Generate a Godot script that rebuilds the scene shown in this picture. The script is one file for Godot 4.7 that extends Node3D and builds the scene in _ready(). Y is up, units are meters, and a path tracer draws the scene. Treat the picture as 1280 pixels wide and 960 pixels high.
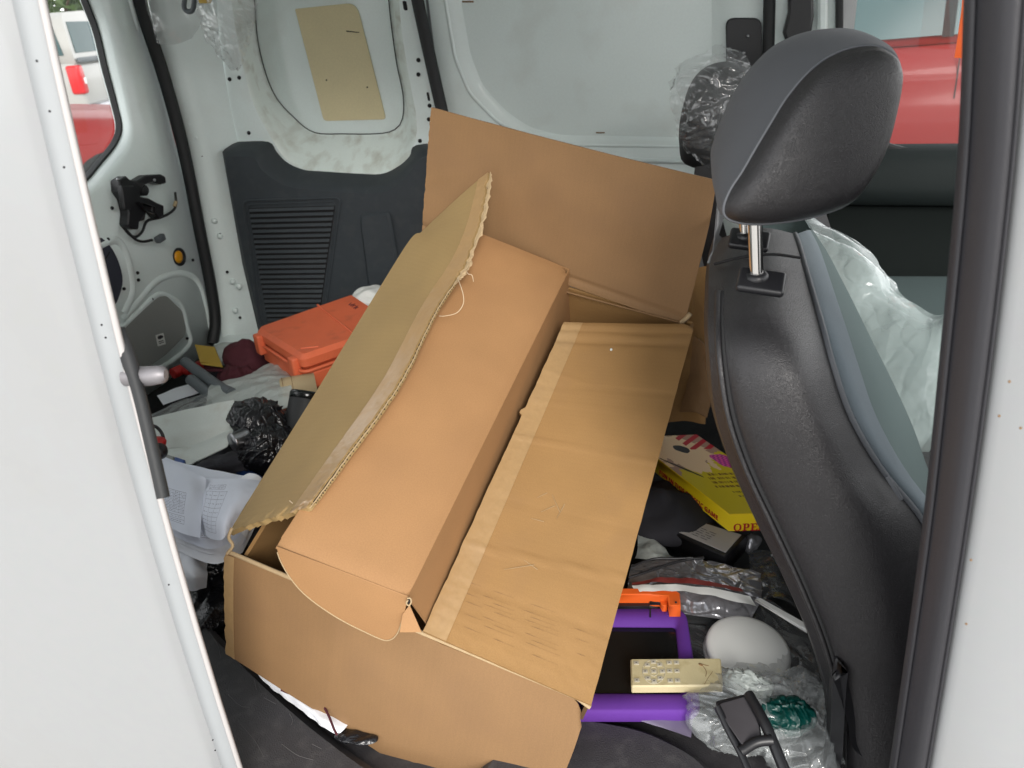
extends Node3D

var M := {}
var taken := {}

func V(x: float, y: float, z: float) -> Vector3:
	return Vector3(x, y, z)

# ---------- naming ----------
func thing(called: String, label: String, category: String, at := Vector3.ZERO, group := "", kind := "") -> Node3D:
	var o := Node3D.new()
	o.name = numbered(called)
	add_child(o)
	o.position = at
	o.set_meta("label", label)
	o.set_meta("category", category)
	if group != "": o.set_meta("group", group)
	if kind != "": o.set_meta("kind", kind)
	return o

func numbered(called: String) -> String:
	var n: int = taken.get(called, 0)
	taken[called] = n + 1
	return called if n == 0 else "%s_%03d" % [called, n]

func put(st, called: String, m, parent: Node = self, label := "") -> MeshInstance3D:
	var o := MeshInstance3D.new()
	if st is SurfaceTool:
		st.generate_normals()
		o.mesh = st.commit()
	else:
		o.mesh = st
	o.material_override = m
	o.name = called
	if parent == self: o.name = numbered(called)
	parent.add_child(o, true)
	if parent != self: o.position = -parent.global_position
	if label != "": o.set_meta("label", label)
	return o

func structure(st, called: String, m) -> MeshInstance3D:
	var o := put(st, called, m)
	o.set_meta("kind", "structure")
	return o

# ---------- mesh helpers ----------
func ST() -> SurfaceTool:
	var s := SurfaceTool.new()
	s.begin(Mesh.PRIMITIVE_TRIANGLES)
	return s

func tri(s: SurfaceTool, a: Vector3, b: Vector3, c: Vector3, ua := Vector2.ZERO, ub := Vector2.ZERO, uc := Vector2.ZERO) -> void:
	s.set_uv(ua); s.add_vertex(a)
	s.set_uv(ub); s.add_vertex(b)
	s.set_uv(uc); s.add_vertex(c)

func quad(s: SurfaceTool, a: Vector3, b: Vector3, c: Vector3, d: Vector3, ua := Vector2(0, 0), ub := Vector2(1, 0), uc := Vector2(1, 1), ud := Vector2(0, 1)) -> void:
	tri(s, a, b, c, ua, ub, uc)
	tri(s, a, c, d, ua, uc, ud)

func cub(a: Array, t: float, closed := false):
	var n := a.size()
	if n == 1: return a[0]
	var m := n if closed else n - 1
	var f := clampf(t, 0.0, 1.0) * m
	var i := mini(int(f), m - 1)
	var w := f - i
	var p1: Vector3 = a[i]
	var p2: Vector3 = a[(i + 1) % n]
	var p0: Vector3 = a[(i - 1 + n) % n] if closed or i > 0 else p1 * 2.0 - p2
	var p3: Vector3 = a[(i + 2) % n] if closed or i + 2 < n else p2 * 2.0 - p1
	return p1.cubic_interpolate(p2, p0, p3, w)

func curve(a: Array, n: int, closed := false) -> Array:
	var r := []
	for k in n:
		r.append(cub(a, float(k) / (n if closed else n - 1), closed))
	return r

func rounded(a: Array, rad, seg := 5) -> Array:
	var r := []
	var n := a.size()
	for i in n:
		var p: Vector3 = a[i]
		var q: Vector3 = a[(i - 1 + n) % n] - p
		var w: Vector3 = a[(i + 1) % n] - p
		var rr: float = rad[i] if rad is Array else rad
		rr = minf(rr, minf(q.length(), w.length()) * 0.49)
		if rr < 0.0001:
			r.append(p)
			continue
		var s := p + q.normalized() * rr
		var e := p + w.normalized() * rr
		for k in seg + 1:
			var t := float(k) / seg
			r.append(s * (1 - t) * (1 - t) + p * 2.0 * t * (1 - t) + e * t * t)
	return r

func newell(a: Array) -> Vector3:
	var nn := Vector3.ZERO
	for i in a.size():
		var p: Vector3 = a[i]
		var q: Vector3 = a[(i + 1) % a.size()]
		nn += (p - q).cross(p + q) * 0.5
	return nn.normalized()

func middle(a: Array) -> Vector3:
	var c := Vector3.ZERO
	for p in a: c += p
	return c / a.size()

func cap(s: SurfaceTool, a: Array) -> void:
	var nn := newell(a)
	var ex := nn.cross(Vector3.UP)
	if ex.length() < 0.05: ex = nn.cross(Vector3.RIGHT)
	ex = ex.normalized()
	var ey := nn.cross(ex)
	var c: Vector3 = a[0]
	var flat := PackedVector2Array()
	for p in a: flat.append(Vector2((p - c).dot(ex), (p - c).dot(ey)))
	var ix := Geometry2D.triangulate_polygon(flat)
	for k in range(0, ix.size(), 3):
		tri(s, a[ix[k]], a[ix[k + 1]], a[ix[k + 2]], flat[ix[k]], flat[ix[k + 1]], flat[ix[k + 2]])

func inset(a: Array, d: float) -> Array:
	var nn := newell(a)
	var n := a.size()
	var r := []
	for i in n:
		var p: Vector3 = a[i]
		var e1: Vector3 = (p - a[(i - 1 + n) % n]).normalized()
		var e2: Vector3 = (a[(i + 1) % n] - p).normalized()
		var m1 := nn.cross(e1)
		var m2 := nn.cross(e2)
		var b := (m1 + m2)
		b = b.normalized() if b.length() > 0.01 else m1
		var k := maxf(0.4, b.dot(m1))
		r.append(p + b * d / k)
	return r

func loft(s: SurfaceTool, loops: Array, cap0 := true, cap1 := true, smooth := true, closed := true, g0 := 0) -> void:
	var base := g0
	var vv := 0.0
	for k in loops.size() - 1:
		var a: Array = loops[k]
		var b: Array = loops[k + 1]
		s.set_smooth_group(base if smooth else base + k)
		var n := a.size()
		var m := n if closed else n - 1
		var uu := 0.0
		var dv := (a[0] as Vector3).distance_to(b[0])
		for i in m:
			var j := (i + 1) % n
			var du := (a[i] as Vector3).distance_to(a[j])
			quad(s, a[i], a[j], b[j], b[i], Vector2(uu, vv), Vector2(uu + du, vv), Vector2(uu + du, vv + dv), Vector2(uu, vv + dv))
			uu += du
		vv += dv
	if cap0:
		s.set_smooth_group(base + 90)
		cap(s, loops[0])
	if cap1:
		s.set_smooth_group(base + 91)
		cap(s, loops[-1])
	s.set_smooth_group(0)

func shift(a: Array, d: Vector3) -> Array:
	var r := []
	for p in a: r.append(p + d)
	return r

func slab(s: SurfaceTool, a: Array, ext: Vector3, bev := 0.0015) -> void:
	var nn := newell(a)
	var sgn := 1.0
	var test := inset(a, bev)
	if middle(test).distance_to(test[0]) > middle(a).distance_to(a[0]): sgn = -1.0
	var e := ext.normalized()
	var L := ext.length()
	var bb := minf(bev, L * 0.45)
	loft(s, [inset(a, bb * sgn), shift(a, e * bb), shift(a, e * (L - bb)), shift(inset(a, bb * sgn), ext)], true, true, false)

func scaled(a: Array, k: float, c = null) -> Array:
	var m: Vector3 = middle(a) if c == null else c
	var r := []
	for p in a: r.append(m + (p - m) * k)
	return r

func grid(s: SurfaceTool, rows: Array, g := 0, closed_u := false) -> void:
	s.set_smooth_group(g)
	var vv := 0.0
	for j in rows.size() - 1:
		var a: Array = rows[j]
		var b: Array = rows[j + 1]
		var n := a.size()
		var h := n / 2
		var dv := (a[h] as Vector3).distance_to(b[h])
		var uu := 0.0
		for i in (n if closed_u else n - 1):
			var k := (i + 1) % n
			var du := (a[i] as Vector3).distance_to(a[k])
			quad(s, a[i], a[k], b[k], b[i], Vector2(uu, vv), Vector2(uu + du, vv), Vector2(uu + du, vv + dv), Vector2(uu, vv + dv))
			uu += du
		vv += dv
	s.set_smooth_group(0)

func net(ctrl: Array, nu: int, nv: int) -> Array:
	var cols := []
	for r in ctrl: cols.append(curve(r, nu))
	var rows := []
	for j in nv:
		var row := []
		for i in nu:
			var col := []
			for r in cols: col.append(r[i])
			row.append(cub(col, float(j) / (nv - 1)))
		rows.append(row)
	return rows

func noise(seed_: int, freq: float, kind := 0, oct := 3) -> FastNoiseLite:
	var f := FastNoiseLite.new()
	f.seed = seed_
	f.frequency = freq
	f.noise_type = [FastNoiseLite.TYPE_SIMPLEX_SMOOTH, FastNoiseLite.TYPE_CELLULAR, FastNoiseLite.TYPE_PERLIN][mini(kind, 2)] if kind < 3 else FastNoiseLite.TYPE_SIMPLEX
	f.fractal_type = FastNoiseLite.FRACTAL_RIDGED if kind == 3 else FastNoiseLite.FRACTAL_FBM
	f.fractal_octaves = oct
	if kind == 1:
		f.cellular_return_type = FastNoiseLite.RETURN_DISTANCE2_SUB
		f.fractal_type = FastNoiseLite.FRACTAL_NONE
	return f

# straight creases in many directions, as crumpled film and paper have; freq in creases per metre
func folds(seed_: int, freq: float) -> Array:
	var r := RandomNumberGenerator.new()
	r.seed = seed_ * 77 + 5
	var out := []
	for k in 9:
		var d := V(r.randfn(), r.randfn(), r.randfn()).normalized()
		out.append([d * freq * r.randf_range(0.35, 1.5), r.randf() * 3.0, r.randf_range(0.4, 1.0)])
	out.append(noise(seed_, freq * 0.25, 0, 2))
	return out

func folded(f: Array, p: Vector3) -> float:
	var t := 0.0
	var n: FastNoiseLite = f[9]
	var w := n.get_noise_3d(p.x, p.y, p.z)
	for k in 9:
		var q: Array = f[k]
		var x: float = (q[0] as Vector3).dot(p) + q[1] + w * (0.5 + 0.15 * k)
		t += q[2] * (absf(fposmod(x, 1.0) - 0.5) * 4.0 - 1.0)
	return t / 4.0

# thin sharp creases over broad folds, as a thin film shows
func creased(f: Array, p: Vector3) -> float:
	var t := folded(f, p) * 0.55
	var n: FastNoiseLite = f[9]
	var w := n.get_noise_3d(p.x * 2.0, p.y * 2.0, p.z * 2.0)
	for k in 9:
		var q: Array = f[k]
		var x: float = (q[0] as Vector3).dot(p) * 2.3 + q[1] * 1.7 + w * (0.7 + 0.2 * k)
		var d := absf(fposmod(x, 1.0) - 0.5) / 0.07
		if d < 3.0: t += (0.5 if k % 2 == 0 else -0.4) * q[2] * exp(-d) * clampf(0.5 + n.get_noise_3d(p.x * 3.0 + k, p.y * 3.0, p.z * 3.0) * 1.5, 0.0, 1.0)
	return t

func wave(f, kind: int, p: Vector3) -> float:
	if kind < 5: return f.get_noise_3d(p.x, p.y, p.z)
	return folded(f, p) if kind == 5 else creased(f, p)

func ruffle(rows: Array, amp: float, freq: float, seed_: int, kind := 3) -> Array:
	var f = noise(seed_, freq, kind, 3) if kind < 5 else folds(seed_, freq)
	var out := []
	var n := rows.size()
	for j in n:
		var r := []
		var m: int = rows[j].size()
		for i in m:
			var p: Vector3 = rows[j][i]
			var du: Vector3 = rows[j][mini(i + 1, m - 1)] - rows[j][maxi(i - 1, 0)]
			var dv: Vector3 = rows[mini(j + 1, n - 1)][i] - rows[maxi(j - 1, 0)][i]
			var nn := du.cross(dv).normalized()
			r.append(p + nn * amp * wave(f, kind, p))
		out.append(r)
	return out

func bilinear(c00: Vector3, c10: Vector3, c11: Vector3, c01: Vector3, nu: int, nv: int) -> Array:
	var rows := []
	for j in nv:
		var v := float(j) / (nv - 1)
		var r := []
		for i in nu:
			var u := float(i) / (nu - 1)
			r.append(c00.lerp(c10, u).lerp(c01.lerp(c11, u), v))
		rows.append(r)
	return rows

# a board or sheet of real thickness from a grid of points
func board(s: SurfaceTool, rows: Array, th: float) -> void:
	var n := rows.size()
	var m: int = rows[0].size()
	var up := []
	var dn := []
	for j in n:
		var a := []
		var b := []
		for i in m:
			var du: Vector3 = rows[j][mini(i + 1, m - 1)] - rows[j][maxi(i - 1, 0)]
			var dv: Vector3 = rows[mini(j + 1, n - 1)][i] - rows[maxi(j - 1, 0)][i]
			var nn := du.cross(dv).normalized() * th * 0.5
			a.append(rows[j][i] + nn)
			b.append(rows[j][i] - nn)
		up.append(a)
		dn.append(b)
	grid(s, up, 0)
	grid(s, dn, 1)
	s.set_smooth_group(2)
	for i in m - 1:
		quad(s, up[0][i], up[0][i + 1], dn[0][i + 1], dn[0][i])
	s.set_smooth_group(3)
	for i in m - 1:
		quad(s, up[n - 1][i], up[n - 1][i + 1], dn[n - 1][i + 1], dn[n - 1][i])
	s.set_smooth_group(4)
	for j in n - 1:
		quad(s, up[j][0], up[j + 1][0], dn[j + 1][0], dn[j][0])
	s.set_smooth_group(5)
	for j in n - 1:
		quad(s, up[j][m - 1], up[j + 1][m - 1], dn[j + 1][m - 1], dn[j][m - 1])
	s.set_smooth_group(0)

func tube(s: SurfaceTool, pts: Array, r, sides := 8, closed := false) -> void:
	var n := pts.size()
	var loops := []
	var ref := Vector3.UP
	var t0: Vector3 = (pts[1] - pts[0]).normalized()
	if absf(t0.dot(ref)) > 0.9: ref = Vector3.RIGHT
	for k in n:
		var t: Vector3 = (pts[(k + 1) % n] - pts[(k - 1 + n) % n]) if closed else (pts[mini(k + 1, n - 1)] - pts[maxi(k - 1, 0)])
		t = t.normalized()
		var a := (ref - t * ref.dot(t)).normalized()
		ref = a
		var b := t.cross(a)
		var rr: float = r[mini(k, r.size() - 1)] if r is Array else r
		var lp := []
		for i in sides:
			var an := TAU * i / sides
			lp.append(pts[k] + (a * cos(an) + b * sin(an)) * rr)
		loops.append(lp)
	if closed:
		loops.append(loops[0])
		loft(s, loops, false, false)
	else:
		loft(s, loops)

func lathe(s: SurfaceTool, o: Vector3, axis: Vector3, prof: Array, sides := 28, smooth := true) -> void:
	var y := axis.normalized()
	var x := y.cross(Vector3.UP if absf(y.y) < 0.9 else Vector3.RIGHT).normalized()
	var z := x.cross(y)
	var loops := []
	for p in prof:
		var lp := []
		for i in sides:
			var an := TAU * i / sides
			lp.append(o + y * p.y + (x * cos(an) + z * sin(an)) * p.x)
		loops.append(lp)
	loft(s, loops, true, true, smooth)

# rounded box: centre, axes, full size, corner radius
func rbox(s: SurfaceTool, xf: Transform3D, size: Vector3, r: float, g := 20) -> void:
	var h := size * 0.5
	r = minf(r, minf(h.x, minf(h.y, h.z)) * 0.98)
	var st := [-1.0, -0.92, -0.7, -0.38, 0.0]
	for ax in 3:
		for sg in [-1.0, 1.0]:
			var a1 := (ax + 1) % 3
			var a2 := (ax + 2) % 3
			var ps := []
			for q in [a1, a2]:
				var l := []
				for k in st: l.append(-(h[q] - r) + k * r)
				for k in st.size(): l.append((h[q] - r) - st[st.size() - 1 - k] * r)
				ps.append(l)
			var rows := []
			for v in ps[1]:
				var row := []
				for u in ps[0]:
					var p := Vector3.ZERO
					p[ax] = sg * h[ax]
					p[a1] = u
					p[a2] = v
					var c := Vector3(clampf(p.x, -(h.x - r), h.x - r), clampf(p.y, -(h.y - r), h.y - r), clampf(p.z, -(h.z - r), h.z - r))
					var d := p - c
					row.append(xf * (c + (d.normalized() * r if d.length() > 0.000001 else Vector3.ZERO)))
				rows.append(row)
			grid(s, rows, g)

func axes(x: Vector3, up: Vector3, o: Vector3) -> Transform3D:
	var ex := x.normalized()
	var ez := ex.cross(up).normalized()
	var ey := ez.cross(ex)
	return Transform3D(Basis(ex, ey, ez), o)

# crumpled closed lump
func lump(s: SurfaceTool, xf: Transform3D, rad: Vector3, amp: float, freq: float, seed_: int, nu := 56, nv := 36, kind := 3, flat := false) -> void:
	var f = noise(seed_, freq, kind, 3) if kind < 5 else folds(seed_, freq)
	var g := noise(seed_ + 7, freq * 0.35, 0, 2)
	var rows := []
	for j in nv + 1:
		var th := PI * j / nv
		var row := []
		for i in nu:
			var ph := TAU * i / nu
			var d := Vector3(sin(th) * cos(ph), cos(th), sin(th) * sin(ph))
			var w := xf * (d * rad)
			row.append(w + (xf.basis * d).normalized() * amp * (wave(f, kind, w) + 0.8 * g.get_noise_3d(w.x, w.y, w.z)))
		rows.append(row)
	grid(s, rows, -1 if flat else 0, true)

func line_text(txt: String, size: float, m, parent: Node, o: Vector3, along: Vector3, up: Vector3, called := "lettering", serif := false) -> void:
	var t := TextMesh.new()
	t.text = txt
	var f := SystemFont.new()
	f.font_names = PackedStringArray(["Droid Serif" if serif else "Droid Sans"])
	f.font_weight = 700
	t.font = f
	t.font_size = 32
	t.pixel_size = size / 23.0
	t.depth = 0.0006
	t.horizontal_alignment = HORIZONTAL_ALIGNMENT_LEFT
	var mi := MeshInstance3D.new()
	mi.mesh = t
	mi.name = called
	mi.material_override = m
	parent.add_child(mi, true)
	var ex := along.normalized()
	var ez := ex.cross(up).normalized()
	var ey := ez.cross(ex)
	mi.transform = Transform3D(Basis(ex, ey, ez), o - parent.global_position)

# ---------- textures and materials ----------
func tex(img: Image) -> ImageTexture:
	img.generate_mipmaps()
	return ImageTexture.create_from_image(img)

func relief(seed_: int, freq: float, kind: int, strength: float, px := 512, oct := 3) -> ImageTexture:
	var im := noise(seed_, freq, kind, oct).get_seamless_image(px, px)
	im.convert(Image.FORMAT_RGBA8)
	im.bump_map_to_normal_map(strength)
	return tex(im)

# colour map from two noises round a base colour (linear base)
func mottle(base: Color, seed_: int, dev: float, coarse: float, fine: float, px := 512, stain := Color(0, 0, 0, 0), flute := 0.0) -> ImageTexture:
	var a := noise(seed_, coarse, 0, 4).get_seamless_image(px, px)
	var b := noise(seed_ + 3, fine, 0, 2).get_seamless_image(px, px)
	var c := noise(seed_ + 9, coarse * 0.7, 0, 5).get_seamless_image(px, px)
	var im := Image.create(px, px, false, Image.FORMAT_RGB8)
	for y in px:
		for x in px:
			var k := 1.0 + dev * ((a.get_pixel(x, y).r - 0.5) * 0.9 + (b.get_pixel(x, y).r - 0.5) * 1.8)
			if flute > 0.0: k += flute * sin(TAU * x / 12.19)
			if flute < 0.0: k += -flute * sin(TAU * y / 12.19)
			var col := Color(base.r * k, base.g * k, base.b * k)
			if stain.a > 0.0:
				var w := clampf((c.get_pixel(x, y).r - 0.58) * 3.5, 0.0, 1.0) * stain.a
				col = col.lerp(stain, w)
			im.set_pixel(x, y, col.linear_to_srgb())
	return tex(im)

func mat(key: String, col: Color, rough: float, o := {}) -> StandardMaterial3D:
	var m := StandardMaterial3D.new()
	m.resource_name = key
	m.albedo_color = col.linear_to_srgb() if not o.has("tex") else Color.WHITE
	m.roughness = rough
	m.cull_mode = BaseMaterial3D.CULL_DISABLED
	if o.has("tex"): m.albedo_texture = o.tex
	if o.has("metal"): m.metallic = o.metal
	if o.has("spec"): m.metallic_specular = o.spec
	if o.has("normal"):
		m.normal_enabled = true
		m.normal_texture = o.normal
		m.normal_scale = o.get("ns", 1.0)
	if o.has("tri"):
		m.uv1_triplanar = true
		m.uv1_world_triplanar = true
		m.uv1_scale = Vector3.ONE * o.tri
	if o.has("uv"): m.uv1_scale = Vector3(o.uv, o.uv, 1)
	if o.has("coat"):
		m.clearcoat_enabled = true
		m.clearcoat = o.coat
		m.clearcoat_roughness = o.get("coat_rough", 0.1)
	if o.has("rim"):
		m.rim_enabled = true
		m.rim = o.rim
	if o.has("alpha"):
		m.transparency = BaseMaterial3D.TRANSPARENCY_ALPHA
		m.albedo_color.a = o.alpha
	if o.has("back"):
		m.backlight_enabled = true
		m.backlight = Color(o.back, o.back, o.back)
	M[key] = m
	return m

func materials() -> void:
	var film_n := relief(71, 0.012, 3, 5.0, 512, 4)
	mat("paint_in_lifted", Color(0.77, 0.86, 0.84), 0.36, {"tex": mottle(Color(0.77, 0.86, 0.84), 5, 0.025, 0.008, 0.2, 512, Color(0.62, 0.65, 0.61, 0.3)), "tri": 1.3, "coat": 0.3})  # interior white lifted and greened, so its fill light sits in the colour
	mat("paint_sill", Color(0.75, 0.83, 0.79), 0.42, {"tex": mottle(Color(0.75, 0.83, 0.79), 15, 0.06, 0.01, 0.15, 512, Color(0.42, 0.41, 0.34, 0.7)), "tri": 3.6, "coat": 0.2})
	mat("paint_out_dimmed", Color(0.30, 0.306, 0.312), 0.34, {"tex": mottle(Color(0.30, 0.306, 0.312), 25, 0.012, 0.006, 0.1, 512, Color(0.275, 0.27, 0.26, 0.3)), "tri": 0.9, "coat": 0.4})  # same van white, darkened in colour to even out the stronger outdoor light
	mat("pad_grey", Color(0.075, 0.07, 0.076), 0.38)
	mat("door_dark", Color(0.011, 0.014, 0.0135), 0.75, {"spec": 0.15})
	mat("pin", Color(0.22, 0.21, 0.22), 0.5, {"metal": 0.5})
	mat("stripe", Color(0.20, 0.03, 0.025), 0.5)
	mat("scratch", Color(0.11, 0.105, 0.105), 0.7)
	mat("hem", Color(0.45, 0.43, 0.42), 0.5)
	mat("hem_grey", Color(0.31, 0.325, 0.335), 0.5)
	mat("beige", Color(0.70, 0.61, 0.37), 0.6, {"tex": mottle(Color(0.70, 0.61, 0.37), 35, 0.05, 0.01, 0.2, 256), "tri": 3.0})
	mat("hole", Color(0.012, 0.012, 0.013), 0.9)
	mat("rubber", Color(0.012, 0.013, 0.014), 0.6, {"normal": relief(4, 0.1, 0, 1.0, 256), "tri": 6.0, "ns": 0.4})
	mat("pillar_plastic", Color(0.026, 0.0255, 0.030), 0.5, {"normal": relief(14, 0.25, 0, 1.5, 512), "tri": 7.0, "ns": 0.6})
	mat("charcoal", Color(0.026, 0.032, 0.037), 0.62, {"tex": mottle(Color(0.034, 0.042, 0.049), 8, 0.12, 0.01, 0.3, 512, Color(0.06, 0.066, 0.068, 0.3)), "normal": relief(24, 0.3, 0, 2.0, 512), "tri": 5.0, "ns": 0.6})
	mat("sill_plastic", Color(0.03, 0.029, 0.031), 0.55, {"tex": mottle(Color(0.04, 0.038, 0.041), 18, 0.2, 0.02, 0.2, 512, Color(0.075, 0.072, 0.072, 0.5)), "normal": relief(25, 0.2, 0, 2.0, 512), "tri": 4.0, "ns": 0.5})
	mat("carpet", Color(0.012, 0.013, 0.014), 0.95, {"tex": mottle(Color(0.012, 0.013, 0.014), 48, 0.5, 0.02, 0.4, 512), "normal": relief(26, 0.4, 0, 5.0, 512), "tri": 4.0})
	mat("door_plastic", Color(0.016, 0.021, 0.021), 0.65, {"spec": 0.25, "normal": relief(27, 0.3, 0, 1.5, 512), "tri": 5.0, "ns": 0.5})
	mat("leather", Color(0.0125, 0.0115, 0.013), 0.43, {"normal": relief(31, 0.06, 1, 6.0, 1024), "tri": 13.0, "ns": 1.1, "spec": 0.55})
	mat("seat_cloth", Color(0.13, 0.16, 0.18), 0.9, {"normal": relief(32, 0.35, 0, 4.0, 512), "tri": 9.0, "ns": 0.5, "rim": 0.3})
	mat("seat_cloth_dark", Color(0.07, 0.10, 0.10), 0.9, {"normal": relief(33, 0.35, 0, 4.0, 512), "tri": 9.0, "ns": 0.5})
	mat("head_cloth", Color(0.062, 0.066, 0.075), 0.8, {"normal": relief(34, 0.3, 0, 3.0, 512), "tri": 9.0, "ns": 0.4, "rim": 0.3})
	mat("piping", Color(0.085, 0.09, 0.10), 0.6)
	mat("chrome", Color(0.78, 0.76, 0.74), 0.12, {"metal": 1.0})
	mat("steel", Color(0.42, 0.42, 0.44), 0.35, {"metal": 1.0})
	mat("black_plastic", Color(0.012, 0.012, 0.014), 0.4)
	mat("kraft", Color(0.335, 0.178, 0.074), 0.74, {"tex": mottle(Color(0.335, 0.178, 0.074), 41, 0.11, 0.006, 0.3, 512, Color(0.30, 0.155, 0.07, 0.15)), "uv": 3.0, "normal": relief(51, 0.3, 0, 1.2, 512), "ns": 0.12})
	mat("card_out", Color(0.225, 0.126, 0.054), 0.78, {"tex": mottle(Color(0.225, 0.126, 0.054), 42, 0.11, 0.006, 0.3, 512, Color(0.19, 0.105, 0.052, 0.2), 0.009), "uv": 3.0, "normal": relief(52, 0.3, 0, 1.2, 512), "ns": 0.12})
	mat("card_in", Color(0.30, 0.166, 0.058), 0.76, {"tex": mottle(Color(0.30, 0.166, 0.058), 43, 0.11, 0.006, 0.3, 512, Color(0.25, 0.14, 0.06, 0.25), -0.009), "uv": 3.0, "normal": relief(53, 0.3, 0, 1.2, 512), "ns": 0.12})
	mat("card_olive", Color(0.31, 0.208, 0.085), 0.78, {"tex": mottle(Color(0.31, 0.208, 0.085), 44, 0.11, 0.006, 0.3, 512, Color(0.24, 0.155, 0.07, 0.2), -0.013), "uv": 3.0, "normal": relief(54, 0.3, 0, 1.2, 512), "ns": 0.12})
	mat("card_edge", Color(0.40, 0.29, 0.165), 0.85, {"tex": mottle(Color(0.40, 0.29, 0.165), 45, 0.2, 0.05, 0.3, 256), "tri": 8.0})
	mat("flute_dark", Color(0.05, 0.03, 0.015), 0.9)
	mat("tape", Color(0.37, 0.235, 0.11), 0.28, {"tex": mottle(Color(0.37, 0.235, 0.11), 46, 0.06, 0.015, 0.12, 256, Color(0.306, 0.204, 0.111, 0.4)), "tri": 4.0, "normal": relief(55, 0.05, 0, 2.0, 256), "ns": 0.4})
	mat("string", Color(0.55, 0.42, 0.28), 0.9)
	mat("scuff", Color(0.20, 0.115, 0.05), 0.9)
	mat("orange_case", Color(0.66, 0.135, 0.055), 0.5, {"tex": mottle(Color(0.66, 0.135, 0.055), 61, 0.08, 0.01, 0.2, 512, Color(0.34, 0.08, 0.04, 0.35)), "tri": 3.0, "normal": relief(56, 0.25, 0, 1.2, 512), "ns": 0.4})
	mat("orange", Color(0.75, 0.12, 0.015), 0.45)
	mat("purple", Color(0.115, 0.035, 0.27), 0.7, {"normal": relief(57, 0.3, 0, 1.5, 256), "tri": 8.0, "ns": 0.4, "spec": 0.3})
	mat("screen", Color(0.006, 0.007, 0.007), 0.18)
	mat("remote", Color(0.56, 0.48, 0.28), 0.45, {"tex": mottle(Color(0.56, 0.48, 0.28), 62, 0.05, 0.02, 0.2, 256, Color(0.35, 0.27, 0.12, 0.4)), "tri": 8.0})
	mat("remote_key", Color(0.50, 0.46, 0.36), 0.5)
	mat("key_print", Color(0.12, 0.11, 0.11), 0.6)
	mat("white_plastic", Color(0.80, 0.81, 0.78), 0.42)
	mat("white_card", Color(0.62, 0.66, 0.63), 0.7, {"tex": mottle(Color(0.62, 0.66, 0.63), 63, 0.05, 0.01, 0.15, 512, Color(0.45, 0.42, 0.36, 0.5)), "tri": 3.0})
	mat("paper", Color(0.80, 0.82, 0.87), 0.8, {"back": 0.15})
	mat("film", Color(0.50, 0.53, 0.53), 0.13, {"alpha": 0.30, "spec": 1.0, "coat": 1.0, "coat_rough": 0.08})
	mat("film_clear", Color(0.28, 0.29, 0.30), 0.08, {"alpha": 0.18, "spec": 1.0, "coat": 1.0, "coat_rough": 0.06})
	mat("film_milky", Color(0.62, 0.73, 0.72), 0.16, {"alpha": 0.34, "spec": 1.0})
	mat("film_white", Color(0.58, 0.63, 0.60), 0.3, {"alpha": 0.66, "normal": film_n, "tri": 5.0})
	mat("bag_black", Color(0.008, 0.008, 0.01), 0.22, {"normal": relief(72, 0.02, 3, 4.0, 512, 4), "tri": 6.0, "ns": 0.7})
	mat("antistatic", Color(0.30, 0.30, 0.32), 0.2, {"metal": 0.6, "normal": film_n, "tri": 4.0, "ns": 0.5})
	mat("green_film", Color(0.0, 0.05, 0.042), 0.3, {"normal": film_n, "tri": 6.0})
	mat("yellow", Color(0.85, 0.63, 0.012), 0.4)
	mat("yellow_dim", Color(0.50, 0.33, 0.05), 0.6)
	mat("amber", Color(0.75, 0.33, 0.01), 0.35)
	mat("red_ink", Color(0.45, 0.015, 0.02), 0.5)
	mat("brown_ink", Color(0.42, 0.16, 0.01), 0.5)
	mat("red", Color(0.40, 0.02, 0.018), 0.45)
	mat("maroon", Color(0.075, 0.012, 0.02), 0.85)
	mat("blue", Color(0.02, 0.07, 0.26), 0.5)
	mat("tan", Color(0.40, 0.31, 0.18), 0.7)
	mat("grey_pipe", Color(0.10, 0.115, 0.125), 0.5)
	mat("grey_panel", Color(0.27, 0.28, 0.265), 0.7)
	mat("deep_blue", Color(0.035, 0.038, 0.055), 0.6)
	mat("navy_cloth", Color(0.022, 0.022, 0.028), 0.9)
	mat("label_white", Color(0.48, 0.46, 0.45), 0.6)
	mat("ink", Color(0.03, 0.03, 0.035), 0.7)
	mat("car_red", Color(0.20, 0.013, 0.013), 0.45, {"spec": 0.25, "coat": 0.15})
	mat("car_glass", Color(0.055, 0.095, 0.10), 0.12, {"spec": 0.25})
	mat("truck_white", Color(0.36, 0.36, 0.34), 0.35, {"coat": 0.5})
	mat("tail_red", Color(0.5, 0.01, 0.015), 0.2)
	mat("tyre", Color(0.015, 0.015, 0.015), 0.8)
	mat("rim_alloy", Color(0.4, 0.4, 0.42), 0.35, {"metal": 0.9})
	mat("cone", Color(0.9, 0.13, 0.012), 0.5)
	mat("leaf", Color(0.065, 0.11, 0.03), 0.7, {"back": 0.25})
	mat("leaf_light", Color(0.11, 0.16, 0.05), 0.7, {"back": 0.25})
	mat("bark", Color(0.09, 0.065, 0.045), 0.9)
	mat("gravel", Color(0.45, 0.44, 0.42), 0.95, {"tex": mottle(Color(0.45, 0.44, 0.42), 81, 0.4, 0.02, 0.3, 512), "tri": 0.7})
	mat("pane", Color(0.45, 0.55, 0.52), 0.02, {"alpha": 0.10})  # pale see-through colour stands in for reflections and haze on the glass

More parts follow.
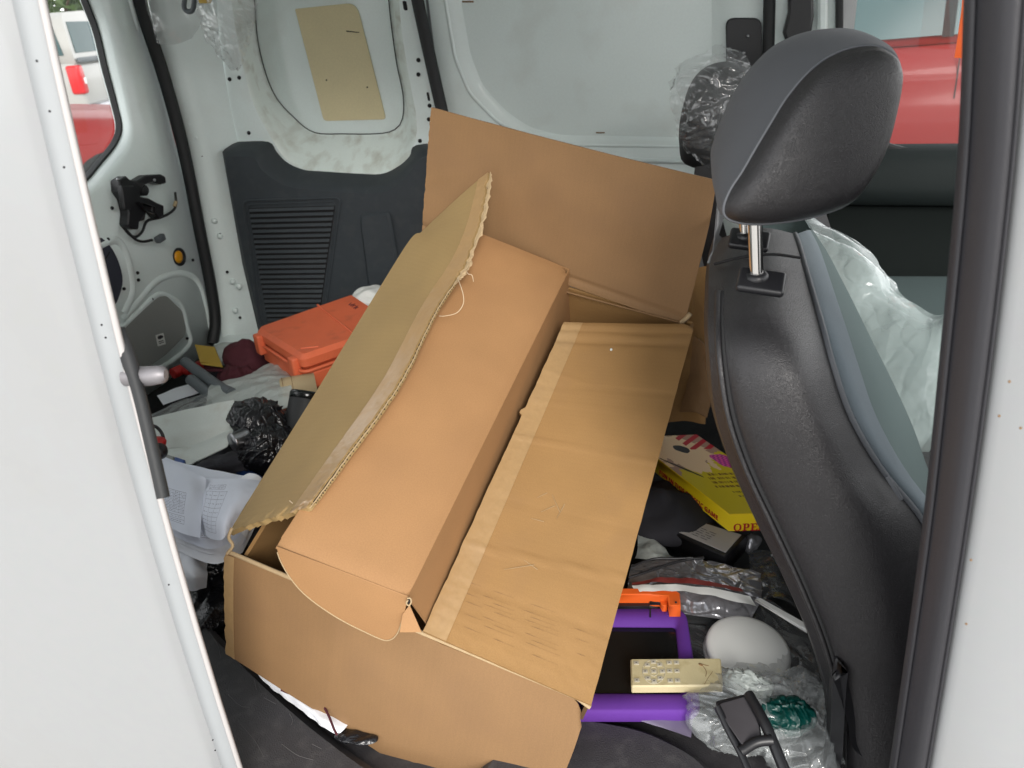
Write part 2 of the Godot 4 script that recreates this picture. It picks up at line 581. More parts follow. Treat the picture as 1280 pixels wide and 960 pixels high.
# points of a closed outline met by n rays from c, in the plane of ex and ey
func rays(a: Array, c: Vector3, n: int, ex: Vector3, ey: Vector3) -> Array:
	var pl := []
	for p in a: pl.append(Vector2((p - c).dot(ex), (p - c).dot(ey)))
	var ez := ex.cross(ey)
	var depth: float = (a[0] - c).dot(ez)
	var out := []
	for k in n:
		var an := TAU * (k + 0.5) / n
		var d := Vector2(cos(an), sin(an))
		var best := 0.0
		for i in pl.size():
			var p: Vector2 = pl[i]
			var e: Vector2 = pl[(i + 1) % pl.size()] - p
			var den := d.cross(e)
			if absf(den) < 1e-9: continue
			var t := p.cross(e) / den
			var u := p.cross(d) / den
			if t > best and u >= -1e-6 and u <= 1.000001: best = t
		out.append(c + (ex * d.x + ey * d.y) * best + ez * depth)
	return out

func dot(parent: Node3D, at: Vector3, r: float, m, called: String) -> void:
	var key := "ball%f" % r
	if not M.has(key):
		var sp := SphereMesh.new()
		sp.radius = r
		sp.height = r * 2
		sp.radial_segments = 10
		sp.rings = 5
		M[key] = sp
	var o := MeshInstance3D.new()
	o.mesh = M[key]
	o.material_override = m
	o.name = called
	parent.add_child(o, true)
	o.position = at - parent.global_position

func boxy(s: SurfaceTool, lo: Vector3, hi: Vector3, r := 0.004) -> void:
	rbox(s, Transform3D(Basis(), (lo + hi) * 0.5), hi - lo, r)

func block(s: SurfaceTool, lo: Vector3, hi: Vector3) -> void:
	slab(s, [V(lo.x, lo.y, lo.z), V(hi.x, lo.y, lo.z), V(hi.x, lo.y, hi.z), V(lo.x, lo.y, hi.z)], V(0, hi.y - lo.y, 0), 0.002)

func build_van() -> void:
	var van := thing("cargo_van", "white cargo van seen through its open side door, bare painted metal inside", "van", V(0, 0.3, -1.3))
	var s := ST()
	# ---- roof, floor, outer skins ----
	block(s, V(-1.5, 1.74, -2.12), V(0.95, 1.79, -0.62))
	put(s, "roof", M.paint_in_lifted, van)
	s = ST()
	block(s, V(-1.5, 0.5, -2.2), V(1.5, 0.545, -0.54))
	put(s, "load_floor", M.carpet, van)
	s = ST()
	block(s, V(-1.5, 0.3, -2.24), V(0.34, 1.74, -2.2))
	block(s, V(0.34, 0.3, -2.24), V(1.25, 1.0, -2.2))
	block(s, V(1.25, 0.3, -2.24), V(1.6, 1.0, -2.2))
	put(s, "outer_skin", M.paint_out_dimmed, van)
	s = ST()
	block(s, V(1.45, 0.4, -2.2), V(1.52, 1.0, -0.5))
	block(s, V(1.05, 0.75, -2.18), V(1.45, 1.02, -0.6))
	put(s, "dashboard", M.black_plastic, van)
	s = ST()
	quad(s, V(1.5, 1.02, -2.2), V(1.5, 1.02, -0.5), V(0.9, 1.74, -0.6), V(0.9, 1.74, -2.1))
	put(s, "windscreen", M.pane, van)

	# ---- far wall: window blank, stamped recess and its ledge ----
	s = ST()
	var rim: Array = rays(curve([V(-1.225,1.2216,-2.045),V(-1.1959,1.1352,-2.045),V(-1.156,1.0572,-2.045),V(-1.1019,1.0288,-2.045),V(-0.9863,1.0145,-2.045),V(-0.8663,1.0111,-2.045),V(-0.804,1.0332,-2.045),V(-0.7664,1.0872,-2.045),V(-0.7514,1.1486,-2.045),V(-0.7579,1.2488,-2.045),V(-0.7629,1.369,-2.045),V(-0.7599,1.5073,-2.045),V(-0.7913,1.6289,-2.045),V(-0.9521,1.6687,-2.045),V(-1.1396,1.6609,-2.045),V(-1.2107,1.5613,-2.045),V(-1.2279,1.4322,-2.045),V(-1.2313,1.3244,-2.045)], 90, true), V(-0.9807,1.3584,-2.045), 96, Vector3.RIGHT, Vector3.UP)
	var rim2: Array = rays(curve([V(-1.2162,1.22,-2.055),V(-1.1843,1.1441,-2.055),V(-1.1477,1.0728,-2.055),V(-1.0957,1.0468,-2.055),V(-0.9875,1.0324,-2.055),V(-0.8722,1.029,-2.055),V(-0.8172,1.049,-2.055),V(-0.7851,1.0946,-2.055),V(-0.7709,1.1481,-2.055),V(-0.7749,1.2487,-2.055),V(-0.7796,1.3697,-2.055),V(-0.7762,1.5088,-2.055),V(-0.8076,1.6178,-2.055),V(-0.9594,1.6569,-2.055),V(-1.1376,1.6476,-2.055),V(-1.2007,1.5608,-2.055),V(-1.2174,1.4312,-2.055),V(-1.2205,1.3231,-2.055)], 90, true), V(-0.9855,1.3582,-2.055), 96, Vector3.RIGHT, Vector3.UP)
	var inn: Array = rays(curve([V(-1.2277,1.2808,-2.15),V(-1.2097,1.2152,-2.15),V(-1.1701,1.1629,-2.15),V(-1.1114,1.1137,-2.15),V(-1.0168,1.1056,-2.15),V(-0.9182,1.1018,-2.15),V(-0.8634,1.1084,-2.15),V(-0.8303,1.1374,-2.15),V(-0.8189,1.2006,-2.15),V(-0.8258,1.2834,-2.15),V(-0.8273,1.3827,-2.15),V(-0.8273,1.4873,-2.15),V(-0.8512,1.5895,-2.15),V(-0.9893,1.6284,-2.15),V(-1.1502,1.63,-2.15),V(-1.1994,1.5636,-2.15),V(-1.2177,1.4685,-2.15),V(-1.2319,1.3689,-2.15)], 90, true), V(-1.031,1.3563,-2.15), 96, Vector3.RIGHT, Vector3.UP)
	var frame_out: Array = rays([V(-1.40, 0.9, -2.045), V(-0.69, 0.9, -2.045), V(-0.69, 1.74, -2.045), V(-1.40, 1.74, -2.045)], V(-0.9807,1.3584,-2.045), 96, Vector3.RIGHT, Vector3.UP)
	loft(s, [frame_out, rim], false, false)
	var wall := put(s, "side_wall", M.paint_in_lifted, van)
	s = ST()
	loft(s, [rim, rim2, scaled(inn, 1.03), inn], false, false)
	put(s, "recess_ledge", M.paint_sill, wall, "dirty sloping ledge round the recessed panel")
	s = ST()
	cap(s, scaled(inn, 1.0))
	put(s, "blank_panel", M.paint_in_lifted, wall, "flat inner panel where a side window would be")
	s = ST()
	tube(s, scaled(shift(inn, V(0, 0, 0.002)), 0.992), 0.0014, 6, true)
	put(s, "seam", M.hole, wall)
	s = ST()
	slab(s, rounded([V(-1.1,1.4385,-2.1485),V(-0.9182,1.4412,-2.1485),V(-0.8796,1.1419,-2.1485),V(-1.0714,1.1456,-2.1485)], [0.004, 0.03, 0.012, 0.012], 5), V(0, 0, 0.0025), 0.001)
	put(s, "primer_patch", M.beige, wall, "bare beige rectangle left unpainted on the panel")
	s = ST()
	slab(s, [V(-0.9587,1.3759,-2.1455),V(-0.9223,1.3695,-2.1455),V(-0.9226,1.3676,-2.1455),V(-0.9592,1.3729,-2.1455)], V(0, 0, 0.0008), 0.0002)
	put(s, "scratch", M.hole, wall)
	for p in [V(-0.727,1.2954,-2.044),V(-0.7316,1.2611,-2.044),V(-0.7107,1.1833,-2.044),V(-0.7172,1.1493,-2.044),V(-0.749,1.0951,-2.044),V(-1.2556,1.1355,-2.044),V(-1.2794,1.2784,-2.044),V(-1.2491,1.2809,-2.044)]: dot(wall, p, 0.0055, M.hole, "bolt_hole")
	for p in [V(-1.0412,1.2543,-2.145),V(-0.922,1.2293,-2.145)]: dot(wall, p, 0.0022, M.hole, "pit")
	s = ST()
	slab(s, rounded([V(-0.7515,1.434,-2.045),V(-0.7409,1.4333,-2.045),V(-0.7397,1.4115,-2.045),V(-0.7503,1.4123,-2.045)], 0.004, 3), V(0, 0, 0.001), 0.0003)
	put(s, "slot", M.hole, wall)
	s = ST()
	slab(s, rounded([V(-0.7156,1.2171,-2.045),V(-0.709,1.2168,-2.045),V(-0.7073,1.195,-2.045),V(-0.7139,1.1953,-2.045)], 0.004, 3), V(0, 0, 0.001), 0.0003)
	put(s, "slot", M.hole, wall)
	s = ST()
	tube(s, [V(-1.3028,1.3022,-2.044),V(-1.3016,1.2316,-2.044),V(-1.3007,1.1677,-2.044),V(-1.3011,1.1065,-2.044)], 0.0016, 6)
	put(s, "panel_joint", M.hole, wall)

	# ---- rear corner pillar ----
	s = ST()
	var pl_a: Array = [V(-1.407,1.5912,-1.9678),V(-1.407,1.4463,-1.949),V(-1.407,1.2915,-1.9592),V(-1.407,1.1035,-1.9651),V(-1.407,0.8818,-1.9478),V(-1.407,0.7284,-1.9358),V(-1.407,0.5513,-1.8987)]
	var pl_b: Array = [V(-1.395,1.5912,-1.9558),V(-1.395,1.4463,-1.937),V(-1.395,1.2915,-1.9472),V(-1.395,1.1035,-1.9531),V(-1.395,0.8818,-1.9358),V(-1.395,0.7284,-1.9238),V(-1.395,0.5513,-1.8867)]
	var pl_c: Array = [V(-1.3255,1.5861,-1.9731),V(-1.3391,1.4416,-1.9712),V(-1.3472,1.2866,-1.9722),V(-1.3468,1.1179,-1.9728),V(-1.3496,0.914,-1.9711),V(-1.346,0.7467,-1.9699),V(-1.3476,0.5133,-1.9662)]
	var pl_d: Array = [V(-1.3178,1.5855,-1.975),V(-1.3329,1.4411,-1.975),V(-1.3419,1.2861,-1.975),V(-1.3415,1.1195,-1.975),V(-1.3445,0.9176,-1.975),V(-1.3405,0.7487,-1.975),V(-1.3423,0.5091,-1.975)]
	var pl_e: Array = [V(-1.2435,1.582,-2.043),V(-1.2737,1.4354,-2.043),V(-1.2915,1.2771,-2.043),V(-1.2954,1.1065,-2.043),V(-1.2947,0.8995,-2.043),V(-1.2903,0.7264,-2.043),V(-1.2992,0.4807,-2.043)]
	var rows := []
	for k in 25:
		var t := k / 24.0
		rows.append([cub(pl_a, t), cub(pl_b, t), (cub(pl_b, t) as Vector3).lerp(cub(pl_c, t), 0.5), cub(pl_c, t), cub(pl_d, t) + V(-0.002, 0, -0.006), (cub(pl_d, t) as Vector3).lerp(cub(pl_e, t), 0.4), cub(pl_e, t)])
	grid(s, rows)
	var pil := put(s, "rear_pillar", M.paint_in_lifted, van)
	for p in [V(-1.3868,1.1766,-1.9613),V(-1.3752,1.1749,-1.9696),V(-1.3724,1.1388,-1.9687),V(-1.3682,1.0891,-1.9679),V(-1.3691,0.9119,-1.9534),V(-1.363,0.8692,-1.9544),V(-1.3632,0.7583,-1.9457),V(-1.3544,0.7297,-1.9498),V(-1.354,0.6159,-1.9411)]: dot(pil, p, 0.0045, M.hole, "bolt_hole")
	for p in [V(-1.3826,1.1757,-1.966),V(-1.3732,1.1387,-1.9699),V(-1.3703,0.9094,-1.9541),V(-1.3645,0.8644,-1.9547),V(-1.3555,0.727,-1.9504),V(-1.3431,0.7094,-1.958),V(-1.3626,0.64,-1.9385)]: dot(pil, p, 0.009, M.paint_in_lifted, "weld_boss")
	s = ST()
	tube(s, curve([V(-1.4,1.59,-1.9128),V(-1.4,1.5019,-1.9107),V(-1.4,1.4288,-1.9134),V(-1.4,1.2933,-1.9307),V(-1.4,1.1067,-1.9356),V(-1.4,0.8869,-1.9175),V(-1.4,0.7349,-1.905),V(-1.4,0.6295,-1.8849),V(-1.4,0.5687,-1.846)], 30), 0.0165, 10)
	put(s, "door_seal", M.rubber, van)
	s = ST()
	slab(s, [V(-1.4212,0.56,-1.9017),V(-1.2999,0.56,-1.927),V(-1.2427,0.56,-1.8635),V(-1.3876,0.56,-1.8311)], V(0, 0.012, 0), 0.003)
	put(s, "floor_edge", M.paint_in_lifted, van)

	# ---- rear door with its window ----
	s = ST()
	var wc: Vector3 = V(-1.42,1.3076,-1.6055)
	var d_out: Array = rays([V(-1.42, 0.52, -1.10), V(-1.42, 0.52, -1.935), V(-1.42, 1.74, -1.935), V(-1.42, 1.74, -1.10)], wc, 96, V(0, 0, -1), Vector3.UP)
	var d_rim: Array = rays(curve([V(-1.42,1.5877,-1.8114),V(-1.42,1.5207,-1.826),V(-1.42,1.4333,-1.8189),V(-1.42,1.343,-1.8087),V(-1.42,1.2498,-1.7982),V(-1.42,1.1873,-1.7863),V(-1.42,1.1351,-1.7445),V(-1.42,1.0944,-1.6603),V(-1.42,1.0699,-1.5868),V(-1.42,1.0663,-1.4977),V(-1.42,1.0948,-1.3796),V(-1.42,1.2517,-1.3901),V(-1.42,1.4743,-1.4907),V(-1.42,1.627,-1.6527)], 80, true), wc, 96, V(0, 0, -1), Vector3.UP)
	var d_mid: Array = rays(curve([V(-1.435,1.5885,-1.7976),V(-1.435,1.5217,-1.8086),V(-1.435,1.4346,-1.8094),V(-1.435,1.3444,-1.8017),V(-1.435,1.2511,-1.7936),V(-1.435,1.1905,-1.7824),V(-1.435,1.1479,-1.742),V(-1.435,1.1099,-1.6627),V(-1.435,1.0837,-1.5946),V(-1.435,1.0779,-1.5203),V(-1.435,1.1009,-1.4211),V(-1.435,1.2466,-1.4288),V(-1.435,1.4746,-1.5316),V(-1.435,1.6067,-1.6715)], 80, true), wc + V(-0.015, 0, 0), 96, V(0, 0, -1), Vector3.UP)
	var d_in: Array = rays(curve([V(-1.465,1.5911,-1.8025),V(-1.465,1.5068,-1.7998),V(-1.465,1.4276,-1.812),V(-1.465,1.3365,-1.8064),V(-1.465,1.2511,-1.8047),V(-1.465,1.1933,-1.7977),V(-1.465,1.1576,-1.7603),V(-1.465,1.122,-1.685),V(-1.465,1.094,-1.6215),V(-1.465,1.0866,-1.5589),V(-1.465,1.1068,-1.4681),V(-1.465,1.2567,-1.4824),V(-1.465,1.4603,-1.5742),V(-1.465,1.6036,-1.715)], 80, true), wc + V(-0.045, 0, 0), 96, V(0, 0, -1), Vector3.UP)
	loft(s, [shift(d_out, V(-0.05, 0, 0)), d_out, d_rim, d_mid, d_in, shift(d_in, V(-0.02, 0, 0))], false, false)
	var rd := put(s, "rear_door", M.paint_in_lifted, van)
	s = ST()
	block(s, V(-1.47, 0.52, -1.09), V(-1.42, 1.0, -0.58))
	block(s, V(-1.47, 1.0, -1.09), V(-1.42, 1.6, -1.06))
	block(s, V(-1.47, 1.0, -0.61), V(-1.42, 1.6, -0.58))
	block(s, V(-1.47, 1.6, -1.09), V(-1.42, 1.74, -0.58))
	put(s, "near_rear_door", M.paint_in_lifted, van)
	s = ST()
	loft(s, [shift(scaled(d_in, 1.01), V(0.003, 0, 0)), shift(scaled(d_in, 0.965), V(0.004, 0, 0)), shift(scaled(d_in, 0.96), V(-0.012, 0, 0))], false, false, false)
	put(s, "window_gasket", M.rubber, rd)
	s = ST()
	cap(s, shift(scaled(d_in, 0.99), V(-0.008, 0, 0)))
	put(s, "window_glass", M.pane, rd)
	# stamped ridges of the rear door
	s = ST()
	tube(s, curve([V(-1.427,1.5571,-1.9033),V(-1.427,1.4493,-1.9046),V(-1.427,1.337,-1.8934),V(-1.427,1.2406,-1.8774),V(-1.427,1.1628,-1.8567),V(-1.427,1.079,-1.8065),V(-1.427,1.0443,-1.7454),V(-1.427,1.0272,-1.6692),V(-1.427,1.0211,-1.5737)], 30), [0.006, 0.012, 0.014, 0.014, 0.012, 0.006], 12)
	tube(s, curve([V(-1.427,0.9532,-1.5491),V(-1.427,0.9526,-1.6064),V(-1.427,0.9251,-1.6302),V(-1.427,0.8721,-1.6316),V(-1.427,0.8132,-1.615),V(-1.427,0.7738,-1.5634)], 24), 0.013, 12)
	tube(s, curve([V(-1.427,0.761,-1.5517),V(-1.427,0.7854,-1.6315),V(-1.427,0.8102,-1.7193),V(-1.427,0.7946,-1.8208),V(-1.427,0.7508,-1.8797),V(-1.427,0.666,-1.888),V(-1.427,0.5809,-1.8766)], 24), 0.012, 12)
	tube(s, curve([V(-1.4235,0.7426,-1.533),V(-1.4235,0.7567,-1.6078),V(-1.4235,0.7721,-1.6739),V(-1.4235,0.7709,-1.7147),V(-1.4235,0.7421,-1.7557),V(-1.4235,0.7086,-1.7821),V(-1.4235,0.6456,-1.7815),V(-1.4235,0.5995,-1.7732),V(-1.4235,0.5876,-1.6884),V(-1.4235,0.5913,-1.5678)], 30), 0.009, 12)
	put(s, "stamped_ridge", M.paint_in_lifted, rd)
	s = ST()
	slab(s, curve([V(-1.42,0.9641,-1.5453),V(-1.42,0.9503,-1.579),V(-1.42,0.905,-1.5942),V(-1.42,0.8542,-1.5899),V(-1.42,0.8185,-1.559),V(-1.42,0.8069,-1.533),V(-1.42,0.8202,-1.4758)], 30, true), V(0.004, 0, 0), 0.001)
	put(s, "speaker_opening", M.deep_blue, rd)
	s = ST()
	tube(s, [V(-1.415,0.9031,-1.5233),V(-1.415,0.9318,-1.5732)], 0.0015, 5)
	put(s, "speaker_crease", M.hole, rd)
	s = ST()
	slab(s, rounded([V(-1.42,0.7289,-1.4985),V(-1.42,0.7463,-1.567),V(-1.42,0.7595,-1.6238),V(-1.42,0.7667,-1.6701),V(-1.42,0.7709,-1.6959),V(-1.42,0.7639,-1.7278),V(-1.42,0.7228,-1.757),V(-1.42,0.702,-1.7741),V(-1.42,0.6459,-1.7688),V(-1.42,0.632,-1.7551),V(-1.42,0.6153,-1.6594),V(-1.42,0.6139,-1.5404),V(-1.42,0.6285,-1.4541)], 0.012, 4), V(0.005, 0, 0), 0.001)
	var gp := put(s, "access_cover", M.grey_panel, rd)
	s = ST()
	slab(s, rounded([V(-1.4145,0.6817,-1.6424),V(-1.4145,0.6754,-1.6743),V(-1.4145,0.6437,-1.6711),V(-1.4145,0.6505,-1.639)], 0.002, 2), V(0.001, 0, 0), 0.0002)
	put(s, "sticker", M.white_plastic, rd, "small white sticker with a dark oval mark")
	s = ST()
	var ov: Array = [V(-1.413,0.6749,-1.6476),V(-1.413,0.6752,-1.6581),V(-1.413,0.6705,-1.6666),V(-1.413,0.6663,-1.6682),V(-1.413,0.6651,-1.6572),V(-1.413,0.6678,-1.6479)]
	slab(s, curve(ov, 16, true), V(0.0008, 0, 0), 0.0002)
	slab(s, [V(-1.413,0.6619,-1.6454),V(-1.413,0.6583,-1.6648),V(-1.413,0.6563,-1.6639),V(-1.413,0.6599,-1.6445)], V(0.0008, 0, 0), 0.0002)
	slab(s, [V(-1.413,0.6567,-1.6466),V(-1.413,0.6531,-1.666),V(-1.413,0.6515,-1.6653),V(-1.413,0.6547,-1.6457)], V(0.0008, 0, 0), 0.0002)
	put(s, "sticker_print", M.ink, rd)
	for p in [V(-1.418,0.9609,-1.5841),V(-1.418,0.832,-1.5867),V(-1.418,0.7724,-1.6733),V(-1.418,0.62,-1.7662),V(-1.418,0.8161,-1.8785),V(-1.418,0.8534,-1.6495),V(-1.418,0.8355,-1.6448),V(-1.418,1.0271,-1.6279),V(-1.418,0.9692,-1.6877)]: dot(rd, p, 0.0045, M.hole, "bolt_hole")
	s = ST()
	lathe(s, V(-1.421,0.842,-1.8252), Vector3.RIGHT, [Vector2(0.0, 0.0), Vector2(0.025, 0.0), Vector2(0.025, 0.006), Vector2(0.018, 0.008), Vector2(0.017, 0.006), Vector2(0.0, 0.006)])
	put(s, "grommet_ring", M.rubber, rd)
	s = ST()
	lathe(s, V(-1.414,0.8448,-1.8162), Vector3.RIGHT, [Vector2(0.0, 0.0), Vector2(0.017, 0.0), Vector2(0.017, 0.002), Vector2(0.012, 0.0045), Vector2(0.0, 0.005)])
	put(s, "amber_plug", M.amber, rd, "round amber plug in a black ring")
	# latch mechanism and its wiring
	s = ST()
	slab(s, rounded([V(-1.42,1.089,-1.6491),V(-1.42,1.0947,-1.6781),V(-1.42,1.0828,-1.6878),V(-1.42,1.0757,-1.7122),V(-1.42,1.0815,-1.7524),V(-1.42,1.0723,-1.8074),V(-1.42,1.0628,-1.8236),V(-1.42,1.0466,-1.82),V(-1.42,1.0475,-1.7965),V(-1.42,1.0597,-1.7687),V(-1.42,1.0603,-1.7368),V(-1.42,1.0524,-1.7175),V(-1.42,1.0364,-1.7073),V(-1.42,1.0253,-1.7374),V(-1.42,1.0062,-1.7651),V(-1.42,0.9946,-1.787),V(-1.42,0.9695,-1.7759),V(-1.42,0.9665,-1.7543),V(-1.42,0.9818,-1.7444),V(-1.42,0.9935,-1.7397),V(-1.42,0.9974,-1.7155),V(-1.42,0.9783,-1.7007),V(-1.42,0.9797,-1.6792),V(-1.42,0.962,-1.6683),V(-1.42,0.9713,-1.6416),V(-1.42,0.9833,-1.6348),V(-1.42,1.0098,-1.6495),V(-1.42,1.0413,-1.6515),V(-1.42,1.0635,-1.6407)], 0.003, 2), V(0.028, 0, 0), 0.003)
	slab(s, rounded([V(-1.392,1.0795,-1.6356),V(-1.392,1.0701,-1.6792),V(-1.392,1.0186,-1.6444),V(-1.392,1.0239,-1.6228)], 0.004, 2), V(0.014, 0, 0), 0.002)
	slab(s, rounded([V(-1.392,1.0287,-1.6856),V(-1.392,1.0036,-1.7389),V(-1.392,0.9848,-1.7306),V(-1.392,1.0062,-1.6946)], 0.003, 2), V(0.012, 0, 0), 0.002)
	var la := put(s, "latch_mechanism", M.black_plastic, rd)
	s = ST()
	lathe(s, V(-1.42,1.0454,-1.7398), Vector3.RIGHT, [Vector2(0, 0), Vector2(0.014, 0), Vector2(0.014, 0.02), Vector2(0.01, 0.024), Vector2(0, 0.024)], 16)
	put(s, "latch_drum", M.rubber, rd)
	for p in [V(-1.39,1.0935,-1.6422),V(-1.39,1.0642,-1.7726)]: dot(rd, p, 0.004, M.steel, "latch_rivet")
	s = ST()
	tube(s, curve([V(-1.4,0.9795,-1.6254),V(-1.4,0.9572,-1.6399),V(-1.4,0.9455,-1.6597),V(-1.4,0.9522,-1.6881),V(-1.4,0.9719,-1.7162),V(-1.4,0.967,-1.7676),V(-1.4,0.9695,-1.8176),V(-1.4,0.9825,-1.8448),V(-1.4,1.0149,-1.8553)], 30), 0.0035, 7)
	tube(s, curve([V(-1.398,0.975,-1.6269),V(-1.398,0.944,-1.6501),V(-1.398,0.9286,-1.675),V(-1.398,0.9223,-1.7115)], 14), 0.0035, 7)
	tube(s, [V(-1.398,0.9891,-1.7474),V(-1.398,0.9788,-1.7802)], 0.003, 6)
	put(s, "wiring", M.rubber, rd)
	s = ST()
	rbox(s, axes(V(0, 0.1, -1), V(1, 0, 0), V(-1.4,0.9169,-1.7457)), V(0.030, 0.016, 0.018), 0.004)
	put(s, "wire_connector", M.grey_pipe, rd)
	s = ST()
	tube(s, [V(-1.4,0.9801,-1.8365),V(-1.4,0.9904,-1.8482)], 0.005, 7)
	put(s, "wire_clip", M.tan, rd)

	# ---- charcoal trim on the far wall ----
	var bt: Array = [V(-1.3019,1.1132,-2.044),V(-1.2013,1.1095,-2.044),V(-1.1804,1.0803,-2.044),V(-1.1544,1.0506,-2.044),V(-1.1064,1.0292,-2.044),V(-1.0529,1.0232,-2.044),V(-0.9375,1.0133,-2.044),V(-0.8706,1.0115,-2.044),V(-0.8179,1.0317,-2.044),V(-0.7841,1.0563,-2.044),V(-0.7595,1.085,-2.044),V(-0.6372,1.0869,-2.044)]
	var ft: Array = [V(-1.3139,1.0951,-1.985),V(-1.2152,1.0897,-1.985),V(-1.1953,1.0587,-1.985),V(-1.1669,1.0316,-1.985),V(-1.1276,1.0085,-1.985),V(-1.035,0.9952,-1.985),V(-0.9056,0.9834,-1.985),V(-0.8389,0.9904,-1.985),V(-0.7882,1.0211,-1.985),V(-0.752,1.0535,-1.985),V(-0.7176,1.0771,-1.985),V(-0.6207,1.0779,-1.985)]
	var f2: Array = [V(-1.3013,1.084,-1.972),V(-1.2177,1.0791,-1.972),V(-1.198,1.0482,-1.972),V(-1.1672,1.0211,-1.972),V(-1.1255,0.998,-1.972),V(-1.0308,0.9848,-1.972),V(-0.9018,0.9731,-1.972),V(-0.8284,0.9801,-1.972),V(-0.7755,1.0129,-1.972),V(-0.7418,1.0453,-1.972),V(-0.71,1.0669,-1.972),V(-0.6179,1.0679,-1.972)]
	var low: Array = [V(-0.696,0.3687,-1.985),V(-1.3307,0.342,-1.985),V(-1.3329,0.7703,-1.985)]
	var low2: Array = [V(-0.699,0.3752,-1.972),V(-1.3105,0.3494,-1.972),V(-1.3136,0.7744,-1.972)]
	s = ST()
	var lb := curve(bt, 44) + shift(low, V(0, 0, -0.059))
	var lf := curve(ft, 44) + low
	var lf2 := curve(f2, 44) + low2
	var lm := []
	for i in lb.size(): lm.append((lb[i] as Vector3).lerp(lf[i], 0.8) + V(0, 0.003, 0))
	loft(s, [lb, lm, lf, lf2], false, true)
	var tp := put(s, "side_trim", M.charcoal, van)
	s = ST()
	tube(s, rounded([V(-1.274,0.9612,-1.971),V(-0.9718,0.9639,-1.971),V(-1.1008,0.5747,-1.971),V(-1.3142,0.5705,-1.971)], 0.02, 5), 0.0035, 8, true)
	tube(s, rounded([V(-1.2642,0.9496,-1.971),V(-0.9858,0.9532,-1.971),V(-1.1088,0.5875,-1.971),V(-1.3,0.584,-1.971)], 0.02, 5), 0.002, 8, true)
	put(s, "vent_rim", M.charcoal, tp)
	s = ST()
	slab(s, [V(-1.2616,0.9402,-1.9715),V(-0.9929,0.9421,-1.9715),V(-1.1092,0.6002,-1.9715),V(-1.2835,0.5972,-1.9715)], V(0, 0, 0.001), 0.0004)
	put(s, "vent_backing", M.hole, tp)
	var va: Vector3 = V(-1.2587,0.9383,-1.97)
	var vb: Vector3 = V(-0.995,0.9403,-1.97)
	var vc: Vector3 = V(-1.1099,0.6059,-1.97)
	var vd: Vector3 = V(-1.2786,0.6031,-1.97)
	for k in 23:
		var t := k / 22.0
		var a := va.lerp(vd, t)
		var b := vb.lerp(vc, t)
		s = ST()
		slab(s, [a, b, b + V(0, -0.008, 0.004), a + V(0, -0.008, 0.004)], V(0, 0.001, 0.005), 0.0012)
		put(s, "slat", M.charcoal, tp)
	s = ST()
	slab(s, curve([V(-0.9205,0.9071,-1.973),V(-0.8945,0.9201,-1.973),V(-0.8471,0.9215,-1.973),V(-0.8307,0.9057,-1.973),V(-0.8263,0.7737,-1.973),V(-0.8209,0.6046,-1.973),V(-0.8274,0.5025,-1.973),V(-0.9429,0.4993,-1.973),V(-0.9303,0.7018,-1.973),V(-0.9254,0.8206,-1.973)], 40, true), V(0, 0, 0.016), 0.007)
	put(s, "strap_recess", M.charcoal, tp)

	# ---- far sliding door ----
	s = ST()
	tube(s, curve([V(-0.722,1.5555,-2.04),V(-0.7096,1.4329,-2.04),V(-0.6962,1.3222,-2.04),V(-0.6842,1.2259,-2.04),V(-0.6739,1.146,-2.04),V(-0.6633,1.0214,-2.04)], 24), 0.0165, 10)
	put(s, "door_seal", M.rubber, van)
	s = ST()
	var sc: Vector3 = V(-0.2999,1.3327,-2.065)
	var so: Array = rays([V(-0.6951,1.638,-2.065),V(-0.6841,1.1835,-2.065),V(-0.6485,0.8151,-2.065),V(0.1617,0.8083,-2.065),V(0.1102,1.5627,-2.065)], sc, 120, Vector3.RIGHT, Vector3.UP)
	var sa: Array = rays(rounded([V(-0.6152,1.5978,-2.065),V(-0.6241,1.4265,-2.065),V(-0.6126,1.2968,-2.065),V(-0.5842,1.2144,-2.065),V(-0.5211,1.1441,-2.065),V(-0.4552,1.1012,-2.065),V(-0.371,1.0798,-2.065),V(0.03,1.0592,-2.065),V(0.0093,1.5415,-2.065)], 0.02, 4), sc, 120, Vector3.RIGHT, Vector3.UP)
	var sb: Array = rays(rounded([V(-0.6008,1.5888,-2.074),V(-0.6081,1.4252,-2.074),V(-0.5957,1.299,-2.074),V(-0.5688,1.2205,-2.074),V(-0.5095,1.1544,-2.074),V(-0.4478,1.1117,-2.074),V(-0.3679,1.0904,-2.074),V(0.014,1.07,-2.074),V(-0.0044,1.5355,-2.074)], 0.02, 4), sc + V(0, 0, -0.009), 120, Vector3.RIGHT, Vector3.UP)
	loft(s, [so, sa, sb], false, false, true)
	s.set_smooth_group(9)
	cap(s, sb)
	var sd := put(s, "far_sliding_door", M.paint_in_lifted, van)
	s = ST()
	tube(s, [V(-0.5009,1.078,-2.068),V(-0.3721,1.0672,-2.068),V(0.0441,1.0465,-2.068)], 0.005, 8)
	tube(s, [V(-0.3734,1.0307,-2.066),V(-0.2054,1.0234,-2.066),V(0.0458,1.0095,-2.066)], 0.007, 8)
	tube(s, rounded([V(-0.6419,1.533,-2.068),V(-0.6458,1.428,-2.068),V(-0.6352,1.2941,-2.068),V(-0.6053,1.2073,-2.068),V(-0.5359,1.1323,-2.068),V(-0.4567,1.0886,-2.068)], 0.02, 4), 0.006, 8)
	put(s, "stamped_ridge", M.paint_in_lifted, sd)
	s = ST()
	slab(s, [V(-0.2775,1.095,-2.0735),V(-0.2547,1.0941,-2.0735),V(-0.2548,1.0911,-2.0735),V(-0.2775,1.092,-2.0735)], V(0, 0, 0.001), 0.0002)
	tube(s, [V(-0.604,1.4214,-2.073),V(-0.5751,1.4193,-2.073)], 0.002, 6)
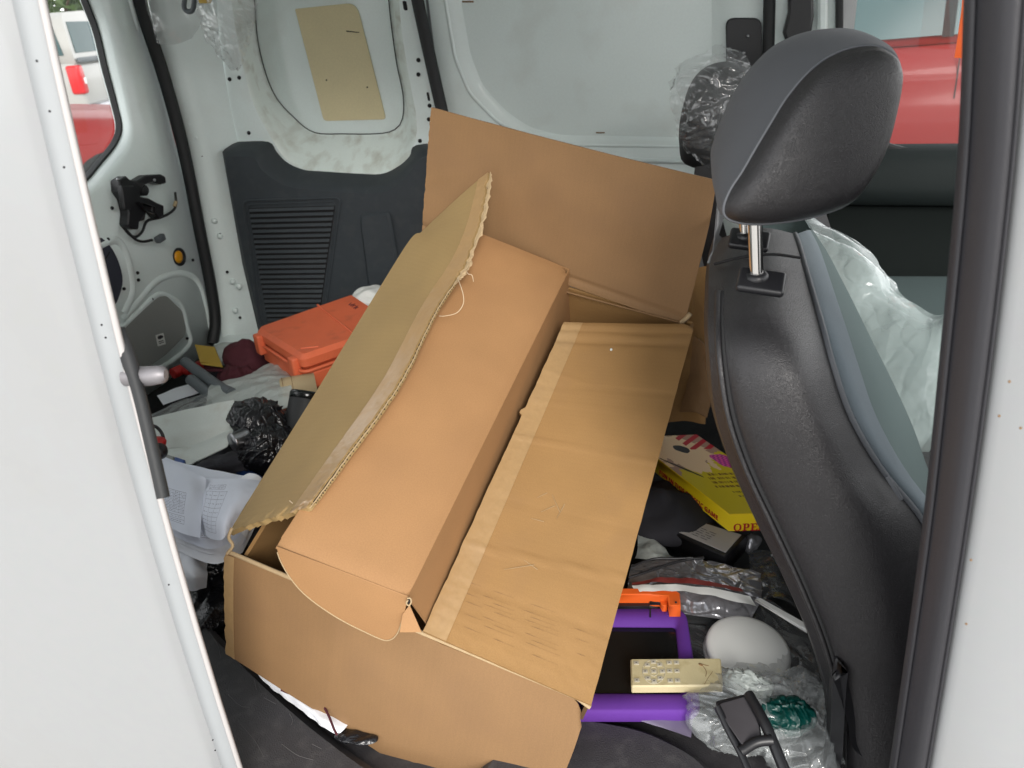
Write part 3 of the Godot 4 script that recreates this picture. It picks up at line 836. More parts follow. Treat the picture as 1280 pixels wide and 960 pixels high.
	put(s, "scuff_mark", M.scuff, sd)
	s = ST()
	slab(s, rounded([V(0.0341,1.342,-2.065),V(0.115,1.3365,-2.065),V(0.1253,1.2075,-2.065),V(0.0421,1.212,-2.065)], 0.02, 4), V(0, 0, 0.014), 0.003)
	put(s, "latch_plate", M.black_plastic, sd)
	for p in [V(0.0863,1.3,-2.049),V(0.0793,1.2642,-2.049)]: dot(sd, p, 0.004, M.steel, "latch_screw")

	# ---- far centre pillar, driver's door and window ----
	s = ST()
	tube(s, [V(0.1215,1.4993,-2.04),V(0.1287,1.3724,-2.04),V(0.1369,1.2021,-2.04),V(0.1541,0.8983,-2.04)], 0.0135, 10)
	put(s, "door_seal", M.rubber, van)
	s = ST()
	slab(s, [V(0.1167,1.5617,-2.06),V(0.2554,1.5487,-2.06),V(0.3324,0.8083,-2.06),V(0.1692,0.8097,-2.06)], V(0, 0, 0.02), 0.006)
	slab(s, [V(0.2125,1.551,-2.04),V(0.2336,1.549,-2.04),V(0.2722,1.1598,-2.04),V(0.2492,1.161,-2.04)], V(0, 0, 0.02), 0.006)
	put(s, "centre_pillar", M.paint_in_lifted, van)
	s = ST()
	slab(s, [V(0.2497,1.5475,-2.04),V(0.2642,1.5462,-2.04),V(0.3275,0.9541,-2.04),V(0.311,0.9545,-2.04)], V(0, 0, 0.02), 0.004)
	slab(s, [V(0.2642,1.5462,-2.04),V(0.8158,1.4946,-2.04),V(0.8243,1.4594,-2.04),V(0.2682,1.509,-2.04)], V(0, 0, 0.02), 0.004)
	put(s, "window_frame", M.rubber, van)
	s = ST()
	slab(s, [V(0.1609,1.4652,-2.04),V(0.2094,1.4611,-2.04),V(0.2245,1.333,-2.04),V(0.2213,1.2935,-2.04),V(0.2097,1.2672,-2.04),V(0.1746,1.2694,-2.04),V(0.1614,1.304,-2.04),V(0.1687,1.345,-2.04)], V(0, 0, 0.03), 0.006)
	put(s, "belt_guide", M.black_plastic, van)
	var prof := []
	var x0: float = 0.2973
	for q in [Vector2(-2.06, 1.045), Vector2(-2.035, 1.05), Vector2(-2.0, 1.04), Vector2(-1.975, 1.015), Vector2(-1.962, 0.97), Vector2(-1.958, 0.925), Vector2(-1.985, 0.915), Vector2(-2.06, 0.915)]:
		prof.append(V(x0, q.y, q.x))
	s = ST()
	loft(s, [prof, shift(prof, V(1.1, -0.03, 0))])
	var dd := put(s, "driver_door", M.door_plastic, van)
	prof = []
	for q in [Vector2(-2.06, 0.913), Vector2(-1.99, 0.913), Vector2(-1.99, 0.90), Vector2(-1.985, 0.76), Vector2(-1.95, 0.74), Vector2(-1.93, 0.71), Vector2(-1.94, 0.68), Vector2(-1.98, 0.66), Vector2(-1.98, 0.5), Vector2(-2.06, 0.5)]:
		prof.append(V(x0, q.y, q.x))
	s = ST()
	loft(s, [prof, shift(prof, V(1.1, -0.03, 0))])
	put(s, "door_lower_trim", M.door_dark, dd)
	s = ST()
	slab(s, curve([V(0.3398,1.1046,-2.03),V(0.3664,1.0855,-2.03),V(0.3896,1.0665,-2.03),V(0.4193,1.0508,-2.03),V(0.4553,1.0404,-2.03),V(0.4871,1.0339,-2.03),V(0.4897,1.0155,-2.03),V(0.3422,1.0203,-2.03)], 30, true), V(0, 0, 0.02), 0.005)
	put(s, "corner_trim", M.rubber, dd)
	s = ST()
	quad(s, V(x0, 1.0, -2.06), V(1.4, 1.0, -2.06), V(1.0, 1.74, -2.06), V(x0, 1.74, -2.06))
	put(s, "driver_window", M.pane, van)

	# ---- near sliding door pushed back at the left ----
	var bot: Vector3 = V(-0.5132,0.42,-0.5)
	var top: Vector3 = V(-0.4296,1.72,-0.5)
	var section := [V(-0.045, 0, -0.014), V(-0.006, 0, -0.0015), V(-0.0004, 0, 0.0006), V(-0.0008, 0, 0.002), V(-0.0024, 0, 0.003), V(-0.004, 0, 0.002), V(-0.013, 0, 0.003), V(-0.020, 0, 0.009), V(-0.024, 0, 0.014), V(-0.030, 0, 0.0175), V(-0.045, 0, 0.020), V(-0.3, 0, 0.033), V(-0.95, 0, 0.035), V(-0.95, 0, -0.014)]
	s = ST()
	var loops := []
	for k in 13: 
		var o := bot.lerp(top, k / 12.0) + V(0, 0, 0.03 * sin(PI * k / 12.0) - 0.03)
		loops.append(shift(section, o))
	loft(s, loops, true, true, true)
	var near := put(s, "sliding_door", M.paint_out_dimmed, van)
	s = ST()
	loops = []
	for k in 13:
		var o := bot.lerp(top, k / 12.0) + V(0, 0, 0.03 * sin(PI * k / 12.0) - 0.03)
		loops.append(shift([V(0.0004, 0, -0.001), V(0.0004, 0, 0.0018), V(-0.0016, 0, 0.0036), V(-0.0036, 0, 0.0034), V(-0.0036, 0, -0.0005)], o))
	loft(s, loops)
	put(s, "folded_hem", M.hem, near, "thin pinkish folded edge of the door")
	s = ST()
	loops = []
	for k in 13:
		var o := bot.lerp(top, k / 12.0) + V(0, 0, 0.03 * sin(PI * k / 12.0) - 0.03)
		loops.append(shift([V(-0.0036, 0, 0.001), V(-0.0042, 0, 0.0028), V(-0.013, 0, 0.0038), V(-0.019, 0, 0.0092), V(-0.019, 0, 0.002)], o))
	loft(s, loops)
	put(s, "door_flange", M.hem_grey, near)
	for p in [V(-0.4474,1.3905,-0.485),V(-0.4499,1.3578,-0.485),V(-0.4528,1.3192,-0.485),V(-0.4648,1.1958,-0.485),V(-0.465,1.1847,-0.485),V(-0.4849,0.9279,-0.485),V(-0.4962,0.712,-0.485),V(-0.4978,0.6953,-0.485)]: dot(near, p, 0.0009, M.hole, "pit")
	s = ST()
	tube(s, [V(-0.4736,1.141,-0.5024),V(-0.4503,1.1421,-0.5035),V(-0.4371,1.1445,-0.5025),V(-0.4345,1.1443,-0.5031)], [0.0085, 0.0085, 0.0075, 0.004], 14)
	put(s, "door_pin", M.pin, near)
	s = ST()
	var ds: Array = [V(-0.4731,1.182,-0.5117),V(-0.4635,1.1543,-0.5003),V(-0.454,1.1265,-0.4889),V(-0.4434,1.0897,-0.4733),V(-0.4343,1.0578,-0.4596),V(-0.4328,1.0516,-0.457)]
	tube(s, curve(ds, 20), [0.004, 0.005, 0.006, 0.0065, 0.0065, 0.0055], 10)
	put(s, "hanging_seal", M.rubber, near)

	# ---- near centre pillar at the right ----
	var pa: Array = [V(0.0992,1.74,-0.555),V(0.1204,1.5748,-0.555),V(0.1417,1.4096,-0.555),V(0.1454,1.3845,-0.555),V(0.1575,1.2871,-0.555),V(0.1676,1.1587,-0.555),V(0.179,0.991,-0.555),V(0.19,0.7298,-0.555),V(0.1952,0.5863,-0.555)]
	var pb: Array = [V(0.1304,1.74,-0.525),V(0.1483,1.5732,-0.525),V(0.1662,1.4064,-0.525),V(0.168,1.3832,-0.525),V(0.1784,1.2924,-0.525),V(0.1886,1.1726,-0.525),V(0.1983,1.0162,-0.525),V(0.2094,0.7726,-0.525),V(0.2139,0.6387,-0.525)]
	s = ST()
	loops = []
	for k in 41:
		var a: Vector3 = cub(pa, k / 40.0)
		var b: Vector3 = cub(pb, k / 40.0)
		var lp := [a + V(0.045, 0, -0.06)]
		for q in [Vector2(0.0, -0.004), Vector2(0.02, 0.003), Vector2(0.08, 0.006), Vector2(0.15, 0.004), Vector2(0.175, -0.001), Vector2(0.20, 0.003), Vector2(0.33, 0.009), Vector2(0.5, 0.012), Vector2(0.68, 0.011), Vector2(0.86, 0.007), Vector2(0.905, 0.001), Vector2(0.93, 0.005), Vector2(0.985, 0.004), Vector2(1.0, -0.003)]:
			lp.append(a.lerp(b, q.x) + V(0, 0, q.y))
		lp.append(b + V(0.002, 0, -0.05))
		loops.append(lp)
	loft(s, loops)
	var cp := put(s, "pillar_seal", M.pillar_plastic, van)
	s = ST()
	loops = []
	for k in 41:
		var b: Vector3 = cub(pb, k / 40.0)
		var w := [b + V(0.003, 0, -0.05), b + V(0.001, 0, -0.006), b + V(0.003, 0, 0.002), b + V(0.009, 0, 0.007), b + V(0.022, 0, 0.016), b + V(0.05, 0, 0.027), b + V(0.1, 0, 0.034)]
		w.append(V(b.x + 0.14, b.y, b.z + 0.036))
		w.append(V(b.x + 0.16, b.y, b.z + 0.02))
		w.append(V(b.x + 0.16, b.y, b.z - 0.05))
		loops.append(w)
	loft(s, loops)
	put(s, "front_body_side", M.paint_out_dimmed, van)
	s = ST()
	block(s, V(0.34, 0.35, -0.54), V(1.3, 1.02, -0.48))
	block(s, V(0.36, 1.64, -0.60), V(0.95, 1.72, -0.54))
	put(s, "front_door", M.paint_out_dimmed, van)
	s = ST()
	quad(s, V(0.36, 1.02, -0.51), V(1.25, 1.02, -0.51), V(0.95, 1.65, -0.57), V(0.36, 1.65, -0.57))
	put(s, "front_door_window", M.pane, van)
	for p in [V(0.1902,1.167,-0.492),V(0.1889,1.1424,-0.492),V(0.2027,1.1343,-0.492),V(0.1988,0.9686,-0.492),V(0.1921,1.0269,-0.492)]: dot(van, p, 0.0009, M.scuff, "paint_chip")

	# ---- step trim along the sill ----
	s = ST()
	slab(s, curve([V(-1.0061,0.575,-1.0356),V(-0.8319,0.575,-0.8721),V(-0.7281,0.575,-0.7821),V(-0.6425,0.575,-0.728),V(-0.5129,0.575,-0.6534),V(-0.408,0.575,-0.6012),V(-0.3313,0.575,-0.5689),V(-0.2814,0.575,-0.541),V(-0.3673,0.575,-0.4247),V(-0.6108,0.575,-0.4931),V(-0.9076,0.575,-0.7826)], 50, true), V(0, -0.07, 0), 0.012)
	var rs := put(s, "rear_sill_trim", M.sill_plastic, van)
	s = ST()
	for q in [[V(-0.7124,0.5755,-0.7579),V(-0.6845,0.5755,-0.7355),V(-0.665,0.5755,-0.713)],[V(-0.6161,0.5755,-0.6526),V(-0.5887,0.5755,-0.6378),V(-0.5739,0.5755,-0.6375)],[V(-0.5722,0.5755,-0.6102),V(-0.5396,0.5755,-0.5905),V(-0.5141,0.5755,-0.5697)],[V(-0.5624,0.5755,-0.6558),V(-0.5402,0.5755,-0.6485)],[V(-0.5137,0.5755,-0.6368),V(-0.5043,0.5755,-0.628),V(-0.5028,0.5755,-0.6205)],[V(-0.5658,0.5755,-0.58),V(-0.5478,0.5755,-0.5616)],[V(-0.501,0.5755,-0.591),V(-0.4724,0.5755,-0.5792),V(-0.4488,0.5755,-0.5762)],[V(-0.5923,0.5755,-0.6822),V(-0.5798,0.5755,-0.667)],[V(-0.4616,0.5755,-0.5977),V(-0.446,0.5755,-0.5931)]]:
		tube(s, curve(q, 8), 0.0004, 4)
	put(s, "scratch", M.scratch, rs).set_meta("kind", "stuff")
	s = ST()
	slab(s, curve([V(-0.2146,0.585,-0.668),V(-0.1566,0.585,-0.6915),V(-0.1105,0.585,-0.694),V(-0.0548,0.585,-0.6897),V(-0.015,0.585,-0.6773),V(0.0186,0.585,-0.6601),V(0.046,0.585,-0.6344),V(0.0925,0.585,-0.6002),V(-0.0716,0.585,-0.4901),V(-0.2458,0.585,-0.4928)], 50, true), V(0, -0.07, 0), 0.012)
	put(s, "front_sill_trim", M.sill_plastic, van)
	s = ST()
	block(s, V(-0.55, 0.3, -0.62), V(0.4, 0.5, -0.5))
	put(s, "side_sill", M.paint_out_dimmed, van)
	s = ST()
	block(s, V(-0.75, 0.502, -0.72), V(0.3, 0.553, -0.51))
	put(s, "door_step", M.sill_plastic, van)

func build_seats() -> void:
	var seat := thing("passenger_seat", "near black leather front seat with grey cloth front and tilted headrest", "car seat", V(0.15, 0.55, -0.85))
	# leather side of the backrest
	var s := ST()
	var g := net([[V(0.026,1.1001,-1.06),V(0.053,1.1124,-1.05),V(0.0831,1.1153,-1.05),V(0.1166,1.1074,-1.05)],[V(0.0151,1.1043,-0.99),V(0.0407,1.1164,-0.98),V(0.0767,1.1192,-0.98),V(0.1163,1.1094,-0.985)],[V(0.0101,1.1091,-0.9),V(0.0363,1.1187,-0.885),V(0.0741,1.1221,-0.88),V(0.1144,1.1101,-0.9)],[V(0.0086,1.1079,-0.82),V(0.0343,1.1179,-0.8),V(0.0737,1.1199,-0.795),V(0.1145,1.1061,-0.825)],[V(0.0085,1.0965,-0.745),V(0.0341,1.1092,-0.715),V(0.0772,1.1105,-0.71),V(0.1172,1.0949,-0.75)],[V(0.0119,1.0685,-0.71),V(0.0382,1.0818,-0.68),V(0.0865,1.0856,-0.672),V(0.1248,1.07,-0.715)],[V(0.0192,1.0207,-0.7),V(0.0496,1.038,-0.668),V(0.1029,1.044,-0.662),V(0.1442,1.0226,-0.705)],[V(0.0383,0.9612,-0.7),V(0.0708,0.981,-0.668),V(0.1293,0.9872,-0.662),V(0.1804,0.9622,-0.71)],[V(0.0668,0.8939,-0.7),V(0.0999,0.9204,-0.668),V(0.1638,0.9309,-0.662),V(0.2247,0.9064,-0.71)],[V(0.1044,0.8124,-0.7),V(0.1335,0.8434,-0.668),V(0.1912,0.8557,-0.662),V(0.2595,0.8389,-0.71)],[V(0.1382,0.7303,-0.7),V(0.1618,0.7655,-0.668),V(0.2125,0.7792,-0.662),V(0.2692,0.7618,-0.7)],[V(0.164,0.6408,-0.7),V(0.1825,0.6803,-0.668),V(0.2246,0.6926,-0.664),V(0.2759,0.679,-0.69)],[V(0.1832,0.5058,-0.7),V(0.1947,0.562,-0.66),V(0.2324,0.5842,-0.65),V(0.2874,0.5506,-0.69)]], 20, 60)
	grid(s, g)
	var back := put(s, "backrest", M.leather, seat)
	s = ST()
	var edge := []
	var edge2 := []
	for r in g:
		edge.append(r[0])
	var rear := []
	for j in edge.size():
		var p: Vector3 = edge[j]
		rear.append([p, p + V(-0.004, -0.002, -0.02), p + V(0.004, -0.004, -0.12), p + V(0.012, -0.004, -0.42)])
	grid(s, rear)
	put(s, "rear_panel", M.black_plastic, seat)
	s = ST()
	tube(s, curve([V(0.0227,1.1134,-0.805),V(0.0226,1.1035,-0.7245),V(0.0264,1.0758,-0.6895),V(0.0359,1.0302,-0.6784),V(0.0561,0.9721,-0.6784),V(0.085,0.9085,-0.6784),V(0.1204,0.8294,-0.6784),V(0.1512,0.7497,-0.6784),V(0.1742,0.6625,-0.6784),V(0.1895,0.5367,-0.674)], 60), 0.0022, 6)
	put(s, "side_seam", M.hole, back)
	s = ST()
	tube(s, shift(curve([V(0.0209,1.1127,-0.8064),V(0.0208,1.1026,-0.7266),V(0.0245,1.0749,-0.6916),V(0.0338,1.029,-0.6806),V(0.0539,0.9707,-0.6806),V(0.0827,0.9066,-0.6806),V(0.1184,0.8273,-0.6806),V(0.1495,0.7472,-0.6806),V(0.1729,0.6597,-0.6806),V(0.1887,0.5328,-0.6768)], 60), V(-0.003, 0, 0.0)), 0.0032, 7)
	put(s, "side_welt", M.leather, back)
	s = ST()
	tube(s, curve([V(0.0144,1.1155,-0.895),V(0.0417,1.1284,-0.878),V(0.0756,1.1329,-0.875),V(0.1071,1.1245,-0.89)], 16), 0.0016, 6)
	put(s, "top_seam", M.hole, back)
	# cloth front, two tones
	s = ST()
	var sm := curve([V(0.1166,1.1074,-1.05),V(0.1163,1.1094,-0.985),V(0.1144,1.1101,-0.9),V(0.1145,1.1061,-0.825),V(0.1172,1.0949,-0.75),V(0.1248,1.07,-0.715),V(0.1442,1.0226,-0.705),V(0.1804,0.9622,-0.71),V(0.2247,0.9064,-0.71),V(0.2595,0.8389,-0.71)], 40)
	var f1 := curve([V(0.1373,1.0978,-1.1),V(0.145,1.0879,-1.05),V(0.1488,1.0769,-0.99),V(0.1518,1.0648,-0.93),V(0.1579,1.0465,-0.87),V(0.1706,1.0131,-0.84),V(0.1939,0.957,-0.83),V(0.2328,0.8898,-0.83),V(0.2824,0.8225,-0.83),V(0.3294,0.7447,-0.83)], 40)
	var f2 := curve([V(0.1539,1.0739,-1.2),V(0.1696,1.0581,-1.15),V(0.1904,1.0263,-1.12),V(0.2064,0.9994,-1.08),V(0.2265,0.9631,-1.04),V(0.254,0.914,-1.02),V(0.2851,0.853,-1),V(0.3207,0.7726,-1),V(0.3672,0.6958,-1),V(0.4231,0.6091,-1)], 40)
	var rows := []
	for j in 40:
		var a: Vector3 = sm[j]
		var b: Vector3 = f1[j]
		rows.append([a + V(0.001, 0, -0.006), a + V(0.004, 0, 0.0), a.lerp(b, 0.3) + V(0.008, 0.004, 0.006), a.lerp(b, 0.65) + V(0.009, 0.004, 0.006), b + V(0.002, 0, 0), b + V(0.0, 0, -0.008)])
	grid(s, rows)
	put(s, "cloth_bolster", M.seat_cloth, seat, "light grey cloth front edge of the backrest")
	s = ST()
	rows = []
	for j in 40:
		var a: Vector3 = f1[j]
		var b: Vector3 = f2[j]
		rows.append([a + V(0, 0, -0.004), a.lerp(b, 0.35) + V(0.004, 0, 0.002), a.lerp(b, 0.75) + V(0.004, 0, 0.002), b, b + V(0.0, -0.01, -0.15), b + V(-0.1, -0.02, -0.16)])
	grid(s, rows)
	put(s, "cloth_insert", M.seat_cloth_dark, seat)
	s = ST()
	tube(s, shift(sm, V(0.001, 0, 0.001)), 0.003, 7)
	put(s, "piping", M.piping, seat)
	s = ST()
	tube(s, curve([V(0.115,1.0928,-0.755),V(0.1277,1.0823,-0.79),V(0.1519,1.0428,-0.86)], 12), 0.0012, 5)
	put(s, "cloth_seam", M.seat_cloth_dark, seat)
	s = ST()
	rbox(s, axes(V(0.0163,-0.025,0), V(0, 0, 1), V(0.1886,0.9567,-0.688)), V(0.03, 0.003, 0.004), 0.001)
	put(s, "seat_tag", M.piping, seat)
	# lower hinge cover
	s = ST()
	slab(s, curve([V(0.155,0.7439,-0.66),V(0.1709,0.7149,-0.66),V(0.187,0.6655,-0.66),V(0.197,0.6294,-0.66),V(0.2316,0.6042,-0.66),V(0.2445,0.5392,-0.66),V(0.1729,0.5214,-0.66),V(0.162,0.6286,-0.66)], 30, true), V(0, 0, -0.05), 0.012)
	put(s, "hinge_cover", M.black_plastic, seat)
	s = ST()
	boxy(s, V(0.22, 0.55, -1.1), V(0.66, 0.78, -0.74), 0.05)
	put(s, "seat_cushion", M.leather, seat)

	# ---- headrest ----
	s = ST()
	var fo := curve([V(0.0181,1.2205,-0.7324),V(0.0231,1.2358,-0.7355),V(0.0329,1.2511,-0.7399),V(0.0443,1.2716,-0.7454),V(0.0556,1.291,-0.7507),V(0.0661,1.3087,-0.7556),V(0.0779,1.3235,-0.7607),V(0.0893,1.3342,-0.7651),V(0.1021,1.3421,-0.7698),V(0.1191,1.3472,-0.7754),V(0.1366,1.3477,-0.7807),V(0.1492,1.3435,-0.7841),V(0.1582,1.3365,-0.786),V(0.1627,1.3271,-0.7865),V(0.1636,1.3147,-0.7855),V(0.1621,1.2983,-0.7834),V(0.1595,1.2797,-0.7808),V(0.1553,1.2608,-0.7776),V(0.1494,1.2446,-0.7742),V(0.1411,1.229,-0.7702),V(0.1296,1.215,-0.7653),V(0.11,1.208,-0.7588),V(0.0873,1.2042,-0.7515),V(0.0599,1.203,-0.7432),V(0.0382,1.2049,-0.7369),V(0.0221,1.2108,-0.7327)], 78, true)
	var bo := curve([V(0.0088,1.2275,-0.8453),V(0.0098,1.2426,-0.8472),V(0.0197,1.2732,-0.8532),V(0.034,1.3034,-0.8605),V(0.0463,1.3211,-0.8659),V(0.0602,1.3355,-0.8715),V(0.0733,1.3462,-0.8766),V(0.0883,1.353,-0.8817),V(0.1033,1.3576,-0.8867),V(0.1194,1.3585,-0.8916),V(0.1373,1.3564,-0.8968),V(0.155,1.35,-0.9014),V(0.1682,1.3424,-0.9047),V(0.1788,1.3321,-0.9068),V(0.1845,1.3176,-0.9071),V(0.1856,1.3017,-0.9058),V(0.1839,1.2828,-0.9034),V(0.1808,1.2614,-0.9003),V(0.176,1.2396,-0.8967),V(0.1691,1.2209,-0.8928),V(0.1593,1.2046,-0.8882),V(0.1459,1.19,-0.8827),V(0.1234,1.182,-0.8752),V(0.097,1.1793,-0.867),V(0.0503,1.1835,-0.8534),V(0.0166,1.1965,-0.8446)], 78, true)
	var b3 := curve([V(0.006,1.2311,-0.9228),V(0.0069,1.2452,-0.9245),V(0.0161,1.2736,-0.9301),V(0.0294,1.3017,-0.9369),V(0.0408,1.3182,-0.942),V(0.0537,1.3316,-0.9472),V(0.066,1.3415,-0.9519),V(0.0798,1.3478,-0.9567),V(0.0938,1.3521,-0.9613),V(0.1087,1.353,-0.9659),V(0.1254,1.351,-0.9707),V(0.1419,1.345,-0.975),V(0.1542,1.338,-0.978),V(0.1641,1.3284,-0.98),V(0.1693,1.3149,-0.9802),V(0.1704,1.3002,-0.9791),V(0.1688,1.2826,-0.9768),V(0.1659,1.2626,-0.974),V(0.1614,1.2424,-0.9706),V(0.155,1.225,-0.9669),V(0.1459,1.2098,-0.9627),V(0.1334,1.1963,-0.9576),V(0.1125,1.1888,-0.9506),V(0.0879,1.1863,-0.943),V(0.0445,1.1902,-0.9303),V(0.0132,1.2023,-0.9221)], 78, true)
	var b4 := curve([V(0.0375,1.2471,-0.9639),V(0.0381,1.2565,-0.965),V(0.0442,1.2755,-0.9688),V(0.0531,1.2942,-0.9733),V(0.0607,1.3052,-0.9767),V(0.0693,1.3141,-0.9802),V(0.0775,1.3207,-0.9833),V(0.0867,1.3249,-0.9865),V(0.096,1.3278,-0.9895),V(0.106,1.3284,-0.9926),V(0.1171,1.3271,-0.9958),V(0.1281,1.3231,-0.9987),V(0.1363,1.3184,-1.0007),V(0.1429,1.312,-1.002),V(0.1464,1.303,-1.0022),V(0.1471,1.2932,-1.0014),V(0.146,1.2815,-0.9999),V(0.1441,1.2681,-0.998),V(0.1412,1.2547,-0.9958),V(0.1369,1.2431,-0.9933),V(0.1308,1.2329,-0.9905),V(0.1225,1.2239,-0.9871),V(0.1085,1.219,-0.9824),V(0.0921,1.2173,-0.9773),V(0.0632,1.2199,-0.9689),V(0.0423,1.2279,-0.9634)], 78, true)
	var nrm: Vector3 = V(0.286,0.0953,0.9535)
	var loops := [fo]
	for q in [Vector2(0.975, 0.007), Vector2(0.94, 0.013), Vector2(0.88, 0.0185), Vector2(0.79, 0.0235), Vector2(0.65, 0.0275), Vector2(0.45, 0.030), Vector2(0.22, 0.0315), Vector2(0.02, 0.032)]:
		var lp := []
		var mc := middle(fo)
		for p in fo:
			var d: Vector3 = p - mc
			var w := pow(1.0 - q.x, 1.2)
			lp.append(mc + (d * (1.0 - w) + d.normalized() * 0.082 * w) * q.x + nrm * q.y)
		loops.append(lp)
	loft(s, loops, false, true)
	var head := put(s, "headrest", M.leather, seat)
	s = ST()
	var mid := []
	for i in fo.size(): mid.append((fo[i] as Vector3).lerp(bo[i], 0.45))
	var mm := middle(mid)
	var mid2 := []
	for p in mid: mid2.append(mm + (p - mm) * 1.03)
	var m3 := []
	for i in bo.size(): m3.append((bo[i] as Vector3).lerp(b3[i], 0.55) + ((bo[i] as Vector3) - middle(bo)) * 0.01)
	loft(s, [shift(fo, nrm * -0.002), mid2, bo, m3, b3, b4], false, true)
	put(s, "headrest_cover", M.head_cloth, head, "soft grey cloth band round the headrest")
	s = ST()
	tube(s, shift(fo, nrm * -0.0005), 0.0017, 7, true)
	put(s, "headrest_piping", M.piping, head)
	# posts and their sleeves
	for q in [[V(0.0544,1.1353,-0.775), V(0.0492,1.1939,-0.775)], [V(0.0491,1.1352,-0.925), V(0.0467,1.1617,-0.925)]]:
		s = ST()
		var up: Vector3 = (q[1] - q[0]).normalized()
		tube(s, [q[0] - up * 0.01, q[0], q[1], q[1] + up * 0.02], 0.0068, 18)
		put(s, "headrest_post", M.chrome, seat)
		s = ST()
		rbox(s, axes(V(1, -0.12, 0.1), V(0.1, 0.9, 0.42), q[0] + up * 0.001 + V(0.004, 0, 0.004)), V(0.046, 0.009, 0.032), 0.004)
		lathe(s, q[0], up, [Vector2(0.0, 0.0), Vector2(0.012, 0.0), Vector2(0.012, 0.006), Vector2(0.0095, 0.0095), Vector2(0.007, 0.0095)], 20)
		put(s, "post_sleeve", M.black_plastic, seat)

	# ---- driver's seat with its headrest still in a clear plastic bag ----
	var ds := thing("driver_seat", "black driver seat on the far side whose headrest is wrapped in clear plastic", "car seat", V(0.1, 0.55, -1.65))
	s = ST()
	slab(s, curve([V(-0.0138,1.1151,-1.5),V(0.0253,1.1353,-1.5),V(0.1091,1.1325,-1.5),V(0.1804,1.095,-1.5),V(0.2407,0.9692,-1.5),V(0.3114,0.7779,-1.5),V(0.3767,0.6044,-1.5),V(0.1304,0.5918,-1.5),V(0.0228,0.8405,-1.5),V(-0.0171,1.0334,-1.5)], 50, true), V(0, 0, -0.4), 0.04)
	put(s, "backrest", M.leather, ds)
	s = ST()
	var hl := curve([V(-0.0382,1.1063,-1.55),V(-0.0495,1.1439,-1.55),V(-0.049,1.1875,-1.55),V(-0.0384,1.2294,-1.55),V(-0.0192,1.2589,-1.55),V(0.0085,1.2736,-1.55),V(0.0406,1.2745,-1.55),V(0.0761,1.2578,-1.55),V(0.099,1.2228,-1.55),V(0.0957,1.1672,-1.55),V(0.0702,1.1177,-1.55),V(0.0202,1.094,-1.55)], 40, true)
	loft(s, [shift(scaled(hl, 0.1), V(0, 0, 0.05)), shift(scaled(hl, 0.6), V(0, 0, 0.045)), shift(scaled(hl, 0.88), V(0, 0, 0.025)), shift(scaled(hl, 0.98), V(0, 0, 0.005)), hl, shift(hl, V(0, 0, -0.12)), shift(scaled(hl, 0.85), V(0, 0, -0.17))])
	put(s, "headrest", M.rubber, ds)
	s = ST()
	var rows2 := ruffle(net([[V(-0.0713,1.2609,-1.5),V(-0.0536,1.2758,-1.47),V(-0.0189,1.2893,-1.47),V(0.0247,1.3026,-1.5)],[V(-0.0635,1.2433,-1.46),V(-0.0399,1.2521,-1.44),V(0.006,1.2651,-1.44),V(0.0718,1.2784,-1.48)],[V(-0.0555,1.2016,-1.45),V(-0.0288,1.2046,-1.42),V(0.0217,1.2025,-1.42),V(0.0941,1.2201,-1.46)],[V(-0.0425,1.1586,-1.46),V(-0.0197,1.1543,-1.44),V(0.0175,1.1462,-1.44),V(0.079,1.1526,-1.47)],[V(-0.0199,1.1301,-1.49),V(-0.005,1.1143,-1.48),V(0.0152,1.1051,-1.48),V(0.0477,1.1051,-1.49)]], 110, 110), 0.010, 16.0, 5, 6)
	grid(s, rows2, 0)
	var rows3 := []
	for r in rows2:
		var w := []
		for p in r: w.append(p + V(0, 0, -0.28))
		rows3.append(w)
	grid(s, rows3, 0)
	put(s, "plastic_wrap", M.film_clear, ds, "clear crinkled bag over the headrest")
	s = ST()
	boxy(s, V(0.16, 0.55, -1.9), V(0.62, 0.78, -1.46), 0.05)
	put(s, "seat_cushion", M.seat_cloth_dark, ds)

	# ---- milky sheet draped across the front ----
	var film := thing("plastic_sheet", "milky translucent plastic sheet draped beyond the grey cloth side of the near seat", "plastic sheet", V(0.35, 0.8, -1.35))
	s = ST()
	var fr := net([[V(0.129,1.0104,-1.42),V(0.1508,1.0176,-1.43),V(0.1677,1.019,-1.44),V(0.1823,1.0176,-1.45)],[V(0.1504,0.9818,-1.36),V(0.1882,1.004,-1.37),V(0.2203,1.0148,-1.38),V(0.2466,0.9977,-1.4)],[V(0.1782,0.9384,-1.28),V(0.2193,0.9695,-1.29),V(0.2631,0.9834,-1.31),V(0.3053,0.955,-1.33)],[V(0.2137,0.889,-1.23),V(0.2534,0.92,-1.24),V(0.2837,0.9399,-1.26),V(0.3118,0.9424,-1.28)],[V(0.2429,0.8288,-1.18),V(0.2844,0.8806,-1.19),V(0.3153,0.9171,-1.2),V(0.3426,0.9279,-1.22)],[V(0.2648,0.7716,-1.13),V(0.3086,0.8376,-1.14),V(0.3364,0.8868,-1.15),V(0.3528,0.9427,-1.17)],[V(0.2891,0.689,-1.08),V(0.3281,0.7429,-1.09),V(0.3551,0.7938,-1.1),V(0.3796,0.8376,-1.12)]], 130, 150)
	grid(s, ruffle(ruffle(fr, 0.026, 4.0, 11, 5), 0.0035, 9.0, 12, 6), 0)
	var fr2 := []
	for r in fr: fr2.append(shift(r, V(0.012, -0.004, -0.05)))
	grid(s, ruffle(ruffle(fr2, 0.03, 4.0, 14, 5), 0.0035, 9.0, 15, 6), 0)
	put(s, "sheet", M.film_milky, film)

func crease_f(x: float, at: float, w: float) -> float:
	return exp(-pow((x - at) / w, 2.0))

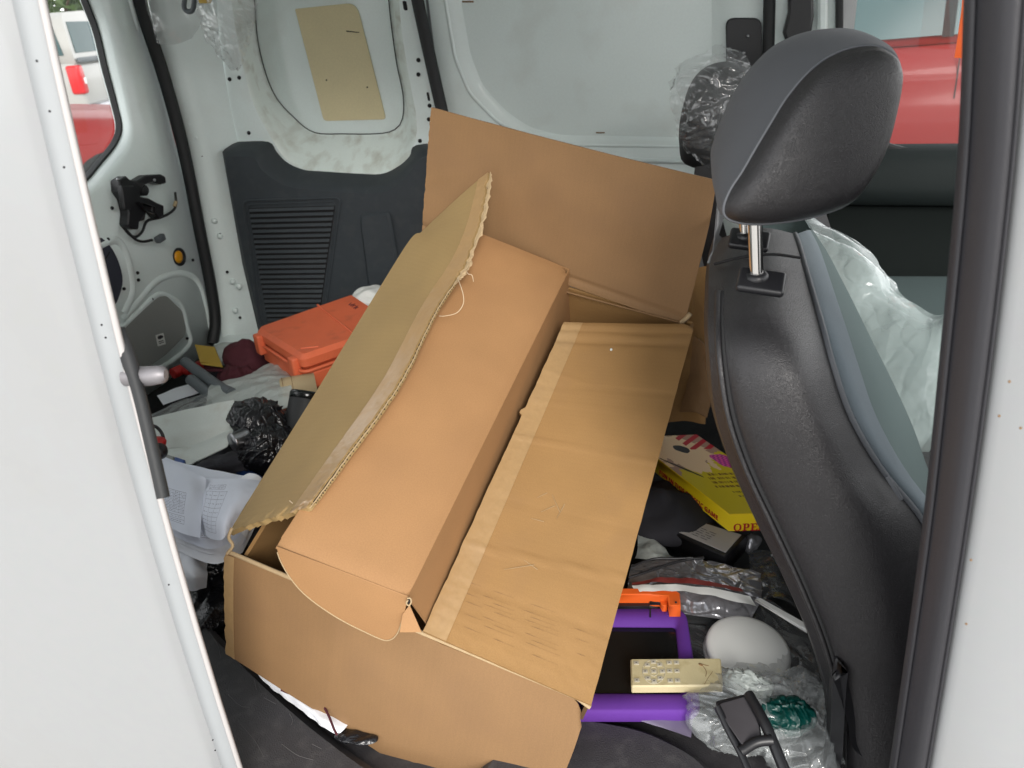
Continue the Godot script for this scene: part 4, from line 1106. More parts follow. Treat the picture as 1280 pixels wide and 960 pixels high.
func build_cartons() -> void:
	# ================= the big open carton =================
	var c := thing("open_carton", "large open brown corrugated carton with torn flaps spread, tilted towards the door", "carton", V(-0.35, 0.6, -0.9))
	var FL: Vector3 = V(-0.573,0.804,-0.684)
	var FR: Vector3 = V(-0.104,0.683,-0.624)
	var BR: Vector3 = V(-0.011,0.936,-1.155)
	var BL: Vector3 = V(-0.481,1.057,-1.215)
	var nn: Vector3 = V(0.17,0.8778,0.4479)
	var wob := noise(3, 7.0, 0, 2)
	var tear := noise(9, 60.0, 0, 3)
	var s := ST()
	# walls below the opening
	board(s, bilinear(FL + V(0.012, -0.016, -0.012), BL + V(0.02, -0.04, 0.01), BL - nn * 0.33, FL - nn * 0.30 + V(0.006, 0, -0.008), 6, 6), 0.005)
	put(s, "left_wall", M.card_in, c)
	s = ST()
	board(s, bilinear(FR + V(-0.006, -0.01, -0.008), BR, BR - nn * 0.30, FR - nn * 0.12 + V(-0.006, 0, -0.008), 6, 6), 0.005)
	put(s, "right_wall", M.card_out, c)
	s = ST()
	board(s, bilinear(BL + V(0.05, -0.02, 0.0), BR + V(0, 0.002, 0), BR - nn * 0.30, BL - nn * 0.33, 6, 6), 0.005)
	put(s, "back_wall", M.card_in, c)
	s = ST()
	board(s, bilinear(FL - nn * 0.30, FR - nn * 0.12, BR - nn * 0.30, BL - nn * 0.33, 6, 6), 0.005)
	put(s, "carton_bottom", M.card_in, c)
	# front flap hanging down over the door sill
	var rows := bilinear(V(-0.5784,0.8008,-0.6838), V(-0.1026,0.6823,-0.6238), V(-0.1802,0.4598,-0.5852), V(-0.5976,0.6539,-0.6559), 70, 24)
	for j in rows.size():
		var v := float(j) / (rows.size() - 1)
		for i in rows[j].size():
			var u: float = float(i) / (rows[j].size() - 1)
			var p: Vector3 = rows[j][i]
			var d: float = 0.0016 * wob.get_noise_3d(p.x * 0.8, p.y * 0.8, p.z) + 0.0010 * (crease_f(u, 0.34, 0.01) + crease_f(u, 0.62, 0.008))
			p += V(0.1, 0.1, 1.0).normalized() * (d + 0.012 * sin(PI * v) * 0.3)
			# rounded top right corner, ragged left edge
			if u > 0.94 and v < 0.5: p += V(-0.02, -0.032, 0.0) * pow((u - 0.94) / 0.06, 2.5) * pow(1.0 - v * 2.0, 4.0)
			if u < 0.02: p += V(tear.get_noise_3d(p.y * 3.0, 0, 0) * 0.004, 0, 0)
			rows[j][i] = p
	s = ST()
	board(s, rows, 0.0055)
	var ff := put(s, "front_flap", M.card_out, c, "front flap folded down, its upper edge slanting")
	s = ST()
	var ftape := []
	for r in rows: ftape.append(shift([r[0], r[1], r[2]], V(0.0002, 0.0006, 0.0036)))
	board(s, ftape, 0.0005)
	put(s, "tape_strip", M.tape, ff)
	s = ST()
	tube(s, [V(-0.5745,0.8016,-0.6833),V(-0.4455,0.7689,-0.667),V(-0.3179,0.7371,-0.6509),V(-0.198,0.7073,-0.6357),V(-0.1202,0.6881,-0.6259),V(-0.1054,0.6788,-0.623)], 0.003, 8)
	put(s, "worn_edge", M.card_edge, ff)
	s = ST()
	tube(s, curve([V(-0.5694,0.8311,-0.695),V(-0.57,0.8233,-0.6852),V(-0.5647,0.8139,-0.6819),V(-0.5742,0.8023,-0.6793)], 10), 0.0022, 7)
	put(s, "torn_corner", M.card_edge, c)
	# right flap folded in over the opening
	var q0: Vector3 = V(-0.2044,0.9533,-1.1023)
	var q1: Vector3 = V(-0.0076,0.9371,-1.1451)
	var q2: Vector3 = V(-0.1036,0.6869,-0.6184)
	var q3: Vector3 = V(-0.3068,0.7405,-0.6463)
	rows = bilinear(q0, q1, q2, q3, 40, 110)
	for j in rows.size():
		var v := float(j) / (rows.size() - 1)
		for i in rows[j].size():
			var u: float = float(i) / (rows[j].size() - 1)
			var p: Vector3 = rows[j][i]
			var d: float = 0.0015 * wob.get_noise_3d(p.x + 4.0, p.y, p.z)
			var w := 0.01 * sin(u * 7.0)
			d += 0.0028 * crease_f(v, 0.015, 0.012) + 0.0022 * crease_f(v + w * 0.4, 0.048, 0.007) - 0.002 * crease_f(v, 0.075, 0.006)
			d -= 0.0014 * crease_f(v + 0.006 * u, 0.245, 0.0035)
			d += 0.0010 * crease_f(v, 0.30, 0.004) * (1.0 - u) + 0.0012 * crease_f(v - u * 0.10, 0.19, 0.004) * maxf(0.0, 1.0 - u * 2.2)
			d += 0.0020 * crease_f(v + 0.03 * u, 0.765, 0.004) - 0.0010 * crease_f(v, 0.86, 0.006) + 0.0014 * crease_f(v - 0.01 * u, 0.43, 0.004) - 0.001 * crease_f(v, 0.62, 0.004)
			if v > 0.86: d += 0.0003 * sin(v * 190.0 + 3.0 * wob.get_noise_2d(u * 2.0, v * 3.0))
			if u < 0.03: p += (q0 - q1).normalized() * (0.0010 * tear.get_noise_1d(v * 0.25) + (0.005 if v > 0.335 and v < 0.352 else 0.0))
			if u > 0.985: p += (q0 - q1).normalized() * 0.0005 * tear.get_noise_1d(v * 0.2 + 9.0)
			if v < 0.03 and u > 0.9: p += (q3 - q0).normalized() * 0.012 * pow((u - 0.9) / 0.1, 2.0) * (1.0 - v / 0.03)
			rows[j][i] = p + nn * d
	s = ST()
	board(s, rows, 0.005)
	var rf := put(s, "right_flap", M.card_in, c, "right flap folded inwards, wrinkled, tape along its free edge")
	# tape on its free edge, following the same surface
	s = ST()
	var trows := []
	for j in rows.size():
		var r := []
		for i in 6:
			var u := i / 5.0 * 5.6
			var i0 := int(u)
			var p: Vector3 = (rows[j][i0] as Vector3).lerp(rows[j][i0 + 1], u - i0)
			r.append(p + nn * 0.0034)
		trows.append(r)
	board(s, trows, 0.0005)
	put(s, "tape_strip", M.tape, rf)
	s = ST()
	for k in 9:
		var v := 0.86 + 0.012 * k
		var a := int(v * 109)
		var i0 := 4 + (k * 5) % 9
		for seg in 3:
			var i1 := mini(i0 + 5 + (k * 3 + seg) % 6, 36)
			if i1 - i0 < 3: continue
			var pts := []
			for i in range(i0, i1): pts.append((rows[a][i] as Vector3) + nn * 0.0027)
			tube(s, pts, [0.0001, 0.0003 + 0.0001 * (k % 3), 0.0003, 0.0001], 4)
			i0 = i1 + 2 + seg
	put(s, "scuff_line", M.scuff, rf)
	s = ST()
	for q in [[V(-0.1997,0.8169,-0.8289),V(-0.1883,0.8193,-0.8379)],[V(-0.1926,0.8067,-0.8117),V(-0.1755,0.8097,-0.824)],[V(-0.1818,0.8177,-0.8373),V(-0.1682,0.8049,-0.8173)],[V(-0.2034,0.8033,-0.8009),V(-0.1866,0.8,-0.8007)],[V(-0.1711,0.8009,-0.8084),V(-0.1636,0.8099,-0.8288)],[V(-0.2036,0.777,-0.7492),V(-0.1851,0.7698,-0.7421)],[V(-0.2258,0.7728,-0.7326),V(-0.1899,0.773,-0.7467)]]:
		tube(s, q, [0.0002, 0.0005], 4)
	put(s, "pale_scrape", M.card_edge, rf).set_meta("kind", "stuff")
	s = ST()
	lump(s, Transform3D(Basis(), V(-0.128,0.9264,-1.0696)), V(0.0022, 0.0022, 0.0022), 0.0, 10.0, 2, 8, 6)
	put(s, "paint_speck", M.white_card, rf)
	# back flap standing up
	rows = bilinear(V(-0.424,1.267,-1.2302), V(0.0205,1.1523,-1.1734), V(-0.0174,0.9314,-1.1552), V(-0.4604,1.0678,-1.214), 70, 50)
	for j in rows.size():
		var v := float(j) / (rows.size() - 1)
		for i in rows[j].size():
			var u: float = float(i) / (rows[j].size() - 1)
			var p: Vector3 = rows[j][i]
			var d: float = 0.0022 * wob.get_noise_3d(p.x * 0.8, p.y * 0.8, 3.0) - 0.004 * crease_f(v, 0.93 + 0.02 * u, 0.012)
			d += 0.014 * sin(PI * u) * (1.0 - v)
			d += 0.0012 * crease_f(u * 0.7 + v * 0.6, 0.34, 0.012) * clampf(1.0 - u * 4.0, 0, 1)
			if u < 0.02: p += V(0.0016 * tear.get_noise_1d(v * 0.3), 0, 0)
			if u > 0.96 and v > 0.25: p += V(-0.008 * (u - 0.96) / 0.04 * (v - 0.25), 0, 0)
			if u > 0.97 and v < 0.3: p += V(-0.01, 0, 0) * (u - 0.97) / 0.03 * (0.3 - v)
			rows[j][i] = p + V(0.1, 0, 1.0).normalized() * d
	s = ST()
	board(s, rows, 0.0055)
	var bf := put(s, "back_flap", M.card_out, c, "tall back flap standing upright")
	s = ST()
	tube(s, [V(-0.2166,0.9812,-1.1745),V(-0.1433,0.9648,-1.1654),V(-0.067,0.9478,-1.1559),V(-0.0223,0.9374,-1.1503)], 0.0016, 6)
	put(s, "fold_crease", M.card_out, bf)
	s = ST()
	tube(s, [V(-0.0285,0.9375,-1.1529),V(-0.0201,0.9457,-1.1529),V(-0.0143,0.9537,-1.1531)], 0.004, 6)
	put(s, "torn_corner", M.card_edge, bf)
	# left flap leaning in, torn along its free edge
	var ha := [V(-0.5788,0.816,-0.7022),V(-0.562,0.8562,-0.7844),V(-0.5354,0.9193,-0.9154),V(-0.4989,0.9995,-1.0575),V(-0.4641,1.067,-1.1641),V(-0.4456,1.0785,-1.1749),V(-0.4213,1.0981,-1.1797)]
	var hb := [V(-0.4187,0.9101,-0.6405),V(-0.3985,0.9366,-0.7018),V(-0.3679,0.98,-0.8239),V(-0.3531,1.0312,-0.9457),V(-0.3327,1.0679,-1.0271),V(-0.3238,1.1131,-1.0983),V(-0.3219,1.1729,-1.1691)]
	rows = []
	for j in 110:
		var v := j / 109.0
		var a: Vector3 = cub(ha, v)
		var b: Vector3 = cub(hb, v)
		var r := []
		for i in 30:
			var u := i / 29.0
			var p := a.lerp(b, u)
			var up := V(0.55, 0.75, 0.3).normalized()
			p += up * (0.006 * sin(PI * u) + 0.0014 * wob.get_noise_3d(p.x, p.y, p.z) + 0.0015 * crease_f(u, 0.82, 0.02))
			p += up * 0.0008 * sin(v * 260.0 + u * 6.0) * clampf(1.0 - v * 5.0, 0.0, 1.0)
			if u > 0.96: p += (b - a).normalized() * (0.006 * tear.get_noise_1d(v * 1.0 + 3.0) if v > 0.62 else 0.0015 * tear.get_noise_1d(v * 0.6))
			if v < 0.02: p += V(0.003, 0.002, 0.008) * (tear.get_noise_1d(u * 0.8) + 0.7 * tear.get_noise_1d(u * 2.6 + 5.0))
			r.append(p)
		rows.append(r)
	s = ST()
	board(s, rows, 0.007)
	var lf := put(s, "left_flap", M.card_olive, c, "left flap leaning inwards with a torn corrugated edge")
	# raw corrugated edge: paper liner roll, dark flute openings, torn paper
	s = ST()
	trows = []
	for j in rows.size():
		var r := []
		for i in 5: 
			var k := 23.4 + i * 1.38
			var i0 := int(k)
			var p: Vector3 = (rows[j][i0] as Vector3).lerp(rows[j][mini(i0 + 1, 29)], k - i0)
			var ja := maxi(j - 1, 0)
			var jb := mini(j + 1, 109)
			var nv: Vector3 = ((rows[j][28] as Vector3) - (rows[j][24] as Vector3)).cross((rows[jb][26] as Vector3) - (rows[ja][26] as Vector3)).normalized()
			if nv.dot(V(0.1, 0.5, 0.85)) < 0.0: nv = -nv
			r.append(p + nv * (0.0042 + 0.0008 * tear.get_noise_2d(j * 0.6, i * 0.6)))
		trows.append(r)
	board(s, trows, 0.0005)
	put(s, "tape_strip", M.tape, lf)
	s = ST()
	for k in 62:
		var v := 0.02 + 0.60 * k / 62.0
		var jf := v * 109.0
		var j := int(jf)
		var p: Vector3 = (rows[j][29] as Vector3).lerp(rows[j + 1][29], jf - j)
		var along: Vector3 = ((rows[j + 1][29] as Vector3) - rows[j][29]).normalized()
		var outw: Vector3 = ((rows[j][29] as Vector3) - rows[j][26]).normalized()
		var th := along.cross(outw).normalized()
		var w := p + outw * 0.0012
		tri(s, w - along * 0.0026 - th * 0.0027, w + along * 0.0026 - th * 0.0027, w + th * 0.0027 + outw * 0.0002)
	put(s, "flute_opening", M.flute_dark, lf).set_meta("kind", "stuff")
	s = ST()
	for pair in [[29, 0.0036], [29, -0.0036]]:
		var pts := []
		for j in rows.size():
			var th := V(0.55, 0.75, 0.3).normalized()
			pts.append((rows[j][29] as Vector3) + th * pair[1] + V(0.0015, 0, 0.001) * tear.get_noise_1d(j * 1.3))
		tube(s, pts, 0.0009, 5)
	put(s, "liner_edge", M.card_edge, lf)
	s = ST()
	var rag := noise(19, 0.16, 0, 4)
	for layer in 3:
		var rr := []
		for j in range(62, 110):
			var p: Vector3 = rows[j][29]
			var th := V(0.55, 0.75, 0.3).normalized()
			var w := maxf(0.0006, (0.005 + 0.008 * rag.get_noise_2d(j, layer * 40.0)) * smoothstep(62.0, 72.0, j))
			var o := th * (0.0028 - 0.0026 * layer)
			rr.append([p + o, p + o + V(0.6, 0.1 + 0.5 * (1 - layer), 0.5).normalized() * w * 0.6, p + o + V(0.75, 0.3 - 0.5 * layer, 0.2).normalized() * w])
		grid(s, rr)
	put(s, "torn_paper", M.card_edge, lf)
	s = ST()
	tube(s, curve([V(-0.3503,1.0242,-0.9487),V(-0.3412,1.0254,-0.946),V(-0.3237,1.0299,-0.9471),V(-0.3156,1.0401,-0.9544),V(-0.3161,1.0519,-0.9602),V(-0.3239,1.0618,-0.9746),V(-0.3336,1.0638,-0.9961)], 30), 0.0006, 5)
	tube(s, curve([V(-0.332,1.0662,-1.0322),V(-0.3254,1.0617,-1.0202),V(-0.3197,1.0593,-1.0205),V(-0.3172,1.0509,-1.017)], 16), 0.0006, 5)
	tube(s, curve([V(-0.4613,0.8982,-0.6714),V(-0.447,0.898,-0.6637),V(-0.4401,0.9075,-0.6703),V(-0.4346,0.9001,-0.6623),V(-0.4288,0.8933,-0.6662),V(-0.4413,0.8909,-0.6616)], 24), 0.0007, 5)
	put(s, "loose_thread", M.string, lf)

	# ================= the inner kraft box =================
	var k0: Vector3 = V(-0.4398,0.8919,-0.5965)
	var k1: Vector3 = V(-0.3008,0.8281,-0.6102)
	var k2: Vector3 = V(-0.2048,1.0198,-1.1759)
	var k3: Vector3 = V(-0.3438,1.0836,-1.1622)
	var kn: Vector3 = V(0.4184,0.8362,0.3544)
	var sd := (k1 - k0).normalized()
	var kin := (k3 - k0).normalized() * 0.012
	var b := thing("kraft_box", "long closed smooth kraft box with a rounded front tuck flap, lying inside the open carton", "box", k0.lerp(k2, 0.5) - kn * 0.2)
	s = ST()
	rows = bilinear(k0, k1, k2, k3, 24, 60)
	for j in rows.size():
		var v := float(j) / (rows.size() - 1)
		for i in rows[j].size():
			var u: float = float(i) / (rows[j].size() - 1)
			var p: Vector3 = rows[j][i]
			p += kn * (0.007 * sin(PI * u) * sin(PI * v) + 0.0006 * wob.get_noise_3d(p.x * 1.5, p.y, p.z * 1.5))
			p -= kn * 0.003 * (pow(absf(u * 2.0 - 1.0), 12.0) + pow(absf(v * 2.0 - 1.0), 24.0))
			if v > 0.97 and u > 0.88: p += (k0 - k3).normalized() * 0.012 * pow((u - 0.88) / 0.12, 2.0) * (v - 0.97) / 0.03
			rows[j][i] = p
	board(s, rows, 0.002)
	put(s, "lid", M.kraft, b)
	s = ST()
	board(s, bilinear(k1 - kn * 0.003 + V(-0.001, 0, 0.0), k2 - kn * 0.003, k2 - kn * 0.19 + sd * 0.07, k1 + kin * 2.5 - kn * 0.19 + sd * 0.07, 12, 8), 0.002)
	put(s, "right_side", M.kraft, b)
	s = ST()
	board(s, bilinear(k0 + kin - kn * 0.003, k3 - kn * 0.003, k3 - kn * 0.2, k0 + kin * 8.0 - kn * 0.2, 12, 8), 0.002)
	put(s, "left_side", M.kraft, b)
	s = ST()
	board(s, bilinear(k3 - kn * 0.003, k2 - kn * 0.003, k2 - kn * 0.2, k3 - kn * 0.2, 8, 8), 0.002)
	put(s, "back_end", M.kraft, b)
	s = ST()
	board(s, bilinear(k0 + kin * 2.0 - kn * 0.003, k1 + kin - kn * 0.003, k1 + kin * 6.0 - kn * 0.2, k0 + kin * 8.0 - kn * 0.2, 8, 8), 0.002)
	put(s, "front_end", M.kraft, b)
	s = ST()
	var tf := rounded([V(-0.4398,0.8919,-0.5965),V(-0.301,0.8267,-0.6104),V(-0.3158,0.7855,-0.6166),V(-0.3251,0.763,-0.6199),V(-0.3337,0.7501,-0.6218),V(-0.3438,0.7442,-0.6224),V(-0.3555,0.7499,-0.6213),V(-0.3901,0.7726,-0.6168),V(-0.4139,0.7963,-0.6124),V(-0.4317,0.8216,-0.6079),V(-0.4396,0.8513,-0.603),V(-0.4414,0.8742,-0.5993)], [0.0, 0.001, 0.004, 0.006, 0.006, 0.006, 0.01, 0.02, 0.02, 0.02, 0.02, 0.01], 3)
	slab(s, tf, V(0.0005, 0.0, -0.0016), 0.0004)
	put(s, "tuck_flap", M.kraft, b, "front tuck flap with a big rounded left corner")
	s = ST()
	var te := []
	for p in tf: te.append(p + V(0, 0, 0.0006))
	tube(s, te.slice(5), 0.0008, 5)
	put(s, "cut_edge", M.card_edge, b)
	s = ST()
	tube(s, curve([V(-0.2997,0.8292,-0.6052),V(-0.2963,0.8289,-0.606),V(-0.2953,0.8249,-0.6043),V(-0.2978,0.822,-0.6021),V(-0.3004,0.8245,-0.6027),V(-0.2988,0.8275,-0.6046)], 16), 0.0009, 6)
	put(s, "corner_slot", M.card_edge, b)
	s = ST()
	slab(s, curve([V(-0.3006,0.8267,-0.6066),V(-0.2976,0.8265,-0.6073),V(-0.2971,0.8233,-0.6059),V(-0.2987,0.8215,-0.6045),V(-0.3009,0.8236,-0.605)], 12, true), V(0, 0, -0.0008), 0.0002)
	put(s, "slot_opening", M.hole, b)
	s = ST()
	board(s, bilinear(V(-0.3125,0.7979,-0.6126), V(-0.305,0.807,-0.6191), V(-0.2922,0.7758,-0.6115), V(-0.3159,0.7776,-0.606), 4, 4), 0.0015)
	put(s, "side_tab", M.kraft, b)

	# ================= carton pieces behind on the right =================
	var c2 := thing("carton_piece", "folded brown carton stuck upright between the open carton and the near seat", "carton", V(0.0, 0.65, -1.25))
	s = ST()
	rows = net([[V(-0.0367,0.9595,-1.34),V(-0.0066,0.9701,-1.33),V(0.0305,0.9804,-1.32)],[V(-0.0387,0.8707,-1.26),V(-0.0106,0.8829,-1.25),V(0.0228,0.9021,-1.24)],[V(-0.0447,0.8027,-1.21),V(-0.0127,0.8119,-1.2),V(0.0218,0.8299,-1.19)],[V(-0.0504,0.744,-1.18),V(-0.0157,0.7544,-1.17),V(0.013,0.761,-1.15)]], 16, 30)
	board(s, ruffle(rows, 0.004, 14.0, 21), 0.005)
	put(s, "front_panel", M.card_in, c2)
	s = ST()
	board(s, ruffle(net([[V(-0.0076,0.884,-1.23),V(0.0084,0.8784,-1.21),V(0.0193,0.8615,-1.2)],[V(-0.0131,0.8238,-1.2),V(0.0056,0.8194,-1.18),V(0.0229,0.803,-1.17)],[V(-0.0266,0.7707,-1.17),V(-0.0031,0.7799,-1.155),V(0.0177,0.7732,-1.15)]], 14, 18), 0.003, 20.0, 22), 0.005)
	put(s, "crumpled_flap", M.card_out, c2)

func table_print(seed_: int, w: int, h: int, boxes: Array) -> ImageTexture:
	var im := Image.create(w, h, false, Image.FORMAT_RGB8)
	im.fill(Color(0.88, 0.90, 0.95))
	var r := RandomNumberGenerator.new()
	r.seed = seed_
	for b in boxes:
		var q: Rect2i = b[0]
		var nc: int = b[1]
		var nr: int = b[2]
		for k in nr + 1: im.fill_rect(Rect2i(q.position.x, q.position.y + q.size.y * k / nr, q.size.x, 2), Color(0.42, 0.42, 0.5))
		for k in nc + 1: im.fill_rect(Rect2i(q.position.x + q.size.x * k / nc, q.position.y, 2, q.size.y), Color(0.45, 0.45, 0.53))
		for a in nc:
			for k in nr:
				var x := q.position.x + q.size.x * a / nc + 5
				var y := q.position.y + q.size.y * k / nr + q.size.y / nr / 2
				while x < q.position.x + q.size.x * (a + 1) / nc - 10:
					var l := r.randi_range(2, 7)
					if r.randf() < 0.7: im.fill_rect(Rect2i(x, y + r.randi_range(-2, 0), l, r.randi_range(3, 5)), Color(0.30, 0.30, 0.38))
					x += l + r.randi_range(2, 5)
	return tex(im)

func build_rear_clutter() -> void:
	var s := ST()
	# ---- orange tool case ----
	var oc := thing("tool_case", "orange plastic tool case lying shut on the heap behind the big carton", "tool case", V(-1.0335,0.67,-1.7986))
	s = ST()
	slab(s, rounded([V(-1.0441,0.752,-1.544),V(-0.8393,0.752,-1.3835),V(-0.6852,0.752,-1.5862),V(-0.8954,0.752,-1.7925)], 0.02, 5), V(0, -0.038, 0), 0.010)
	put(s, "lid", M.orange_case, oc)
	s = ST()
	slab(s, rounded([V(-1.0415,0.7125,-1.5445),V(-0.8397,0.7125,-1.3864),V(-0.6879,0.7125,-1.586),V(-0.8949,0.7125,-1.7893)], 0.02, 5), V(0, -0.052, 0), 0.010)
	put(s, "base", M.orange_case, oc)
	s = ST()
	tube(s, rounded([V(-1.0456,0.714,-1.5437),V(-0.8391,0.714,-1.382),V(-0.6837,0.714,-1.5863),V(-0.8956,0.714,-1.7942)], 0.02, 5), 0.004, 8, true)
	put(s, "rim_band", M.orange_case, oc)
	s = ST()
	var ca: Vector3 = V(-1.0441,0.752,-1.544)
	var cb: Vector3 = V(-0.8393,0.752,-1.3835)
	var cc: Vector3 = V(-0.6852,0.752,-1.5862)
	var cd: Vector3 = V(-0.8954,0.752,-1.7925)
	tube(s, [ca.lerp(cd, 0.62) + V(0, 0.0005, 0), cb.lerp(cc, 0.56) + V(0, 0.0005, 0)], 0.003, 6)
	tube(s, [ca.lerp(cb, 0.80) + V(0.02, 0.0004, -0.01), ca.lerp(cb, 0.83) + V(0.05, 0.0004, -0.03)], 0.0022, 6)
	put(s, "moulded_rib", M.orange_case, oc)
	for t in [0.10, 0.86]:
		var p := ca.lerp(cb, t)
		s = ST()
		var outw := (ca - cd).normalized()
		rbox(s, axes(cb - ca, Vector3.UP, p + outw * 0.004 + V(0, -0.035, 0)), V(0.028, 0.05, 0.02), 0.005)
		put(s, "latch", M.orange_case, oc)
	s = ST()
	for k in 5:
		var p := cd.lerp(cc, 0.25 + 0.035 * k) + (ca - cd) * 0.16
		tube(s, [p + V(0, 0.0004, 0), p + V(0.006 * (k % 2), 0.0004, -0.016)], 0.0010, 4)
		if k < 4: tube(s, [p + V(0, 0.0004, -0.008 * (k % 3)), p + V(0.012, 0.0004, -0.004)], 0.0009, 4)
	put(s, "embossed_mark", M.maroon, oc, "small worn mark on the lid")

	# ---- white film bag sticking out beneath the case ----
	var wb := thing("plastic_bag", "rumpled white translucent plastic bag spread out beneath the orange tool case", "plastic bag", V(-1.0708,0.6,-1.4955))
	s = ST()
	grid(s, ruffle(net([[V(-1.025,0.68,-1.2759),V(-0.9359,0.68,-1.2658),V(-0.8437,0.69,-1.2555),V(-0.8159,0.69,-1.2829)],[V(-1.0468,0.685,-1.3213),V(-0.9646,0.69,-1.3183),V(-0.8724,0.7,-1.2952),V(-0.8352,0.7,-1.3171)],[V(-1.0718,0.68,-1.3773),V(-0.9961,0.69,-1.3712),V(-0.9161,0.7,-1.3571),V(-0.8843,0.69,-1.3922)],[V(-1.0289,0.67,-1.4179),V(-0.9986,0.68,-1.4598),V(-0.9497,0.69,-1.4507),V(-0.9228,0.67,-1.4733)],[V(-1.0278,0.655,-1.52),V(-1.0156,0.66,-1.5474),V(-1.0019,0.66,-1.5626),V(-0.9712,0.65,-1.5581)]], 50, 50), 0.007, 14.0, 31, 5))
	put(s, "sheet", M.film_white, wb)
	var pp := thing("plastic_wad", "wad of white plastic poking up behind the orange tool case beside the carton flap", "plastic bag", V(-0.9033,0.7,-1.9245))
	s = ST()
	lump(s, Transform3D(Basis(), V(-0.8775,0.71,-1.8714)), V(0.06, 0.03, 0.06), 0.008, 18.0, 33, 60, 40, 5)
	put(s, "wad", M.white_plastic, pp)

	# ---- tan roll and black tumbler ----
	var roll := thing("paper_roll", "tan round paper roll lying under the front corner of the orange case", "roll", V(-0.9327,0.62,-1.4674))
	s = ST()
	var r0: Vector3 = V(-0.8871,0.6735,-1.3536)
	var rx: Vector3 = V(0.0583,-0.0025,-0.0374)
	lathe(s, r0, rx, [Vector2(0.0, 0.0), Vector2(0.030, 0.0), Vector2(0.035, 0.003), Vector2(0.036, 0.02), Vector2(0.036, 0.075), Vector2(0.0, 0.075)], 30)
	put(s, "body", M.tan, roll)
	s = ST()
	for d in [0.006, 0.026]:
		var lp := []
		var y := rx.normalized()
		var x := y.cross(Vector3.UP).normalized()
		var z := x.cross(y)
		for i in 30: lp.append(r0 + y * d + (x * cos(TAU * i / 30) + z * sin(TAU * i / 30)) * 0.0363)
		tube(s, lp, 0.0007, 4, true)
	put(s, "seam_line", M.scuff, roll)
	var tum := thing("tumbler", "black tumbler with a glossy round lid leaning between the tan roll and the carton flap", "tumbler", V(-0.817,0.6,-1.2547))
	s = ST()
	var t0: Vector3 = V(-0.7428,0.7495,-1.2233)
	var tx: Vector3 = V(-0.0129,-0.1409,0.0973)
	lathe(s, t0, tx, [Vector2(0.033, 0.012), Vector2(0.034, 0.014), Vector2(0.033, 0.16), Vector2(0.028, 0.2)], 30)
	put(s, "body", M.rubber, tum)
	s = ST()
	lathe(s, t0, tx, [Vector2(0.0, 0.006), Vector2(0.024, 0.006), Vector2(0.028, -0.002), Vector2(0.032, -0.002), Vector2(0.0345, 0.003), Vector2(0.0345, 0.013), Vector2(0.033, 0.014)], 30)
	put(s, "tumbler_lid", M.screen, tum)

	# ---- black rubbish bag ----
	var bb := thing("rubbish_bag", "shiny black crumpled plastic rubbish bag stuffed beside the tumbler", "rubbish bag", V(-0.9193,0.58,-1.2774))
	s = ST()
	lump(s, Transform3D(Basis(Vector3.FORWARD, 0.4), V(-0.8203,0.7201,-1.1647)), V(0.055, 0.034, 0.05), 0.012, 18.0, 41, 130, 90, 6)
	put(s, "upper_bulge", M.bag_black, bb)
	s = ST()
	lump(s, Transform3D(Basis(Vector3.FORWARD, -0.3), V(-0.7915,0.6825,-1.119)), V(0.05, 0.05, 0.05), 0.012, 18.0, 43, 130, 90, 6)
	put(s, "lower_bulge", M.bag_black, bb)

	# ---- white unfolded carton ----
	var wc := thing("white_carton", "opened flat white card carton with a bent middle, lying left of the black rubbish bag", "carton", V(-1.0667,0.62,-1.2626))
	s = ST()
	board(s, ruffle(net([[V(-1.0881,0.7,-1.1727),V(-1.0181,0.7,-1.2243),V(-0.935,0.71,-1.252)],[V(-1.0566,0.685,-1.1334),V(-0.988,0.685,-1.1727),V(-0.9047,0.69,-1.2084)],[V(-1.0359,0.665,-1.1163),V(-0.9729,0.66,-1.15),V(-0.9114,0.675,-1.198)]], 24, 20), 0.003, 10.0, 51, 0), 0.002)
	put(s, "upper_panel", M.white_card, wc)
	s = ST()
	board(s, ruffle(net([[V(-1.0373,0.664,-1.1178),V(-0.9742,0.659,-1.1516),V(-0.9127,0.674,-1.1996)],[V(-0.9801,0.668,-1.0873),V(-0.9376,0.668,-1.1218),V(-0.8937,0.68,-1.165)],[V(-0.9377,0.66,-1.0758),V(-0.9151,0.665,-1.1022),V(-0.8892,0.67,-1.1357)]], 24, 14), 0.003, 10.0, 52, 0), 0.002)
	put(s, "lower_panel", M.white_card, wc)
	var sh := thing("plastic_sleeve", "flat clear plastic sleeve lying on dark cloth behind the white card carton", "plastic sleeve", V(-1.1866,0.6,-1.4011))
	s = ST()
	grid(s, ruffle(net([[V(-1.1313,0.68,-1.2121),V(-1.1055,0.68,-1.2724),V(-1.0599,0.68,-1.3458)],[V(-1.1009,0.685,-1.1783),V(-1.0598,0.69,-1.225),V(-1.0136,0.69,-1.2838)],[V(-1.0891,0.685,-1.1727),V(-1.035,0.69,-1.2029),V(-0.9886,0.69,-1.2566)]], 30, 20), 0.005, 18.0, 53, 5))
	put(s, "sheet", M.film, sh)
	var cup := thing("plastic_collar", "small grey plastic collar lying against the black rubbish bag", "cap", V(-0.9366,0.62,-1.2414))
	s = ST()
	lathe(s, V(-0.8322,0.7159,-1.0789), V(0.0142,-0.0008,-0.0264), [Vector2(0.0, 0.0), Vector2(0.016, 0.0), Vector2(0.018, 0.003), Vector2(0.016, 0.005), Vector2(0.017, 0.03), Vector2(0.013, 0.035), Vector2(0.0, 0.036)], 18)
	put(s, "body", M.steel, cup)
	var cl := thing("dark_cloth", "folded dark navy cloth lying in front of the white card carton", "cloth", V(-0.958,0.6,-1.1755))
	s = ST()
